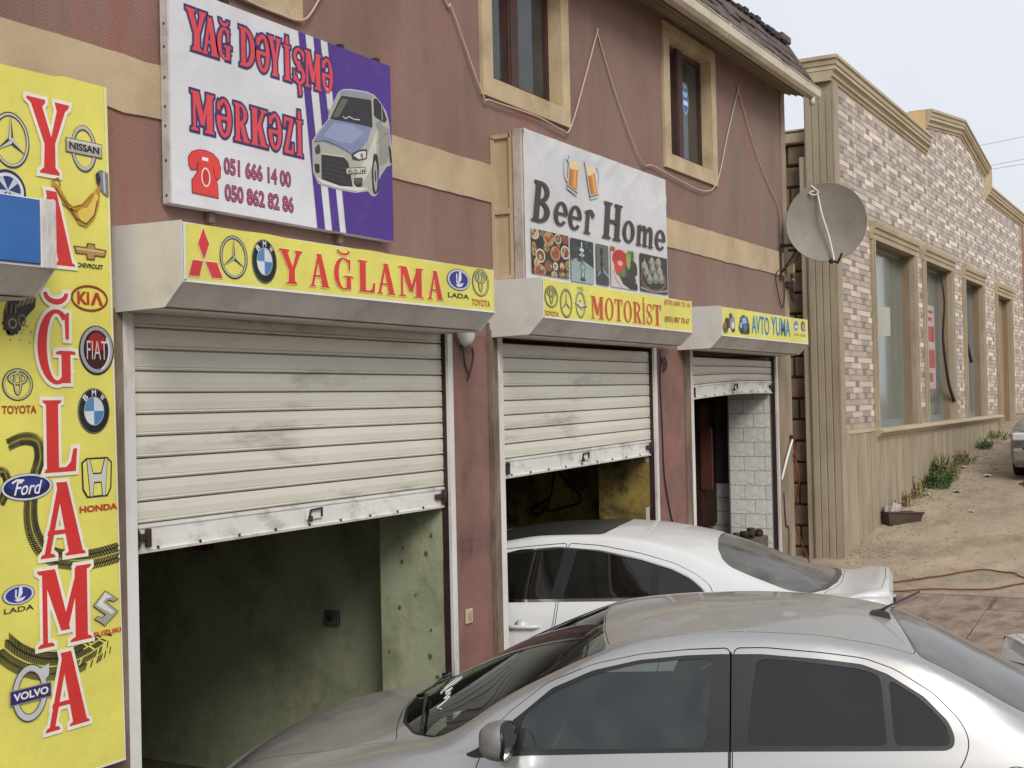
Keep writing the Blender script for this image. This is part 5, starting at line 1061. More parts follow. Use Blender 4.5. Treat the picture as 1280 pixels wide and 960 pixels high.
# ------------------------------------------------------------------ tiled building
tb = thing('tiled_building', 'long single-storey building clad in brick-pattern tiles with a beige cornice and stepped parapet', 'building', (27, 0, 0))
M_beige = mat('beige_render', 'a39884', '958974', 1.8, .85, .3, 60, stretch=(1, 1, .35), dirt='776a54', dscale=3, damt=.5)
M_beige_l = mat('beige_cornice', 'b5a78c', 'a5977b', 2.2, .8, .25, 60, stretch=(.3, 1, 1), dirt='857553', dscale=4, damt=.45)
M_board = mat('cladding_board', 'a39783', '91856f', 2.5, .75, .2, 40, stretch=(1, 1, .25), dirt='6f6554', dscale=3.5, damt=.6, objvar=.05)
OPN = [(20.0, 22.86, 1.90, 4.86), (23.75, 26.25, 1.90, 4.86), (27.68, 29.85, 1.90, 4.82), (31.85, 34.0, 1.3, 4.76)]
M_bed = mat('tile_adhesive', 'aea294', rough=.9)
b = MB(); wall(b, 18.0, 36.62, -.3, 6.88, .004, .42, OPN)
b.prism([(24.3, 6.88), (36.62, 6.88), (36.62, 7.12), (31.02, 7.12), (31.02, 7.58), (27.8, 8.08), (24.3, 7.66)], 1, .004, .42)
b.build('wall', M_bed, tb)
b = MB(); b.box(18.5, 36.6, .42, 9, 5.7, 5.9); b.box(18.5, 36.6, 8.6, 9, -.3, 5.7); b.box(36.3, 36.6, .42, 8.6, -.3, 5.7); b.build('roof_slab', M_beige, tb)
b = MB(); b.box(24.27, 24.305, .0, .55, 7.19, 7.68); b.box(24.3, 27.0, .42, .55, 6.7, 7.66); b.build('parapet_end', mat('cream_parapet', 'cdb184', 'bfa274', 2, .85, .2, 40), tb)
def sweep(b, path, prof):
    N = len(path); rings = []
    for i, p in enumerate(path):
        P = Vector(p); a = (P - Vector(path[i - 1])).normalized() if i else None; c = (Vector(path[i + 1]) - P).normalized() if i < N - 1 else None
        a = a or c; c = c or a; n1 = Vector((-a.y, a.x)); n2 = Vector((-c.y, c.x)); mm = (n1 + n2).normalized(); k = 1 / max(.4, mm.dot(n1))
        rings.append([(P.x + mm.x * k * q[1], -q[0], P.y + mm.y * k * q[1]) for q in prof])
    m_ = len(prof); vs = [v for r in rings for v in r]; fs = [(i * m_ + j, (i + 1) * m_ + j, (i + 1) * m_ + (j + 1) % m_, i * m_ + (j + 1) % m_) for i in range(N - 1) for j in range(m_)]
    fs += [tuple(range(m_))[::-1], tuple((N - 1) * m_ + j for j in range(m_))]
    b.add(vs, fs)
CP = [(-.3, 0), (.125, 0), (.13, -.05), (.105, -.06), (.10, -.13), (.08, -.14), (.095, -.20), (.065, -.215), (.045, -.24), (.05, -.29), (.025, -.30), (.015, -.345), (-.0, -.35), (-.3, -.35)]
b = MB(); sweep(b, [(17.775, 7.22), (24.28, 7.20)], CP); b.build('cornice', M_beige_l, tb)
b = MB(); sweep(b, [(24.30, 7.70), (27.8, 8.13), (31.0, 7.62), (31.001, 7.18), (36.75, 7.17)], CP); b.build('cornice', M_beige_l, tb)
b = MB()      # cornice return round the end face
CPy = [(q[0], q[1]) for q in CP]
vs = []; m_ = len(CP)
for y in (-.2, .42):
    for q in CP: vs.append((17.86 - q[0], y if y > 0 else -q[0], 7.22 + q[1]))
fs = [(j, m_ + j, m_ + (j + 1) % m_, (j + 1) % m_) for j in range(m_)] + [tuple(range(m_, 2 * m_))]
b.add(vs, fs); b.build('cornice_return', M_beige_l, tb)
# end pilaster with flutes
b = MB(); b.box(17.87, 18.0, -.004, .40, -.3, 6.88); b.build('pilaster', M_beige, tb)
MB().box(17.858, 18.10, -.03, -.004, -.3, 6.87).build('corner_strip', M_beige, tb)
for k in range(4): MB().bbox(17.858, 17.872, .002 + k * .0995, .002 + k * .0995 + .086, -.2, 6.69 if k not in (1, 2) else 6.60, .006).build('flute_rib', M_beige, tb)
MB().box(17.862, 17.872, .0, .398, 6.60, 6.69).build('frieze', M_beige, tb)
MB().box(17.859, 17.872, .0, .398, 6.69, 6.87).build('frieze', M_beige, tb)
MB().bbox(17.90, 18.05, .40, .50, -.2, 5.86, .01).build('lower_flank', M_beige, tb)
# stone block flank wall
sw = MB().box(18.14, 18.5, .42, 8.6, -.3, 6.08).build('flank_wall', mat('dark_mortar', '4b4034', rough=.95), tb)
M_stone = mat('stone_block', '8b7861', '70604f', 2.2, .95, .8, 25, dirt='4a3c2e', dscale=4, damt=.5, objvar=.18)
for r_ in range(20):
    y = .50 - (.16 if r_ % 2 else 0)
    while y < 2.6:
        w_ = rnd.uniform(.30, .42); zz = r_ * .305
        if y + w_ > .52 and zz < 6.0:
            Mx = Matrix.Translation((18.14, y, zz)) @ Matrix.Rotation(rnd.uniform(-.015, .015), 4, 'X')
            MB().bbox(-.03 - rnd.uniform(0, .02), .02, max(0, .44 - y), w_ - .03, 0, .275, .018, M=Mx).build('stone_block', M_stone, tb)
        y += w_
MB().bbox(18.02, 18.55, .43, 8.6, 6.09, 6.26, .02).build('coping', M_beige_l, tb)
b = MB(); b.bbox(18.0, 18.1, .44, 8.6, 6.26, 6.29, .005); b.build('coping_lip', M_beige_l, tb)
# brick-pattern tiles
CT = {'p': mat('tile_pale', 'cdbfae', 'c3b4a0', 3, .45, .15, 50, objvar=.09), 'm': mat('tile_mid', 'b0a394', 'ad9d8f', 3, .45, .15, 50, objvar=.09),
      'd': mat('tile_dark', 'a39387', '96867a', 3, .45, .15, 50, objvar=.09), 'k': mat('tile_small_dark', '89796f', '7c6d64', 3, .45, .15, 50, objvar=.1)}
ROWS = [[('m', .31), ('d', .20), ('m', .29), ('m', .24)], [('m', .09), ('k', .21), ('m', .31), ('d', .21), ('m', .22)], [('d', .50), ('p', .30), ('p', .24)], [('p', .64), ('k', .22), ('p', .18)]]
RH = .0885
def topz(x):
    if x < 24.3: return 6.87
    return float(np.interp(x, [24.3, 27.8, 31.0, 31.01, 36.6], [7.36, 7.79, 7.28, 6.84, 6.83]))
tiles = []
def blocked(xa, xb, za, zb_):
    for (a, c, z0, z1) in OPN:
        if xb > a - .15 and xa < c + .15 and zb_ > z0 - .1 and za < z1 + .30: return True
    return False
r_ = 0; z = 1.955
while z < 7.9:
    x = 18.10 - 1.04 + (.04 if (r_ // 4) % 2 else 0)
    while x < 36.5:
        for c, w_ in ROWS[r_ % 4]:
            xa, xb = max(x, 18.105), min(x + w_, 36.42)
            for (a, cc, z0, z1) in OPN:          # trim against the window surrounds
                if z + RH > z0 - .1 and z < z1 + .30:
                    if xa < a - .15 < xb: xb = a - .15
                    if xa < cc + .15 < xb: xa = cc + .15
            if xb - xa > .03 and z + RH < topz((xa + xb) / 2) + .02 and not blocked(xa + .01, xb - .01, z + .01, z + RH - .01): tiles.append((xa, xb, z, c))
            x += w_
    z += RH; r_ += 1
r2 = random.Random(2)
tm = {}
for c, mt in CT.items():
    q = MB().bbox(0, 1, -.007, 0, 0, 1, .002).build('tp', mt); tm[c] = q.data; bpy.data.objects.remove(q)
tiles.sort(key=lambda t_: t_[0] + abs(t_[2] - 3) * .15)
for xa, xb, z, c in tiles[:300]:
    inst(tm[c], 'tile', tb, (xa + .005, .004 - r2.uniform(0, .002), z + .004), (xb - xa - .010, 1, RH - .009))
tone = {}
for c, mt in list(CT.items()):
    base = {'p': 'cdbfae', 'm': 'b0a394', 'd': 'a39387', 'k': '89796f'}[c]
    for v in range(4):
        f = (.90, .97, 1.04, 1.11)[v]; h = ''.join('%02x' % min(255, int(int(base[i:i + 2], 16) * f)) for i in (0, 2, 4))
        tone[c, v] = mat('tile_tone_%s%d' % (c, v), h, rough=.45, bump=.15, bscale=50)
b = MB()
for xa, xb, z, c in tiles[300:]:
    b.box(xa + .004, xb - .004, -.003 - r2.uniform(0, .002), .003, z + .004, z + RH - .005, tone[c, r2.randrange(4)])
o = b.build('tile_field', None, tb, recalc=False); o['kind'] = 'stuff'
# window surrounds, glass, posters
M_glassd = mat('dusty_glass', '5d6766', '6d7674', 1.2, .12, .0, 1, dirt='8c918a', dscale=2.2, damt=.55, drange=(.42, .7), stretch=(1, 1, .5), coat=.3)
M_reveal = mat('brown_reveal', '8c7a62', '7b6a54', 2.5, .8, .2, 40, stretch=(1, 1, .3))
M_sash = mat('grey_sash', '7c8484', rough=.45)
for wi, (a, c, z0, z1) in enumerate(OPN):
    door = wi == 3
    zb_ = z0 if not door else 1.2
    for xa, xb in ((a - .14, a + .003), (c - .003, c + .14)):
        b = MB(); b.bbox(xa, xb, -.05, .06, zb_, z1, .01); b.bbox(xa + .035, xb - .035, -.068, -.049, zb_, z1, .006); b.build('window_surround' if not door else 'door_surround', M_beige, tb)
    b = MB(); hp = [(.02, 0), (-.05, 0), (-.055, .07), (-.075, .09), (-.08, .15), (-.11, .17), (-.12, .23), (-.12, .27), (.02, .27)]
    b.prism([(q[0], z1 + q[1]) for q in hp], 0, a - .16, c + .16); b.build('window_head' if not door else 'door_head', M_beige_l, tb)
    b = MB(); b.box(c - .012, c - .001, .06, .415, zb_, z1); b.box(a + .001, a + .012, .06, .415, zb_, z1); b.box(a, c, .06, .415, z1 - .012, z1 - .001); b.build('reveal', M_reveal, tb)
    if door:
        for k in range(3):
            xa = a + .012 + k * (c - a - .024) / 3
            MB().bbox(xa + .006, xa + (c - a - .024) / 3 - .006, .17, .21, 1.2, z1 - .03, .012).build('door_panel', mat('tan_door', '9b8668', '8a7558', 2, .6, .15, 30, stretch=(1, 1, .3)), tb)
        MB().box(a, c, .21, .24, 1.0, z1 - .01).build('door_backing', M_dark, tb)
        continue
    f = MB(); xm = a + (c - a) * .36
    wall(f, a + .012, c - .012, z0, z1 - .012, .20, .25, [(a + .05, xm - .02, z0 + .14, z1 - .06), (xm + .02, c - .05, z0 + .14, z1 - .06)]); f.build('sash', M_sash, tb)
    MB().box(a + .04, xm - .01, .222, .232, z0 + .12, z1 - .05).build('window_pane', M_glassd, tb)
    MB().box(xm + .01, c - .04, .222, .232, z0 + .12, z1 - .05).build('window_pane', M_glassd, tb)
    w = MB(); w.prism([(.20, z0), (-.10, z0 - .02), (-.15, z0 - .03), (-.155, z0 - .06), (-.10, z0 - .08), (-.04, z0 - .11), (.2, z0 - .12)], 0, a - .2, c + .2) if False else None
ar = Art(tb, .221); ar.poly([(20.08, 3.35), (20.9, 3.42), (20.9, 3.92), (20.08, 3.84)], 'a9ab9f', 1).poly([(21.1, 3.40), (22.05, 3.45), (22.05, 3.93), (21.1, 3.9)], 'b2b3a6', 1); ar.build('painted_reflection')  # pale reflected patches painted onto the first window's panes
ar = Art(tb, .221); ar.rect(24.75, 2.55, 25.75, 4.15, 'b9a9a4', 1).rect(24.80, 3.45, 25.70, 3.75, 'a8504a', 2).rect(24.80, 2.95, 25.70, 3.30, 'a85a52', 2).rect(24.86, 3.85, 25.5, 3.92, 'a8504a', 2).rect(24.86, 4.0, 25.6, 4.05, 'a8504a', 2).rect(24.9, 2.68, 25.5, 2.85, 'a0605a', 2); ar.build('red_poster')
b = MB(); sweepz = lambda k: .02 * math.sin(k)
for (x0, zt, zb2, x1) in ((25.85, 4.75, 2.3, 26.2), (28.1, 4.6, 3.1, 28.25)):
    pts = spline([(x0, -.0 + .10, zt), (x0 + .05, .05, zt - .5), (x0 - .02, .08, (zt + zb2) / 2), ((x0 + x1) / 2, .04, zb2 + .4), (x1 + .05, -.02, zb2)])
    b.tube(pts, [.012 + .022 * i / len(pts) for i in range(len(pts))], 6)
split_pieces(b.build('hanging_cloth', mat('black_cloth', '26241f', rough=.9), tb))
# ledge and board cladding
b = MB(); b.prism([(.004, 1.94), (-.13, 1.925), (-.15, 1.905), (-.15, 1.875), (-.11, 1.865), (-.09, 1.82), (-.05, 1.80), (-.035, 1.76), (.004, 1.76)], 0, 19.78, 31.62); b.build('window_ledge', M_beige_l, tb)
b = MB(); b.prism([(.004, 1.955), (-.035, 1.945), (-.04, 1.90), (.004, 1.895)], 0, 18.10, 19.779); b.prism([(.004, 1.955), (-.05, 1.945), (-.05, 1.90), (.004, 1.895)], 0, 34.15, 36.6); split_pieces(b.build('ledge_strip', M_beige_l, tb))
b = MB(); b.box(18.1, 31.6, -.006, .003, -.3, 1.75); b.box(34.15, 36.4, -.006, .003, 1.0, 1.89); b.build('cladding_backing', mat('cladding_gap', '4f4638', rough=.9), tb)
x = 18.105
while x < 36.5:
    w_ = .197
    if not (31.60 < x + .1 < 34.14):
        z0 = gz(x, 0) - .12; MB().bbox(x + .016, x + w_ - .017, -.030 - r2.uniform(0, .004), .003, z0, (1.76 if 19.7 < x < 31.6 else 1.90) - r2.uniform(0, .004), .005).build('cladding_board', M_board, tb)
    x += w_
MB().box(36.42, 36.63, -.05, .41, .8, 6.83).build('end_strip', mat('reddish_strip', '9c7a68', rough=.8), tb)
# neighbour beyond
nb = thing('far_building', 'plain beige building corner beyond the tiled building at the right edge', 'building', (41, 1, 1.5))
MB().box(38.2, 46, .15, 8, 1, 5.6).build('wall', M_beige, nb); MB().bbox(38.0, 46.2, -.05, 8.2, 5.6, 5.95, .04).build('cornice', M_beige_l, nb); MB().bbox(39.5, 41, .10, .16, 2.5, 4.5, .02).build('window', M_glassd, nb)

# thin power lines beyond
for k, (za, zb_, ya, yb_) in enumerate(((10.71, 10.848, 2.47, .959), (10.0, 10.11, 2.2, .978), (9.87, 9.95, 2.186, .982))):
    d = Vector((0, yb_ - ya, zb_ - za)); P = [Vector((45., ya, za)) + d * s_ + Vector((0, 0, .02 * (s_ - .5) ** 2)) for s_ in (-3, -2, -1, 0, 1, 2, 3, 5, 8)]
    tag(MB().tube(P, .008, 5, mat('wire_grey', '8a8f98', rough=.7)).build('power_line'), ['highest thin power line crossing the sky right of the parapet', 'middle thin power line crossing the sky right of the parapet', 'lowest thin power line crossing the sky right of the parapet'][k], 'power line', 'power lines in the sky')

# ------------------------------------------------------------------ ground clutter
def hose(P, label):
    P = [(p[0], p[1], gz(p[0], p[1]) + .016) for p in P]; S = spline(P, 8); S = [(p[0], p[1], gz(p[0], p[1]) + .016) for p in S]
    tag(MB().tube(S, .010, 7, mat('red_brown_hose', '7a3b2b', '5f2f24', 6, .5, .1, 40)).build('hose'), label, 'hose', 'hoses on the dirt')
hose([(15.0, -.2), (15.9, -.5), (16.57, -.93), (16.8, -1.11), (17.04, -1.31), (17.38, -1.5), (17.58, -1.71), (17.64, -2.0), (17.5, -2.27), (17.3, -2.44), (16.9, -3.0)], 'red-brown hose bulging uphill over the dirt, the farther of the two')
hose([(14.8, -.4), (15.6, -.75), (16.11, -1.05), (16.39, -1.54), (16.5, -1.99), (16.65, -2.25), (17.02, -2.48), (17.3, -2.75), (17.4, -3.4)], 'red-brown hose along the paving edge, the nearer of the two')
t = thing('planter', 'old dark brown trough lying tilted against the board cladding with paper inside', 'trough', (20.15, -.28, .45))
Mx = Matrix.Translation((20.18, -.27, .45)) @ Matrix.Rotation(math.radians(-38), 4, 'Z') @ Matrix.Rotation(.06, 4, 'Y')
M_tr = mat('brown_trough', '4e4035', '3a2f28', 5, .7, .3, 40)
b = MB()
def frus(b, a, w, h, t_, M):
    o = [(-a, -w, h), (a, -w, h), (a, w, h), (-a, w, h)]; q = [(-a * .84, -w * .8, 0), (a * .84, -w * .8, 0), (a * .84, w * .8, 0), (-a * .84, w * .8, 0)]
    i_ = [(x * (1 - t_ / a), y * (1 - t_ / w), z) for x, y, z in o]; k_ = [(x * (1 - t_ / a), y * (1 - t_ / w), t_) for x, y, z in q]
    b.add([M @ Vector(v) for v in o + q + i_ + k_], [(0, 1, 5, 4), (1, 2, 6, 5), (2, 3, 7, 6), (3, 0, 4, 7), (4, 5, 6, 7), (0, 8, 9, 1), (1, 9, 10, 2), (2, 10, 11, 3), (3, 11, 8, 0), (8, 12, 13, 9), (9, 13, 14, 10), (10, 14, 15, 11), (11, 15, 12, 8), (12, 15, 14, 13)])
frus(b, .34, .14, .19, .018, Mx); b.build('trough_body', M_tr, t)
b = MB(); b.bbox(-.35, .35, -.155, -.125, .17, .2, .008, M=Mx); b.bbox(-.35, .35, .125, .155, .17, .2, .008, M=Mx); b.build('rim', M_tr, t)
b = MB(); b.bbox(-.30, -.14, -.09, .02, .10, .27, .004, M=Mx @ Matrix.Rotation(.3, 4, 'Y')); b.bbox(-.27, -.15, .0, .05, .1, .30, .004, M=Mx @ Matrix.Rotation(-.1, 4, 'Y')); b.build('paper', mat('scrap_paper', 'b8b2a8', '8a847a', 9, .9, .3, 60), t)
def weed(x, y, label, h, w, n, cols, seed, group='weeds along the board cladding', stalks=0):
    r = random.Random(seed); b = MB(); z = gz(x, y)
    for k in range(n):
        a_ = r.uniform(0, 6.28); rr = w * r.random() ** .7; bx, by = x + rr * math.cos(a_), min(-.03, y + rr * math.sin(a_) * .6); hh = h * r.uniform(.35, 1) * (1 - .45 * rr / w); bz = gz(bx, by) - .01
        lx, ly = math.cos(a_) * hh * r.uniform(.1, .5), math.sin(a_) * hh * r.uniform(.1, .5); wd = r.uniform(.006, .016); px, py = -math.sin(a_) * wd, math.cos(a_) * wd
        m1 = (bx + lx * .3, min(-.03, by + ly * .3), bz + hh * .6); m2 = (bx + lx, min(-.03, by + ly), bz + hh)
        b.add([(bx - px, by - py, bz), (bx + px, by + py, bz), (m1[0] + px, m1[1] + py, m1[2]), (m1[0] - px, m1[1] - py, m1[2]), m2], [(0, 1, 2, 3), (3, 2, 4)], cols[r.randrange(len(cols))])
        for q in range(3):
            f = r.uniform(.3, .95); c = Vector((bx + lx * f * f, min(-.04, by + ly * f * f), bz + hh * f)); s = r.uniform(.012, .03); d1 = Vector((r.uniform(-1, 1), r.uniform(-1, 1), r.uniform(-.3, 1))).normalized() * s; d2 = d1.orthogonal().normalized() * s * .5
            b.add([c, c + d1 + d2, c + d1 * 2, c + d1 - d2], [(0, 1, 2, 3)], cols[r.randrange(len(cols))])
    t = thing('weed', label, 'weed', (x, y, z), group); b.build('foliage', None, t, recalc=False)
G1, G2, G3, G4 = mat('leaf_green', '4c6236', rough=.7), mat('leaf_deep', '35502f', rough=.7), mat('leaf_dry', '8a8055', rough=.8), mat('stalk_brown', '6b5a3f', rough=.9)
weed(23.3, -.22, 'low dark green weed clump at the foot of the cladding', .32, .42, 260, [G1, G2, G2], 1)
weed(24.1, -.15, 'tall green and yellow weed bush leaning on the cladding', .60, .50, 300, [G1, G3, G2, G3], 2)
weed(26.2, -.15, 'small dry weed tuft farther along the cladding', .32, .4, 90, [G3, G1, G4], 3)
weed(28.4, -.22, 'green weed tuft below the third tall window', .26, .28, 70, [G1, G2], 4)
weed(30.2, -.2, 'straggly weeds near the tan door', .22, .5, 70, [G1, G3], 5)
weed(21.5, -.10, 'dry brown weed stalks nearest the trough', .40, .16, 26, [G4, G3], 6)
weed(22.3, -.10, 'dry brown weed stalks between trough and green weeds', .42, .25, 40, [G4, G3, G3], 7)
weed(20.75, -.06, 'thin dead stalks right behind the trough', .36, .10, 14, [G4], 8)
M_lit = mat('white_litter', 'c4bfb6', rough=.8)
LIT = [(22.46, -.21, 'white crumpled scrap near the cladding, nearest of the litter'), (25.62, -.86, 'bright white scrap on the dirt track, right of the weeds'), (24.61, -.87, 'small pale scrap on the dirt right of the weed bush'), (22.8, -.66, 'pale scrap below the green weeds'), (25.49, -.3, 'white paper scraps beside the tall weed bush'), (21.3, -1.15, 'tiny pale scrap in the middle of the dirt track')]
for x, y, lab in LIT:
    r = random.Random(int(x * 100)); b = MB(); s = r.uniform(.05, .10); z = gz(x, y)
    n = 5; vs = [(x + (i / n - .5) * 2 * s + r.uniform(-.01, .01), y + (j / n - .5) * 1.2 * s, z + .008 + r.uniform(0, .03)) for j in range(n + 1) for i in range(n + 1)]
    b.add(vs, [(j * (n + 1) + i, j * (n + 1) + i + 1, (j + 1) * (n + 1) + i + 1, (j + 1) * (n + 1) + i) for j in range(n) for i in range(n)]); tag(b.build('litter', M_lit, recalc=False), lab, 'litter', 'bits of litter')
b = MB(); x, y = 23.9, -1.62
for k in range(14):
    a_ = rnd.uniform(0, 6.28); s = rnd.uniform(.03, .09); px, py = x + rnd.uniform(-.3, .35), y + rnd.uniform(-.2, .1)
    b.add([(px + s * p[0] * 1.5, py + s * p[1], gz(px, py) + s * p[2] * .5) for p in ico], icf)
tag(b.build('rubble', mat('dark_rubble', '4f463c', '3c352e', 5, .9, .5, 30)), 'dark broken rubble on the dirt below the far parked car', 'rubble', kind='stuff')
# cables on the weathered render pier
tag(MB().tube(spline([(15.10, -.02, 1.45), (15.2, -.06, 1.70), (15.48, -.05, 1.93), (15.5, -.03, 1.90)]), .014, 7, M_white_pl).build('white_conduit'), 'short white conduit on the render pier right of the tiled doorway', 'conduit')
tag(MB().tube(spline([(15.50, -.05, 1.90), (15.56, -.06, 1.70), (15.60, -.03, 1.72), (15.7, -.05, 1.4), (16.3, .2, .9), (16.9, .3, .5), (17.3, .3, .15)]), .010, 6, mat('red_wire', '8a3a2c', rough=.6)).build('red_cable'), 'thin red cable dropping from the render pier into the gap', 'cable')
tag(MB().bbox(15.46, 15.54, -.07, -.017, 1.90, 1.98, .01).build('junction_box', M_cable_d), 'small black junction at the top of the white conduit', 'junction box')
tag(MB().tube(spline([(15.16, -.02, 1.3), (15.2, -.025, .9), (15.32, -.02, .85), (15.30, -.02, .5), (15.2, -.02, .1)]), .010, 6, M_cable_d).build('black_cable'), 'black cable running down the render pier to the ground', 'cable')
# ------------------------------------------------------------------ cars
def pchip(pts):
    x = np.array([p[0] for p in pts], float); y = np.array([p[1] for p in pts], float); h = np.diff(x); d = np.diff(y) / h; m = np.zeros_like(y)
    for i in range(1, len(x) - 1):
        if d[i - 1] * d[i] > 0: w1, w2 = 2 * h[i] + h[i - 1], h[i] + 2 * h[i - 1]; m[i] = (w1 + w2) / (w1 / d[i - 1] + w2 / d[i])
    m[0], m[-1] = d[0], d[-1]
    def f(q):
        q = np.clip(np.asarray(q, float), x[0], x[-1]); i = np.clip(np.searchsorted(x, q) - 1, 0, len(h) - 1); t = (q - x[i]) / h[i]
        return (2 * t ** 3 - 3 * t ** 2 + 1) * y[i] + (t ** 3 - 2 * t ** 2 + t) * h[i] * m[i] + (-2 * t ** 3 + 3 * t ** 2) * y[i + 1] + (t ** 3 - t ** 2) * h[i] * m[i + 1]
    return f
def gauss(A, s, axis):
    k = int(math.ceil(3 * s)); w = np.exp(-.5 * (np.arange(-k, k + 1) / s) ** 2); w /= w.sum()
    pad = [(0, 0)] * A.ndim; pad[axis] = (k, k); B = np.pad(A, pad, mode='reflect', reflect_type='odd')
    return np.apply_along_axis(lambda r: np.convolve(r, w, 'valid'), axis, B)
V1, V2, V3 = .75, 1.20, 1.90          # nominal metres: body side, glass side, roof half
class Surf:
    def __init__(s, S):
        s.L = S['L']; f = {k: pchip(S[k]) for k in ('yS', 'zB', 'zR', 'yR', 'zC')}; dB = pchip(S.get('dB', [(0, .07), (s.L, .07)])); pw = S.get('pow', 2.1)
        s.x = np.arange(0, s.L + .0001, .02); s.v = np.arange(0, V3 + .0001, .025); nx, nv = len(s.x), len(s.v); Y = np.zeros((nx, nv)); Z = np.zeros((nx, nv))
        zlo = S.get('zlo', .20)
        for i, x in enumerate(s.x):
            yS, zB, zR, yR, zC = [float(f[k](x)) for k in ('yS', 'zB', 'zR', 'yR', 'zC')]; yB = yS - float(dB(x)); yR = min(yR, yB - .004); h = zB - zlo
            cr = S.get('crease', .0)
            sy = pchip([(0, yS - .075), (.10, yS - .03), (.30, yS - .004), (.50, yS), (.68, yS - .006), (.80, yS - .012 - cr * .4), (.86, yS - .028), (.94, yS - .050), (1, yB)])
            for j, v in enumerate(s.v):
                if v <= V1: t = v / V1; y = float(sy(t)); z = zlo + h * t
                elif v <= V2: t = (v - V1) / (V2 - V1); y = yB + (yR - yB) * t + .010 * math.sin(math.pi * t); z = zB + (zR - zB) * t
                else: t = (v - V2) / (V3 - V2); y = yR * (1 - t); z = zC - (zC - zR) * max(0., 1 - t) ** pw
                Y[i, j] = y; Z[i, j] = z
        # soften corners along the section, then along the length
        k = 12
        def sm(A, odd, sg):
            left = A[:, 1:k + 1][:, ::-1]; left = 2 * A[:, :1] - left
            right = A[:, -k - 1:-1][:, ::-1]; right = (2 * A[:, -1:] - right) if odd else right
            B = np.concatenate([left, A, right], 1); w = np.exp(-.5 * (np.arange(-k, k + 1) / sg) ** 2); w /= w.sum()
            return np.array([np.convolve(r, w, 'valid') for r in B])
        Y, Z = sm(Y, True, 1.15), sm(Z, False, 1.15)
        Y[:, -1] = 0
        sgx = S.get('smx', 1.6); Y, Z = gauss(Y, sgx, 0), gauss(Z, sgx, 0)
        for i, x in enumerate(s.x):       # rounded ends
            for e, r in ((x, S.get('rf', .16)), (s.L - x, S.get('rr', .14))):
                if e < r: qm = S.get('qm', .84); q = qm + (1 - qm) * math.sqrt(max(0, 1 - ((r - e) / r) ** 2)); Y[i] *= q; Z[i] = .62 + (Z[i] - .62) * (1 - (1 - q) * S.get('ez', .45))
        s.Y, s.Z = Y, Z
    def P(s, x, v):
        x = np.clip(np.asarray(x, float), 0, s.L); v = np.clip(np.asarray(v, float), 0, V3); fi = x / .02; fj = v / .025
        i = np.clip(fi.astype(int), 0, len(s.x) - 2); j = np.clip(fj.astype(int), 0, len(s.v) - 2); a = fi - i; b = fj - j
        g = lambda A: (A[i, j] * (1 - a) + A[i + 1, j] * a) * (1 - b) + (A[i, j + 1] * (1 - a) + A[i + 1, j + 1] * a) * b
        return np.stack([x, -g(s.Y), g(s.Z)], -1)
    def N(s, x, v):
        e = .022; a = s.P(x + e, v) - s.P(x - e, v); b = s.P(x, np.minimum(v + e, V3)) - s.P(x, v - e)
        n = np.cross(a, b); l = np.linalg.norm(n, axis=-1, keepdims=True); n = n / np.maximum(l, 1e-9)
        return n
    def side(s, x, z):        # (x,z) -> v on the flank
        i = min(max(x / .02, 0), len(s.x) - 1.001); k = int(i); a = i - k; col = s.Z[k] * (1 - a) + s.Z[k + 1] * a; jm = int(V2 / .025) + 2; col = np.maximum.accumulate(col[:jm])
        if z < col[0]: return -.06
        return float(np.interp(z, col + np.arange(jm) * 1e-7, s.v[:jm]))
    def top(s, x, y):
        i = min(max(x / .02, 0), len(s.x) - 1.001); k = int(i); a = i - k; col = (s.Y[k] * (1 - a) + s.Y[k + 1] * a)[int(V1 / .025):]; vv = s.v[int(V1 / .025):]
        col = np.maximum.accumulate(col[::-1]); 
        if y <= 0: return V3 + .05
        return float(np.interp(y, col + np.arange(len(col)) * 1e-7, vv[::-1]))
def pip(px, py, poly):
    n = len(poly); ins = np.zeros(len(px), bool); j = n - 1
    for i in range(n):
        xi, yi = poly[i]; xj, yj = poly[j]
        c = ((yi > py) != (yj > py)) & (px < (xj - xi) * (py - yi) / ((yj - yi) if abs(yj - yi) > 1e-12 else 1e-12) + xi); ins ^= c; j = i
    return ins
def dens(poly, d=.035, closed=True):
    out = []; n = len(poly)
    for i in range(n if closed else n - 1):
        a, b = Vector(poly[i]), Vector(poly[(i + 1) % n]); k = max(1, int((b - a).length / d)); out += [tuple(a.lerp(b, q / k)) for q in range(k)]
    if not closed: out.append(poly[-1])
    return out
def smooth_poly(p, n=3):
    P = [Vector((a[0], a[1], 0)) for a in p]; N = len(P); out = []
    for i in range(N):
        a, b_, c, d = P[i - 1], P[i], P[(i + 1) % N], P[(i + 2) % N]
        for k in range(n): t_ = k / n; q = .5 * ((2 * b_) + (c - a) * t_ + (2 * a - 5 * b_ + 4 * c - d) * t_ ** 2 + (-a + 3 * b_ - 3 * c + d) * t_ ** 3); out.append((q.x, q.y))
    return out
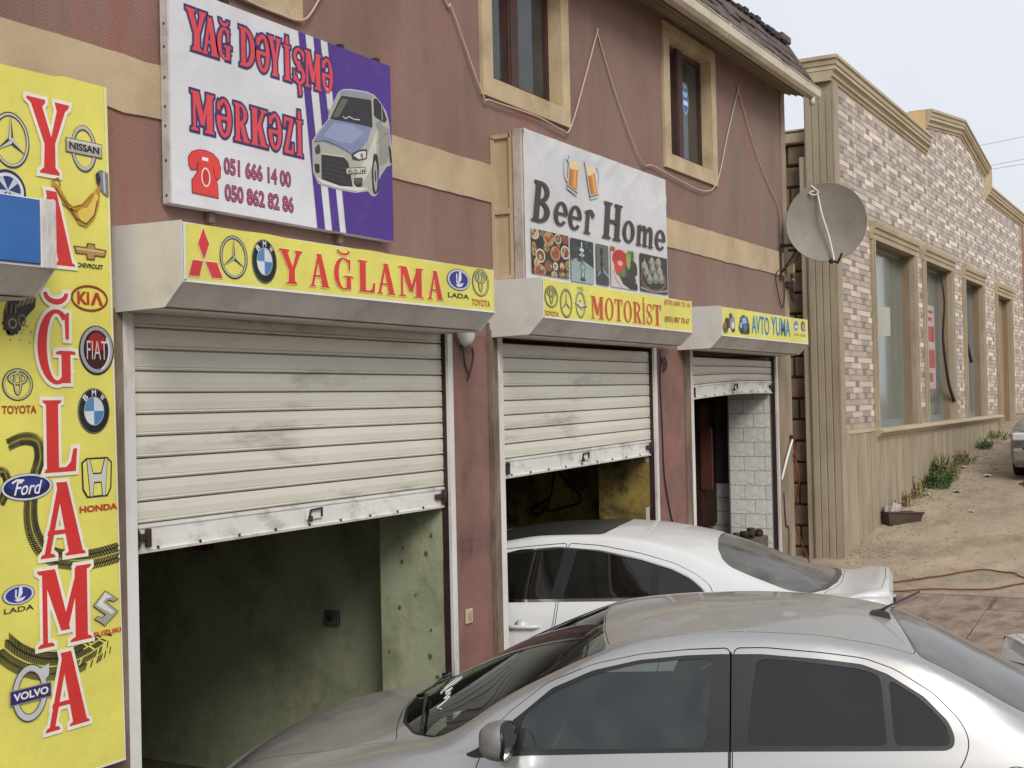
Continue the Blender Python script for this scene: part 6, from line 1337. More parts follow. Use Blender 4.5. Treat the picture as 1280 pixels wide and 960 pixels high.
def build_car(S, root):
    """S: curves + regions. regions: list of dict(name, space 'side'|'top', poly, mat, inset, seam) highest priority first"""
    sf = Surf(S); L_ = S['L']
    regs = []
    for r in S['regions']:
        if r.get('round', r['name'] != 'HOLE'): r = dict(r); r['poly'] = chaikin(dens(r['poly'], r.get('rd', .06)), 2)
        if r['space'] == 'side': p = dens(r['poly'], .03); q = [(a, sf.side(a, b)) for a, b in p]
        else: p = dens(r['poly'], .03); q = [(a, sf.top(a, b)) for a, b in p]
        r = dict(r); r['uv'] = q; regs.append(r)
        r['uv'] = q
        if r.get('seam'): r['uv_in'] = offset_poly(q, -r['seam'])
    verts = []; edges = []
    def addp(poly, closed=True):
        o = len(verts); verts.extend(Vector(p) for p in poly); n = len(poly); edges.extend((o + i, o + (i + 1) % n) for i in range(n))
    dom = [(x, 0.) for x in np.arange(0, L_, .04)] + [(L_, v) for v in np.arange(0, V3, .04)] + [(x, V3) for x in np.arange(L_, 0, -.04)] + [(0., v) for v in np.arange(V3, 0, -.04)]
    addp([(float(a), float(b)) for a, b in dom])
    for r in regs:
        addp(r['uv'])
        if 'uv_in' in r: addp(r['uv_in'])
    pts = np.array([tuple(v) for v in verts]); st = S.get('step', .04)
    for i, x in enumerate(np.arange(st, L_ - st / 2, st)):
        for v in np.arange(st / 2 if i % 2 else st, V3, st):
            if np.min((pts[:, 0] - x) ** 2 + (pts[:, 1] - v) ** 2) > (.010) ** 2: verts.append(Vector((float(x), float(v))))
    vo, eo, fo, *_r = delaunay_2d_cdt(verts, edges, [], 0, 1e-5)
    U = np.array([tuple(v) for v in vo]); T = np.array([f for f in fo if len(f) == 3]); c = U[T].mean(1)
    ok = (c[:, 0] > 0) & (c[:, 0] < L_) & (c[:, 1] > 0) & (c[:, 1] < V3); T = T[ok]; c = c[ok]
    # drop slivers in uv
    own = np.full(len(T), -1); seam = np.zeros(len(T), bool)
    for k in range(len(regs) - 1, -1, -1):
        r = regs[k]; ins = pip(c[:, 0], c[:, 1], r['uv']); own[ins] = k; seam[ins] = False
        if 'uv_in' in r: s2 = ins & ~pip(c[:, 0], c[:, 1], r['uv_in']); seam[s2] = True; 
    P = sf.P(U[:, 0], U[:, 1]); N = sf.N(U[:, 0], U[:, 1])
    # make normals face outwards (away from the axis)
    ref = P - np.array([L_ / 2, 0, .6]); ref[:, 0] *= .15; s_ = np.sign((N * ref).sum(1)); s_[s_ == 0] = 1; N *= s_[:, None]
    def emit(name, mask, mt, inset, mirror, extra=None):
        t_ = T[mask]
        if not len(t_): return None
        used = np.unique(t_); rem = -np.ones(len(U), int); rem[used] = np.arange(len(used)); p = P[used] - N[used] * inset; n = N[used].copy(); f = rem[t_]
        def side_(sg):
            q = p.copy(); m_ = n.copy(); q[:, 1] *= sg; m_[:, 1] *= sg; return q, m_
        sides = [1] if mirror == 'near' else ([-1] if mirror == 'far' else [1, -1]); VV = []; NN = []; FF = []; o = 0
        for sg in sides:
            q, m_ = side_(sg); a, b, cc = q[f[:, 0]], q[f[:, 1]], q[f[:, 2]]; fn = np.cross(b - a, cc - a); fl = (fn * m_[f[:, 0]]).sum(1) < 0; ff = f.copy(); ff[fl] = ff[fl][:, ::-1]
            VV.append(q); NN.append(m_); FF.append(ff + o); o += len(q)
        VV = np.concatenate(VV); NN = np.concatenate(NN); FF = np.concatenate(FF)
        me = bpy.data.meshes.new(name); me.from_pydata(VV.tolist(), [], FF.tolist()); me.materials.append(mt); me.polygons.foreach_set('use_smooth', [True] * len(FF))
        me.normals_split_custom_set_from_vertices(NN.tolist())
        o_ = bpy.data.objects.new(name, me); COL.objects.link(o_); o_.parent = extra or root; return o_
    body = emit('body', (own == -1) & ~seam, S['paint'], 0, 'both')
    res = {}
    for k, r in enumerate(regs):
        if r['name'] == 'HOLE': continue
        m_ = (own == k) & ~seam
        if r.get('both', False): res.setdefault(r['name'], []).append(emit(r['name'], m_, r['mat'], r.get('inset', 0), 'both'))
        else:
            for sd_ in ('near', 'far'): 
                o_ = emit(r['name'], m_, r['mat'], r.get('inset', 0), sd_); res.setdefault(r['name'], []).append(o_)
    emit('panel_gap', seam, S['gapmat'], .006, 'both')
    # end caps
    for xi, nm in ((0, 'front_bumper'), (len(sf.x) - 1, 'rear_bumper')):
        y, z = sf.Y[xi], sf.Z[xi]; ring = [(sf.x[xi], -a, b) for a, b in zip(y, z)] + [(sf.x[xi], a, b) for a, b in zip(y[::-1][1:], z[::-1][1:])]; dx = -.035 if xi == 0 else .035
        ri = [(p[0] + dx, p[1] * .90, .62 + (p[2] - .62) * .88) for p in ring]; n = len(ring); b = MB()
        b.add(ring + ri, [(i, (i + 1) % n, n + (i + 1) % n, n + i) for i in range(n)] + [tuple(range(n, 2 * n))], None, False); b.build(nm, S['paint'], root)
    MB().box(.12, L_ - .12, -.62, .62, .19, .26).build('underbody', S['trim'], root)
    for o_ in [o for o in root.children]: ORIG[o_.name] = (0, 0, 0)
    return sf, res
M_trim = mat('black_trim', '101114', '16171a', 4, .38, .03, 40)
M_gap = mat('panel_gap_dark', '0c0c0e', rough=.9)
M_tyre = mat('tyre_rubber', '1b1b1c', '242322', 6, .85, .3, 60)
M_alloy = mat('alloy', 'a9abae', rough=.3, metal=.8)
M_chrome = mat('chrome_trim', 'c6c8ca', rough=.12, metal=1.)
M_seat = mat('seat_cloth', '2a2b2e', '35363a', 20, .9, .2, 80)
M_plastic = mat('grey_black_plastic', '2a2b2d', '323335', 8, .55, .1, 60)
def wheel(root, x, y, r=.325, w=.21):
    s = -1 if y < 0 else 1
    b = MB(); b.lathe([(r * .66, -w / 2), (r * .92, -w / 2), (r, -w / 2 + .03), (r, w / 2 - .03), (r * .92, w / 2), (r * .66, w / 2)], (x, y, r), 1, 36); o = b.build('tyre', M_tyre, root)
    b = MB(); b.lathe([(r * .67, -w / 2 + .02), (r * .67, w / 2 - .01), (r * .62, w / 2), (r * .60, w / 2 - .03)] if s > 0 else [(r * .67, w / 2 - .02), (r * .67, -w / 2 + .01), (r * .62, -w / 2), (r * .60, -w / 2 + .03)], (x, y, r), 1, 30)
    b.lathe([(0, s * (w / 2 - .02)), (r * .16, s * (w / 2 - .02)), (r * .17, s * (w / 2 - .05)), (0, s * (w / 2 - .06))], (x, y, r), 1, 16)
    for k in range(7):
        a = 2 * math.pi * k / 7; Mx = Matrix.Translation((x, y + s * (w / 2 - .04), r)) @ Matrix.Rotation(a, 4, 'Y'); b.bbox(.03, r * .65, -.012, .012, -.022, .022, .006, M=Mx)
    b.build('rim', M_alloy, root); 
    MB().lathe([(0, 0), (r * .6, 0), (r * .6, .01), (0, .01)], (x, y - s * .02, r), 1, 20).build('brake_disc', M_rust, root)
def arch(xc, r=.375, zc=.325): return [(xc + r * math.cos(t), zc + r * math.sin(t)) for t in np.linspace(-.35, math.pi + .35, 26)]
def interior(root, xf, xr_, ys=.38, zs=.30, dash=1.45):
    def seat(x, y, name='seat'):
        b = MB(); Mx = Matrix.Translation((x, y, zs)); b.bbox(-.25, .25, -.25, .25, .0, .22, .06, M=Mx)
        Mb = Matrix.Translation((x + .24, y, zs + .18)) @ Matrix.Rotation(math.radians(14), 4, 'Y'); b.bbox(-.06, .08, -.24, .24, -.02, .56, .05, M=Mb); b.bbox(-.04, .06, -.13, .13, .60, .80, .03, M=Mb); b.bbox(0, .02, -.06, -.045, .5, .62, .003, M=Mb); b.bbox(0, .02, .045, .06, .5, .62, .003, M=Mb); b.build(name, M_seat, root)
    for y in (-ys, ys): seat(xf, y)
    b = MB(); b.bbox(xr_ - .25, xr_ + .2, -.62, .62, zs, zs + .22, .05); Mb = Matrix.Translation((xr_ + .22, 0, zs + .2)) @ Matrix.Rotation(math.radians(18), 4, 'Y'); b.bbox(-.05, .08, -.62, .62, 0, .52, .05, M=Mb)
    for y in (-.36, .36): b.bbox(-.03, .06, y - .13, y + .13, .53, .68, .03, M=Mb)
    b.build('rear_bench', M_seat, root)
    b = MB(); b.prism([(dash - .45, .72), (dash - .30, .93), (dash - .1, .93), (dash, .90), (dash + .04, .80), (dash - .02, .55), (dash - .45, .5)], 1, -.66, .66); b.prism([(dash - .02, .90), (dash - .16, .955), (dash - .2, .90)], 1, -.55, -.2); b.build('dashboard', M_plastic, root)
    b = MB(); c = Vector((dash + .20, -ys + .02, .80)); Mx = Matrix.Rotation(math.radians(-66), 3, 'Y'); ring = [c + Mx @ Vector((.18 * math.cos(t), .18 * math.sin(t), 0)) for t in np.linspace(0, 2 * math.pi, 26)]; b.tube(ring, .014, 8)
    for t in (0, math.pi * .9, math.pi * 1.1, math.pi): b.tube([c, c + Mx @ Vector((.18 * math.cos(t + math.pi / 2), .18 * math.sin(t + math.pi / 2), 0))], .012, 6)
    b.lathe([(0, -.02), (.05, -.02), (.05, .03), (0, .03)], c, 2, 14, None, Mx); b.build('steering_wheel', M_plastic, root)
    b = MB(); b.box(.9, L_of[root.name] - .5, -.72, .72, .262, .285); b.build('cabin_floor', M_plastic, root)
L_of = {}
# ---- silver saloon -------------------------------------------------------
M_silver = mat('silver_paint', 'a9a9a8', rough=.31, metal=.74, coat=1., dust=('8d877d', .88), spec=.5)
G_front = glass_mat('car_glass_front', (.50, .55, .55), .02, .13, (.27, .33, .33)); G_rear = glass_mat('car_glass_tint', (.045, .047, .05), .015, .025); G_ws = glass_mat('windscreen_glass', (.42, .47, .44), .015, .03); G_rw = glass_mat('rear_screen_dusty', (.16, .17, .18), .10, .42)  # front glass veil: thin dirt plus a painted teal reflection
car = thing('silver_saloon', 'dusty silver saloon car in the foreground, nose in the green garage', 'car', (5.209, -.324, 0), 'cars parked at the garages', math.radians(-73.3))
L_of[car.name] = 4.62
DLO = [(1.305, .908), (1.36, .930), (1.45, 1.000), (1.535, 1.064), (1.69, 1.188), (1.873, 1.266), (2.074, 1.312), (2.27, 1.334), (2.42, 1.342), (2.60, 1.346), (2.853, 1.331), (3.017, 1.314), (3.12, 1.279), (3.262, 1.196), (3.350, 1.108), (3.372, 1.055), (3.366, 1.015), (3.335, 1.000), (3.0, .985), (2.53, .966), (2.0, .938), (1.60, .915), (1.35, .895)]
fd = [(1.335, .30), (1.325, .55), (1.345, .80), (1.385, .92), (1.44, 1.025), (1.50, 1.085), (1.67, 1.212), (1.87, 1.292), (2.08, 1.338), (2.28, 1.360), (2.470, 1.370), (2.462, .97), (2.46, .30)]
rd = [(2.472, .30), (2.474, .97), (2.482, 1.370), (2.62, 1.374), (2.86, 1.358), (3.03, 1.339), (3.15, 1.300), (3.30, 1.212), (3.40, 1.112), (3.430, 1.045), (3.415, .98), (3.36, .90), (3.24, .76), (3.14, .62), (3.08, .48), (3.06, .30)]
def rail_strip(pts, w=.007):
    return [(a, b + w / 2) for a, b in pts] + [(a, b - w / 2) for a, b in pts[::-1]]
SV = dict(L=4.62, paint=M_silver, gapmat=M_gap, trim=M_trim, crease=.01,
    yS=[(0, .62), (.10, .74), (.3, .83), (.7, .868), (1.2, .88), (2.5, .882), (3.4, .880), (4.0, .865), (4.35, .80), (4.55, .71), (4.62, .66)],
    zB=[(0, .66), (.2, .735), (.6, .815), (1.0, .872), (1.3, .895), (1.55, .915), (2.36, .950), (2.9, .975), (3.34, .998), (3.8, 1.02), (4.2, 1.035), (4.62, 1.02)],
    zR=[(0, .68), (.2, .77), (.6, .865), (1.0, .945), (1.15, .962), (1.27, 1.0), (1.476, 1.135), (1.688, 1.24), (1.88, 1.325), (2.07, 1.379), (2.286, 1.410), (2.518, 1.424), (2.8, 1.416), (3.02, 1.388), (3.224, 1.345), (3.40, 1.268), (3.648, 1.130), (3.82, 1.065), (4.0, 1.048), (4.3, 1.050), (4.62, 1.03)],
    yR=[(0, .50), (.3, .66), (.8, .72), (1.1, .74), (1.27, .762), (1.476, .715), (1.688, .68), (1.9, .648), (2.07, .63), (2.5, .612), (2.9, .615), (3.2, .635), (3.45, .672), (3.7, .72), (3.95, .745), (4.3, .72), (4.62, .60)],
    zC=[(0, .70), (.15, .785), (.4, .875), (.7, .945), (.86, .975), (1.0, 1.045), (1.2, 1.152), (1.4, 1.255), (1.6, 1.345), (1.75, 1.405), (1.87, 1.445), (2.05, 1.470), (2.3, 1.484), (2.6, 1.488), (2.85, 1.480), (3.05, 1.458), (3.19, 1.428), (3.4, 1.345), (3.6, 1.245), (3.8, 1.140), (3.93, 1.080), (4.05, 1.068), (4.5, 1.072), (4.62, 1.05)],
    dB=[(0, .05), (.8, .07), (1.5, .075), (3.4, .075), (4.62, .06)])
ws = [(.86, -.1), (.86, 0), (.885, .30), (.95, .56), (1.04, .70), (1.16, .752), (1.26, .748), (1.476, .695), (1.688, .659), (1.86, .632), (1.925, .618), (1.905, .56), (1.875, .40), (1.855, .2), (1.85, 0), (1.85, -.1)]
rw = [(3.18, -.1), (3.18, 0), (3.20, .25), (3.225, .42), (3.245, .56), (3.262, .612), (3.42, .640), (3.62, .675), (3.78, .700), (3.84, .66), (3.89, .50), (3.93, .25), (3.94, 0), (3.94, -.1)]
def inset_poly(p, d): return offset_poly(p, -d)
SV['regions'] = [
    dict(name='HOLE', space='side', poly=arch(.93), mat=None, both=True), dict(name='HOLE', space='side', poly=arch(3.57), mat=None, both=True),
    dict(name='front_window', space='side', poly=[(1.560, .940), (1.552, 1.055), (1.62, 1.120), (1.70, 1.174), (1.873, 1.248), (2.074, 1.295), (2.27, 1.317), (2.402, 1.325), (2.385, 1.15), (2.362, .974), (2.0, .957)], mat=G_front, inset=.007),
    dict(name='rear_window', space='side', poly=[(2.535, .990), (2.555, 1.15), (2.582, 1.329), (2.70, 1.325), (2.853, 1.313), (3.017, 1.295), (3.090, 1.272), (3.105, 1.010), (2.8, .998)], mat=G_rear, inset=.007),
    dict(name='quarter_window', space='side', poly=[(3.135, 1.012), (3.122, 1.258), (3.17, 1.235), (3.256, 1.183), (3.338, 1.100), (3.354, 1.050), (3.346, 1.022), (3.32, 1.016)], mat=G_rear, inset=.007),
    dict(name='HOLE', space='side', poly=[(2.4625, .9), (2.4695, .9), (2.4750, 1.352), (2.4680, 1.352)], mat=None, both=True, round=False),
    dict(name='window_trim', space='side', poly=DLO, mat=M_trim, inset=.003, rd=.03),
    dict(name='front_door', space='side', poly=fd, mat=M_silver, seam=.0045), dict(name='rear_door', space='side', poly=rd, mat=M_silver, seam=.0045),
    dict(name='windscreen', space='top', poly=[(a + (.012 if a < 1.8 else -.0), b - .010 if b > .1 else b) for a, b in ws], mat=G_ws, inset=.004, both=True),
    dict(name='screen_seal', space='top', poly=ws, mat=M_trim, inset=.003, both=True),
    dict(name='rear_screen', space='top', poly=[(a + (-.012 if a > 3.7 else .008), b - .012 if b > .1 else b) for a, b in rw], mat=G_rw, inset=.004, both=True),
    dict(name='rear_screen_seal', space='top', poly=rw, mat=M_trim, inset=.003, both=True),
    dict(name='bonnet', space='top', poly=[(.09, -.1), (.09, .45), (.2, .60), (.6, .70), (.98, .74), (.935, .60), (.875, .32), (.85, 0), (.85, -.1)], mat=M_silver, seam=.004, both=True),
    dict(name='boot_lid', space='top', poly=[(3.95, -.1), (3.95, .25), (3.92, .52), (3.88, .70), (4.2, .71), (4.5, .66), (4.58, .4), (4.58, -.1)], mat=M_silver, seam=.004, both=True),
    dict(name='roof', space='top', poly=[(1.86, -.1), (1.86, .2), (1.885, .42), (1.93, .598), (2.07, .598), (2.4, .584), (2.8, .582), (3.1, .592), (3.248, .606), (3.235, .50), (3.21, .3), (3.185, 0), (3.185, -.1)], mat=M_silver, seam=.0035, both=True),
    dict(name='fuel_flap', space='side', poly=ell(3.60, .87, .085, .085, 24), mat=M_silver, seam=.0035),
    dict(name='headlight', space='side', poly=[(.10, .60), (.16, .70), (.42, .76), (.50, .74), (.40, .66), (.2, .60)], mat=mat('lamp_lens', 'c3c8cc', rough=.08, coat=1.), inset=.002),
    dict(name='tail_light', space='side', poly=[(4.26, .78), (4.22, .95), (4.50, .98), (4.56, .90), (4.54, .78)], mat=mat('red_lens', '7a1216', rough=.1, coat=1.), inset=.002),
    dict(name='rocker', space='side', poly=[(1.2, .1), (1.2, .29), (3.2, .29), (3.2, .1)], mat=M_silver, seam=.003)]
sf, res = build_car(SV, car)
for x in (.93, 3.57):
    for y in (-.775, .775): wheel(car, x, y)
interior(car, 2.0, 2.95, .37, .30, 1.42)
def on(sf, x, yy=None, z=None, lift=.0, side=-1):
    v = sf.side(x, z) if z is not None else sf.top(x, abs(yy)); P = sf.P(np.array([x]), np.array([v]))[0]; N = sf.N(np.array([x]), np.array([v]))[0]
    if N[2] < 0 and z is None: N = -N
    if z is not None and N[1] > 0: N = -N
    P = P + N * lift
    if z is None and yy is not None and yy > 0: P = P * np.array([1, -1, 1])
    if side > 0 and z is not None: P = P * np.array([1, -1, 1])
    return Vector(P)
# door mirrors
def mirror(root, x, y, z, sc=1., paint=M_silver, s=-1):
    vs = []; n = 28; rings = []
    for k, (dx, ry, rz) in enumerate([(-.0, .02, .012), (.012, .075, .05), (.035, .105, .070), (.07, .118, .080), (.105, .122, .083), (.12, .120, .081)]):
        se = lambda v: math.copysign(abs(v) ** .72, v)
        rings.append([(x + dx * sc * (1 - .25 * max(0, -math.sin(t))) - .012 * math.sin(t) * dx / .12, y + s * (.02 + ry * sc * se(math.cos(t))), z + rz * sc * se(math.sin(t)) + (.010 * se(math.cos(t)))) for t in np.linspace(0, 2 * math.pi, n, endpoint=False)])
    b = MB(); vs = [v for r in rings for v in r]; fs = [(i * n + k, i * n + (k + 1) % n, (i + 1) * n + (k + 1) % n, (i + 1) * n + k) for i in range(len(rings) - 1) for k in range(n)] + [tuple(range(n))]
    b.add(vs, fs, None, True); h = b.build('mirror', paint, root)
    b = MB(); r = rings[-1]; b.add([(v[0] - .002, (v[1] - y - s * .02) * 1.005 + y + s * .02, (v[2] - z) * 1.005 + z) for v in r] + [(v[0] + .016, v[1], v[2]) for v in r] + [(v[0] + .012, (v[1] - y) * .9 + y, (v[2] - z) * .9 + z) for v in r], [(k, (k + 1) % n, n + (k + 1) % n, n + k) for k in range(n)] + [(n + k, n + (k + 1) % n, 2 * n + (k + 1) % n, 2 * n + k) for k in range(n)], None, True); b.build('mirror_rim', M_trim, h)
    b = MB(); b.add([(v[0] + .012, (v[1] - y) * .9 + y, (v[2] - z) * .9 + z) for v in r], [tuple(range(n))]); b.build('mirror_glass', mat('mirror_glass', 'c9cdd0', rough=.02, metal=1.), h)
    b = MB(); b.bbox(x + .035, x + .10, min(y - s * .16, y - s * .02), max(y - s * .16, y - s * .02), z - .065, z - .035, .01); b.build('mirror_foot', M_trim, h)
for s_ in (-1, 1): mirror(car, 1.425, s_ * .945, 1.018, 1., mat('dusty_mirror_shell', '8f9091', '7d7c79', 9, rough=.5, metal=.35, coat=.2), s_)
# door handles, antenna, wipers, sticker, fuel flap emblem
for x in (2.30, 3.22):
    for s_ in (-1, 1):
        p = on(sf, x, z=.845); y = p[1]
        b = MB(); b.tube([(x - .10, -(abs(y) + .004), .845), (x - .07, -(abs(y) + .028), .85), (x + .07, -(abs(y) + .028), .852), (x + .10, -(abs(y) + .004), .85)], .013, 8)
        if s_ > 0: b.v = [(v[0], -v[1], v[2]) for v in b.v]
        b.build('door_handle', M_silver, car)
p = on(sf, 3.13, -.17)
b = MB(); b.prism([(3.06, p.z - .004), (3.09, p.z + .022), (3.135, p.z + .030), (3.165, p.z + .012), (3.17, p.z - .008)], 1, -.196, -.144); b.tube([(3.12, -.17, p.z + .02), (3.16, -.172, p.z + .045), (3.30, -.178, p.z + .115)], [.0075, .0055, .0045], 7); b.build('antenna', M_plastic, car)
b = MB()
for (x0, y0, x1, y1) in ((.99, -.28, 1.09, -.70), (.93, .38, .985, -.12)):
    P = [on(sf, x0 + (x1 - x0) * t, y0 + (y1 - y0) * t if y0 + (y1 - y0) * t < 0 else y0 + (y1 - y0) * t, lift=.018) for t in np.linspace(0, 1, 7)]; b.tube(P, .007, 6)
    P2 = [P[0] + Vector((-.05, .02, -.012)), P[0], P[3]]; b.tube(P2, .010, 6)
b.build('wiper', M_trim, car)
P = [(1.06, -.30), (1.07, -.20), (1.10, -.14), (1.13, -.16), (1.11, -.22), (1.08, -.25), (1.09, -.32), (1.12, -.30), (1.10, -.36), (1.13, -.37), (1.11, -.42), (1.14, -.42), (1.12, -.47), (1.10, -.50), (1.13, -.53)]
b = MB(); b.tube(spline([on(sf, a, c, lift=-.001) for a, c in P], 3), .0022, 5); b.build('windscreen_sticker', mat('sticker_white', 'e4e6e6', rough=.5), car)
for s_ in (-1, 1):
    b = MB(); b.prism([(1.31, .905), (1.37, .930), (1.46, 1.00), (1.545, 1.062), (1.556, 1.055), (1.562, .935), (1.36, .898)], 1, -.83, -.815) if False else None
# curtain-like sun shade bar seen through the front window: belt strap
b = MB(); b.tube([(2.36, -.66, 1.20), (2.38, -.68, .95), (2.40, -.68, .5)], .018, 6); b.build('seat_belt', M_seat, car)
e = on(sf, 3.60, z=.87, lift=.003); b = MB(); b.add([(e[0] - .03, e[1], e[2]), (e[0], e[1] - .001, e[2] - .03), (e[0] + .03, e[1], e[2]), (e[0], e[1] + .001, e[2] + .03)], [(0, 1, 2, 3)]); b.build('flap_emblem', M_chrome, car)
MB().bbox(4.655, 4.662, -.26, .26, .55, .66, .003).build('number_plate', M_white_pl, car)

# ---- white coupe-saloon --------------------------------------------------
M_whitep = mat('white_paint', 'd0d2d3', rough=.30, metal=0., coat=.7, dust=('ada79b', .55))
G_dark = glass_mat('car_glass_dark', (.025, .027, .032), .015, .035); G_roofgl = mat('black_roof_panel', '1c1c1e', rough=.4, coat=0., spec=.25, dust=('5f5b54', .35))
G_rw2 = glass_mat('rear_screen_dusty_two', (.10, .11, .11), .12, .40)
wc = thing('white_coupe', 'white low-roofed saloon with a black roof panel, parked nose-in under the middle shutter', 'car', (8.882, 2.337, 0), 'cars parked at the garages', math.radians(-77.3))
L_of[wc.name] = 4.93
WT = [(1.30, .985), (1.50, 1.095), (1.75, 1.200), (1.92, 1.252), (2.07, 1.284), (2.19, 1.314), (2.50, 1.337), (2.82, 1.317), (3.135, 1.263), (3.38, 1.198), (3.53, 1.133), (3.62, 1.064), (3.645, 1.030)]
SW = dict(rr=.10, smx=.9, qm=.93, ez=.25, L=4.93, paint=M_whitep, gapmat=M_gap, trim=M_trim, crease=.02, pow=2.3,
    yS=[(0, .66), (.12, .80), (.35, .88), (.8, .915), (1.4, .925), (3.4, .925), (4.1, .91), (4.55, .865), (4.80, .82), (4.93, .77)],
    zB=[(0, .62), (.2, .70), (.6, .79), (1.0, .87), (1.35, .91), (2.1, .925), (3.0, .965), (3.63, 1.005), (4.1, .99), (4.5, .98), (4.8, 1.0), (4.93, .99)],
    zR=[(0, .64), (.2, .74), (.6, .85), (1.0, .94), (1.2, 1.0), (1.5, 1.170), (1.75, 1.29), (2.06, 1.357), (2.37, 1.405), (2.83, 1.416), (3.13, 1.386), (3.5, 1.286), (3.74, 1.190), (4.0, 1.09), (4.3, 1.015), (4.6, 1.005), (4.8, 1.045), (4.93, 1.045)],
    yR=[(0, .52), (.3, .70), (1.0, .78), (1.3, .78), (1.75, .70), (2.1, .665), (2.8, .635), (3.2, .65), (3.6, .695), (3.9, .74), (4.3, .79), (4.6, .77), (4.93, .70)],
    zC=[(0, .66), (.15, .75), (.5, .88), (.85, .96), (1.0, 1.02), (1.3, 1.18), (1.6, 1.31), (1.87, 1.395), (2.15, 1.440), (2.45, 1.462), (2.85, 1.470), (3.15, 1.458), (3.45, 1.420), (3.7, 1.365), (4.0, 1.265), (4.3, 1.145), (4.5, 1.080), (4.62, 1.062), (4.80, 1.078), (4.90, 1.098), (4.93, 1.090)],
    dB=[(0, .05), (1.0, .08), (3.4, .085), (4.3, .10), (4.93, .06)])
wws = [(.95, -.1), (.95, 0), (.98, .35), (1.06, .62), (1.20, .755), (1.5, .725), (1.75, .678), (1.96, .650), (1.93, .45), (1.90, 0), (1.90, -.1)]
wrw = [(3.66, -.1), (3.66, 0), (3.665, .25), (3.69, .46), (3.74, .60), (3.80, .655), (4.05, .700), (4.28, .735), (4.40, .72), (4.50, .60), (4.56, .35), (4.58, 0), (4.58, -.1)]
wfd = [(1.18, .32), (1.15, .6), (1.18, .85), (1.26, 1.0), (1.48, 1.125), (1.75, 1.235), (2.07, 1.318), (2.3, 1.345), (2.565, 1.367), (2.515, .95), (2.505, .80), (2.44, .6), (2.42, .32)]
wrd = [(2.432, .32), (2.452, .6), (2.517, .80), (2.527, .95), (2.577, 1.367), (2.83, 1.352), (3.14, 1.300), (3.40, 1.232), (3.56, 1.160), (3.67, 1.085), (3.70, 1.02), (3.62, .92), (3.45, .80), (3.32, .62), (3.26, .32)]
SW['regions'] = [
    dict(name='HOLE', space='side', poly=arch(.98, .38, .335), mat=None, both=True), dict(name='HOLE', space='side', poly=arch(3.76, .38, .335), mat=None, both=True),
    dict(name='front_window', space='side', poly=[(1.42, .945), (1.52, 1.075), (1.75, 1.185), (2.07, 1.268), (2.30, 1.300), (2.545, 1.320), (2.50, 1.13), (2.455, .957)], mat=G_dark, inset=.006),
    dict(name='rear_window', space='side', poly=[(2.56, .965), (2.60, 1.13), (2.645, 1.318), (2.82, 1.302), (3.135, 1.246), (3.225, 1.225), (3.225, .998), (2.9, .980)], mat=G_dark, inset=.006),
    dict(name='quarter_window', space='side', poly=[(3.285, 1.003), (3.282, 1.208), (3.38, 1.180), (3.53, 1.113), (3.60, 1.060), (3.605, 1.030), (3.57, 1.016)], mat=G_dark, inset=.006),
    dict(name='window_trim', space='side', poly=offset_poly(WT + [(3.635, 1.000), (3.0, .966), (2.1, .935), (1.35, .925)], -.010), mat=M_trim, inset=.003),
    dict(name='chrome_strip', space='side', poly=WT + [(3.66, 1.00), (3.635, .990), (3.0, .956), (2.1, .925), (1.35, .915)], mat=M_chrome, inset=-.001),
    dict(name='front_door', space='side', poly=wfd, mat=M_whitep, seam=.0055), dict(name='rear_door', space='side', poly=wrd, mat=M_whitep, seam=.0055),
    dict(name='windscreen', space='top', poly=wws, mat=G_dark, inset=.003, both=True),
    dict(name='rear_screen', space='top', poly=[(a + (-.05 if a > 4.2 else .005), b) for a, b in wrw], mat=G_rw2, inset=.004, both=True),
    dict(name='rear_screen_seal', space='top', poly=wrw, mat=mat('grey_seal', '2f3236', rough=.5, dust=('807a6e', .4)), inset=.003, both=True),
    dict(name='roof_panel', space='top', poly=[(1.93, -.1), (1.93, .3), (1.97, .55), (2.05, .610), (2.4, .595), (2.80, .590), (2.835, .56), (2.88, .38), (2.91, .15), (2.915, -.1)], mat=G_roofgl, inset=.002, both=True),
    dict(name='bonnet', space='top', poly=[(.1, -.1), (.1, .5), (.4, .70), (1.05, .77), (.98, .5), (.94, 0), (.94, -.1)], mat=M_whitep, seam=.004, both=True),
    dict(name='boot_lid', space='top', poly=[(4.59, -.1), (4.59, .3), (4.56, .50), (4.47, .70), (4.7, .70), (4.88, .62), (4.905, .3), (4.905, -.1)], mat=M_whitep, seam=.004, both=True),
    dict(name='tail_light', space='side', poly=[(4.55, .72), (4.50, .90), (4.78, .93), (4.88, .86), (4.86, .72)], mat=MATS['red_lens'], inset=.002),
    dict(name='headlight', space='side', poly=[(.12, .60), (.18, .69), (.5, .76), (.58, .74), (.45, .65), (.2, .60)], mat=MATS['lamp_lens'], inset=.002)]
sw_, res = build_car(SW, wc)
for x in (.98, 3.76):
    for y in (-.81, .81): wheel(wc, x, y, .335)
interior(wc, 2.0, 3.0, .37, .28, 1.45)
for x in (2.27, 3.38):
    for s_ in (-1, 1):
        p = on(sw_, x, z=.755); y = abs(p[1]); b = MB(); b.tube([(x - .125, -(y + .003), .752), (x - .09, -(y + .030), .757), (x + .09, -(y + .030), .762), (x + .125, -(y + .003), .762)], [.012, .016, .016, .012], 8); b.lathe([(0, 0), (.055, 0), (.05, .002), (0, .003)], (x - .02, -(y + .002), .757), 1, 18)
        if s_ > 0: b.v = [(v[0], -v[1], v[2]) for v in b.v]
        b.build('door_handle', M_whitep, wc)
for s_ in (-1, 1): mirror(wc, 1.42, s_ * .99, 1.0, 1., M_whitep, s_)
MB().bbox(4.965, 4.972, -.26, .26, .60, .71, .003).build('number_plate', M_white_pl, wc)
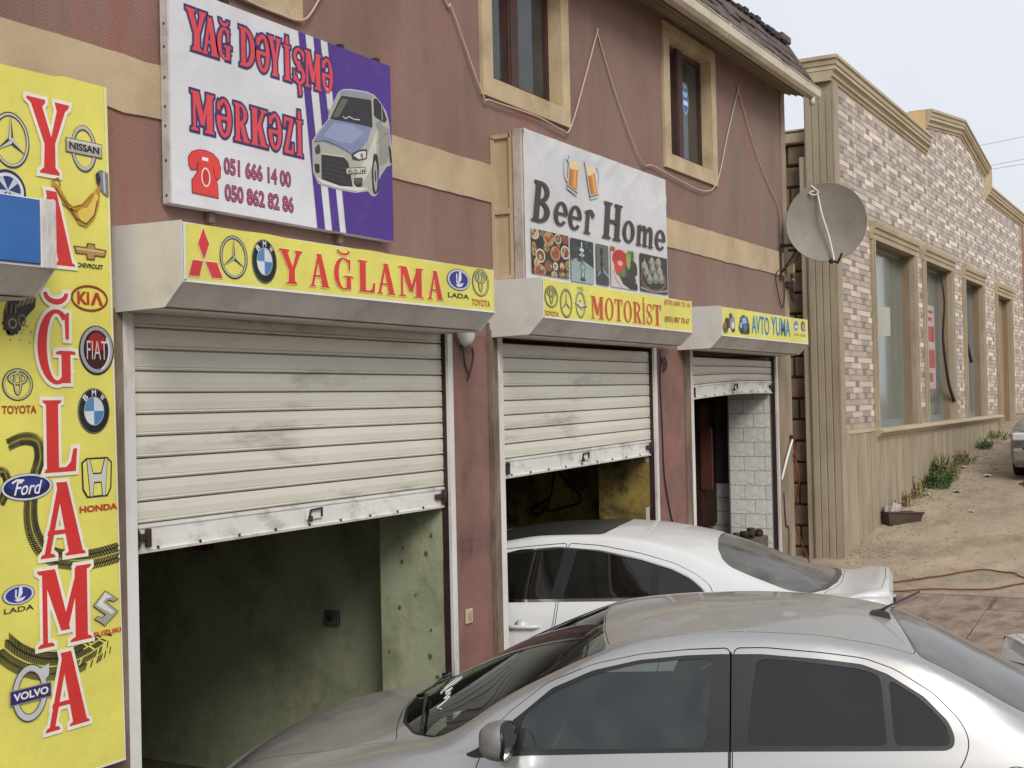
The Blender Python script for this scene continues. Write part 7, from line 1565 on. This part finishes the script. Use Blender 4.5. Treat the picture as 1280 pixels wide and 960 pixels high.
MB().bbox(4.955, 4.968, -.05, .05, .85, .93, .02).build('badge', M_chrome, wc)

# ---- white estate poking in at the right edge: a copy of the white car's parts
def copy_tree(o, parent=None):
    c = o.copy(); COL.objects.link(c); c.parent = parent
    for ch in list(o.children): copy_tree(ch, c)
    return c
w2 = copy_tree(wc); w2.name = 'white_saloon'; w2['label'] = 'white saloon of which only a sliver shows at the right edge behind the silver car'; w2['category'] = 'car'; w2['group'] = 'cars parked at the garages'
w2.location = (8.92, -8.47, 0); w2.rotation_euler = (0, 0, math.radians(110))

# ---- far off-roader, front end showing at the right edge
M_suv = mat('dark_pearl_paint', '8f8e8a', rough=.3, metal=.5, coat=.6, dust=('9a8c74', .5))
su = thing('off_roader', 'pale off-road car facing the camera uphill on the dirt track at the right edge', 'car', (24.2, -2.16, .80), 'cars parked at the garages', math.radians(-5))
L_of[su.name] = 4.7
SU = dict(L=4.7, paint=M_suv, gapmat=M_gap, trim=M_trim, pow=2.5, zlo=.30, step=.07, rf=.22,
    yS=[(0, .72), (.15, .86), (.4, .92), (1, .95), (4.2, .95), (4.7, .84)], zB=[(0, .92), (.3, 1.0), (1.2, 1.10), (4.0, 1.15), (4.7, 1.15)],
    zR=[(0, .94), (.3, 1.04), (1.0, 1.14), (1.2, 1.18), (1.9, 1.58), (2.4, 1.64), (4.2, 1.62), (4.6, 1.40), (4.7, 1.2)], yR=[(0, .62), (1.2, .84), (2.0, .62), (4.3, .62), (4.7, .78)],
    zC=[(0, .97), (.3, 1.09), (1.0, 1.18), (1.9, 1.64), (2.4, 1.71), (4.2, 1.68), (4.6, 1.5), (4.7, 1.25)])
SU['regions'] = [dict(name='HOLE', space='side', poly=arch(.9, .43, .38), mat=None, both=True), dict(name='HOLE', space='side', poly=arch(3.6, .43, .38), mat=None, both=True),
    dict(name='side_window', space='side', poly=[(1.6, 1.2), (2.0, 1.60), (4.1, 1.62), (4.3, 1.2)], mat=G_dark, inset=.005), dict(name='windscreen', space='top', poly=[(1.15, -.1), (1.15, .5), (1.25, .82), (1.85, .70), (1.85, -.1)], mat=G_dark, inset=.004, both=True),
    dict(name='headlight', space='side', poly=[(.04, .82), (.06, .94), (.36, 1.00), (.40, .90), (.2, .82)], mat=MATS['lamp_lens'], inset=.002)]
build_car(SU, su)
for x in (.9, 3.6):
    for y in (-.82, .82): wheel(su, x, y, .38, .24)
b = MB(); b.bbox(-.075, -.02, -.50, .50, .70, .93, .02, M_trim); b.build('grille', None, su)
for k in range(4): MB().bbox(-.085, -.07, -.48, .48, .72 + k * .055, .738 + k * .055, .004).build('grille_bar', M_chrome, su)
for s_ in (-1, 1):
    MB().bbox(-.06, .02, s_ * .66 - .14, s_ * .66 + .14, .78, .93, .03).build('headlight', MATS['lamp_lens'], su)
MB().bbox(-.13, .0, -.80, .80, .40, .66, .05).build('bumper', M_suv, su)
MB().bbox(-.135, -.05, -.60, .60, .26, .42, .03).build('bumper_insert', M_trim, su)
MB().bbox(-.145, -.132, -.60, .60, .64, .68, .005).build('bumper_gap', M_trim, su)
MB().bbox(-.15, -.13, -.26, .26, .46, .57, .004).build('number_plate', M_white_pl, su)
su.rotation_euler[1] = -.05

# ------------------------------------------------------------------ unseen buildings added across the street to darken reflections in cars and glass
for k, (x0, x1, h, c1, c2, lab) in enumerate(((-14, -3, 4.6, 'b3a894', '9c917e', 'unseen sand-coloured building added across the street for reflections in the cars'), (-1, 7, 3.2, '8f8a84', '7b766f', 'unseen low grey building added across the street for reflections in the cars'), (9, 24, 5.4, 'a58f7c', '8f7b69', 'unseen brown building added across the street for reflections in the cars'))):
    t = thing('reflection_building', lab, 'building', ((x0 + x1) / 2, -21, 0)); mt = mat('street_render_%s' % 'abc'[k], c1, c2, 1., .9, .2, 20)
    MB().box(x0, x1, -27, -21, -.2, h).build('wall', mt, t); MB().box(x0 - .2, x1 + .2, -27.2, -20.8, h, h + .25).build('roof', M_shingle, t)
    n = int((x1 - x0) / 2.6)
    for q in range(n):
        xa = x0 + .9 + q * 2.6; MB().bbox(xa, xa + 1.3, -21.0, -20.94, 1.0, 2.5, .02).build('window', M_dark, t)
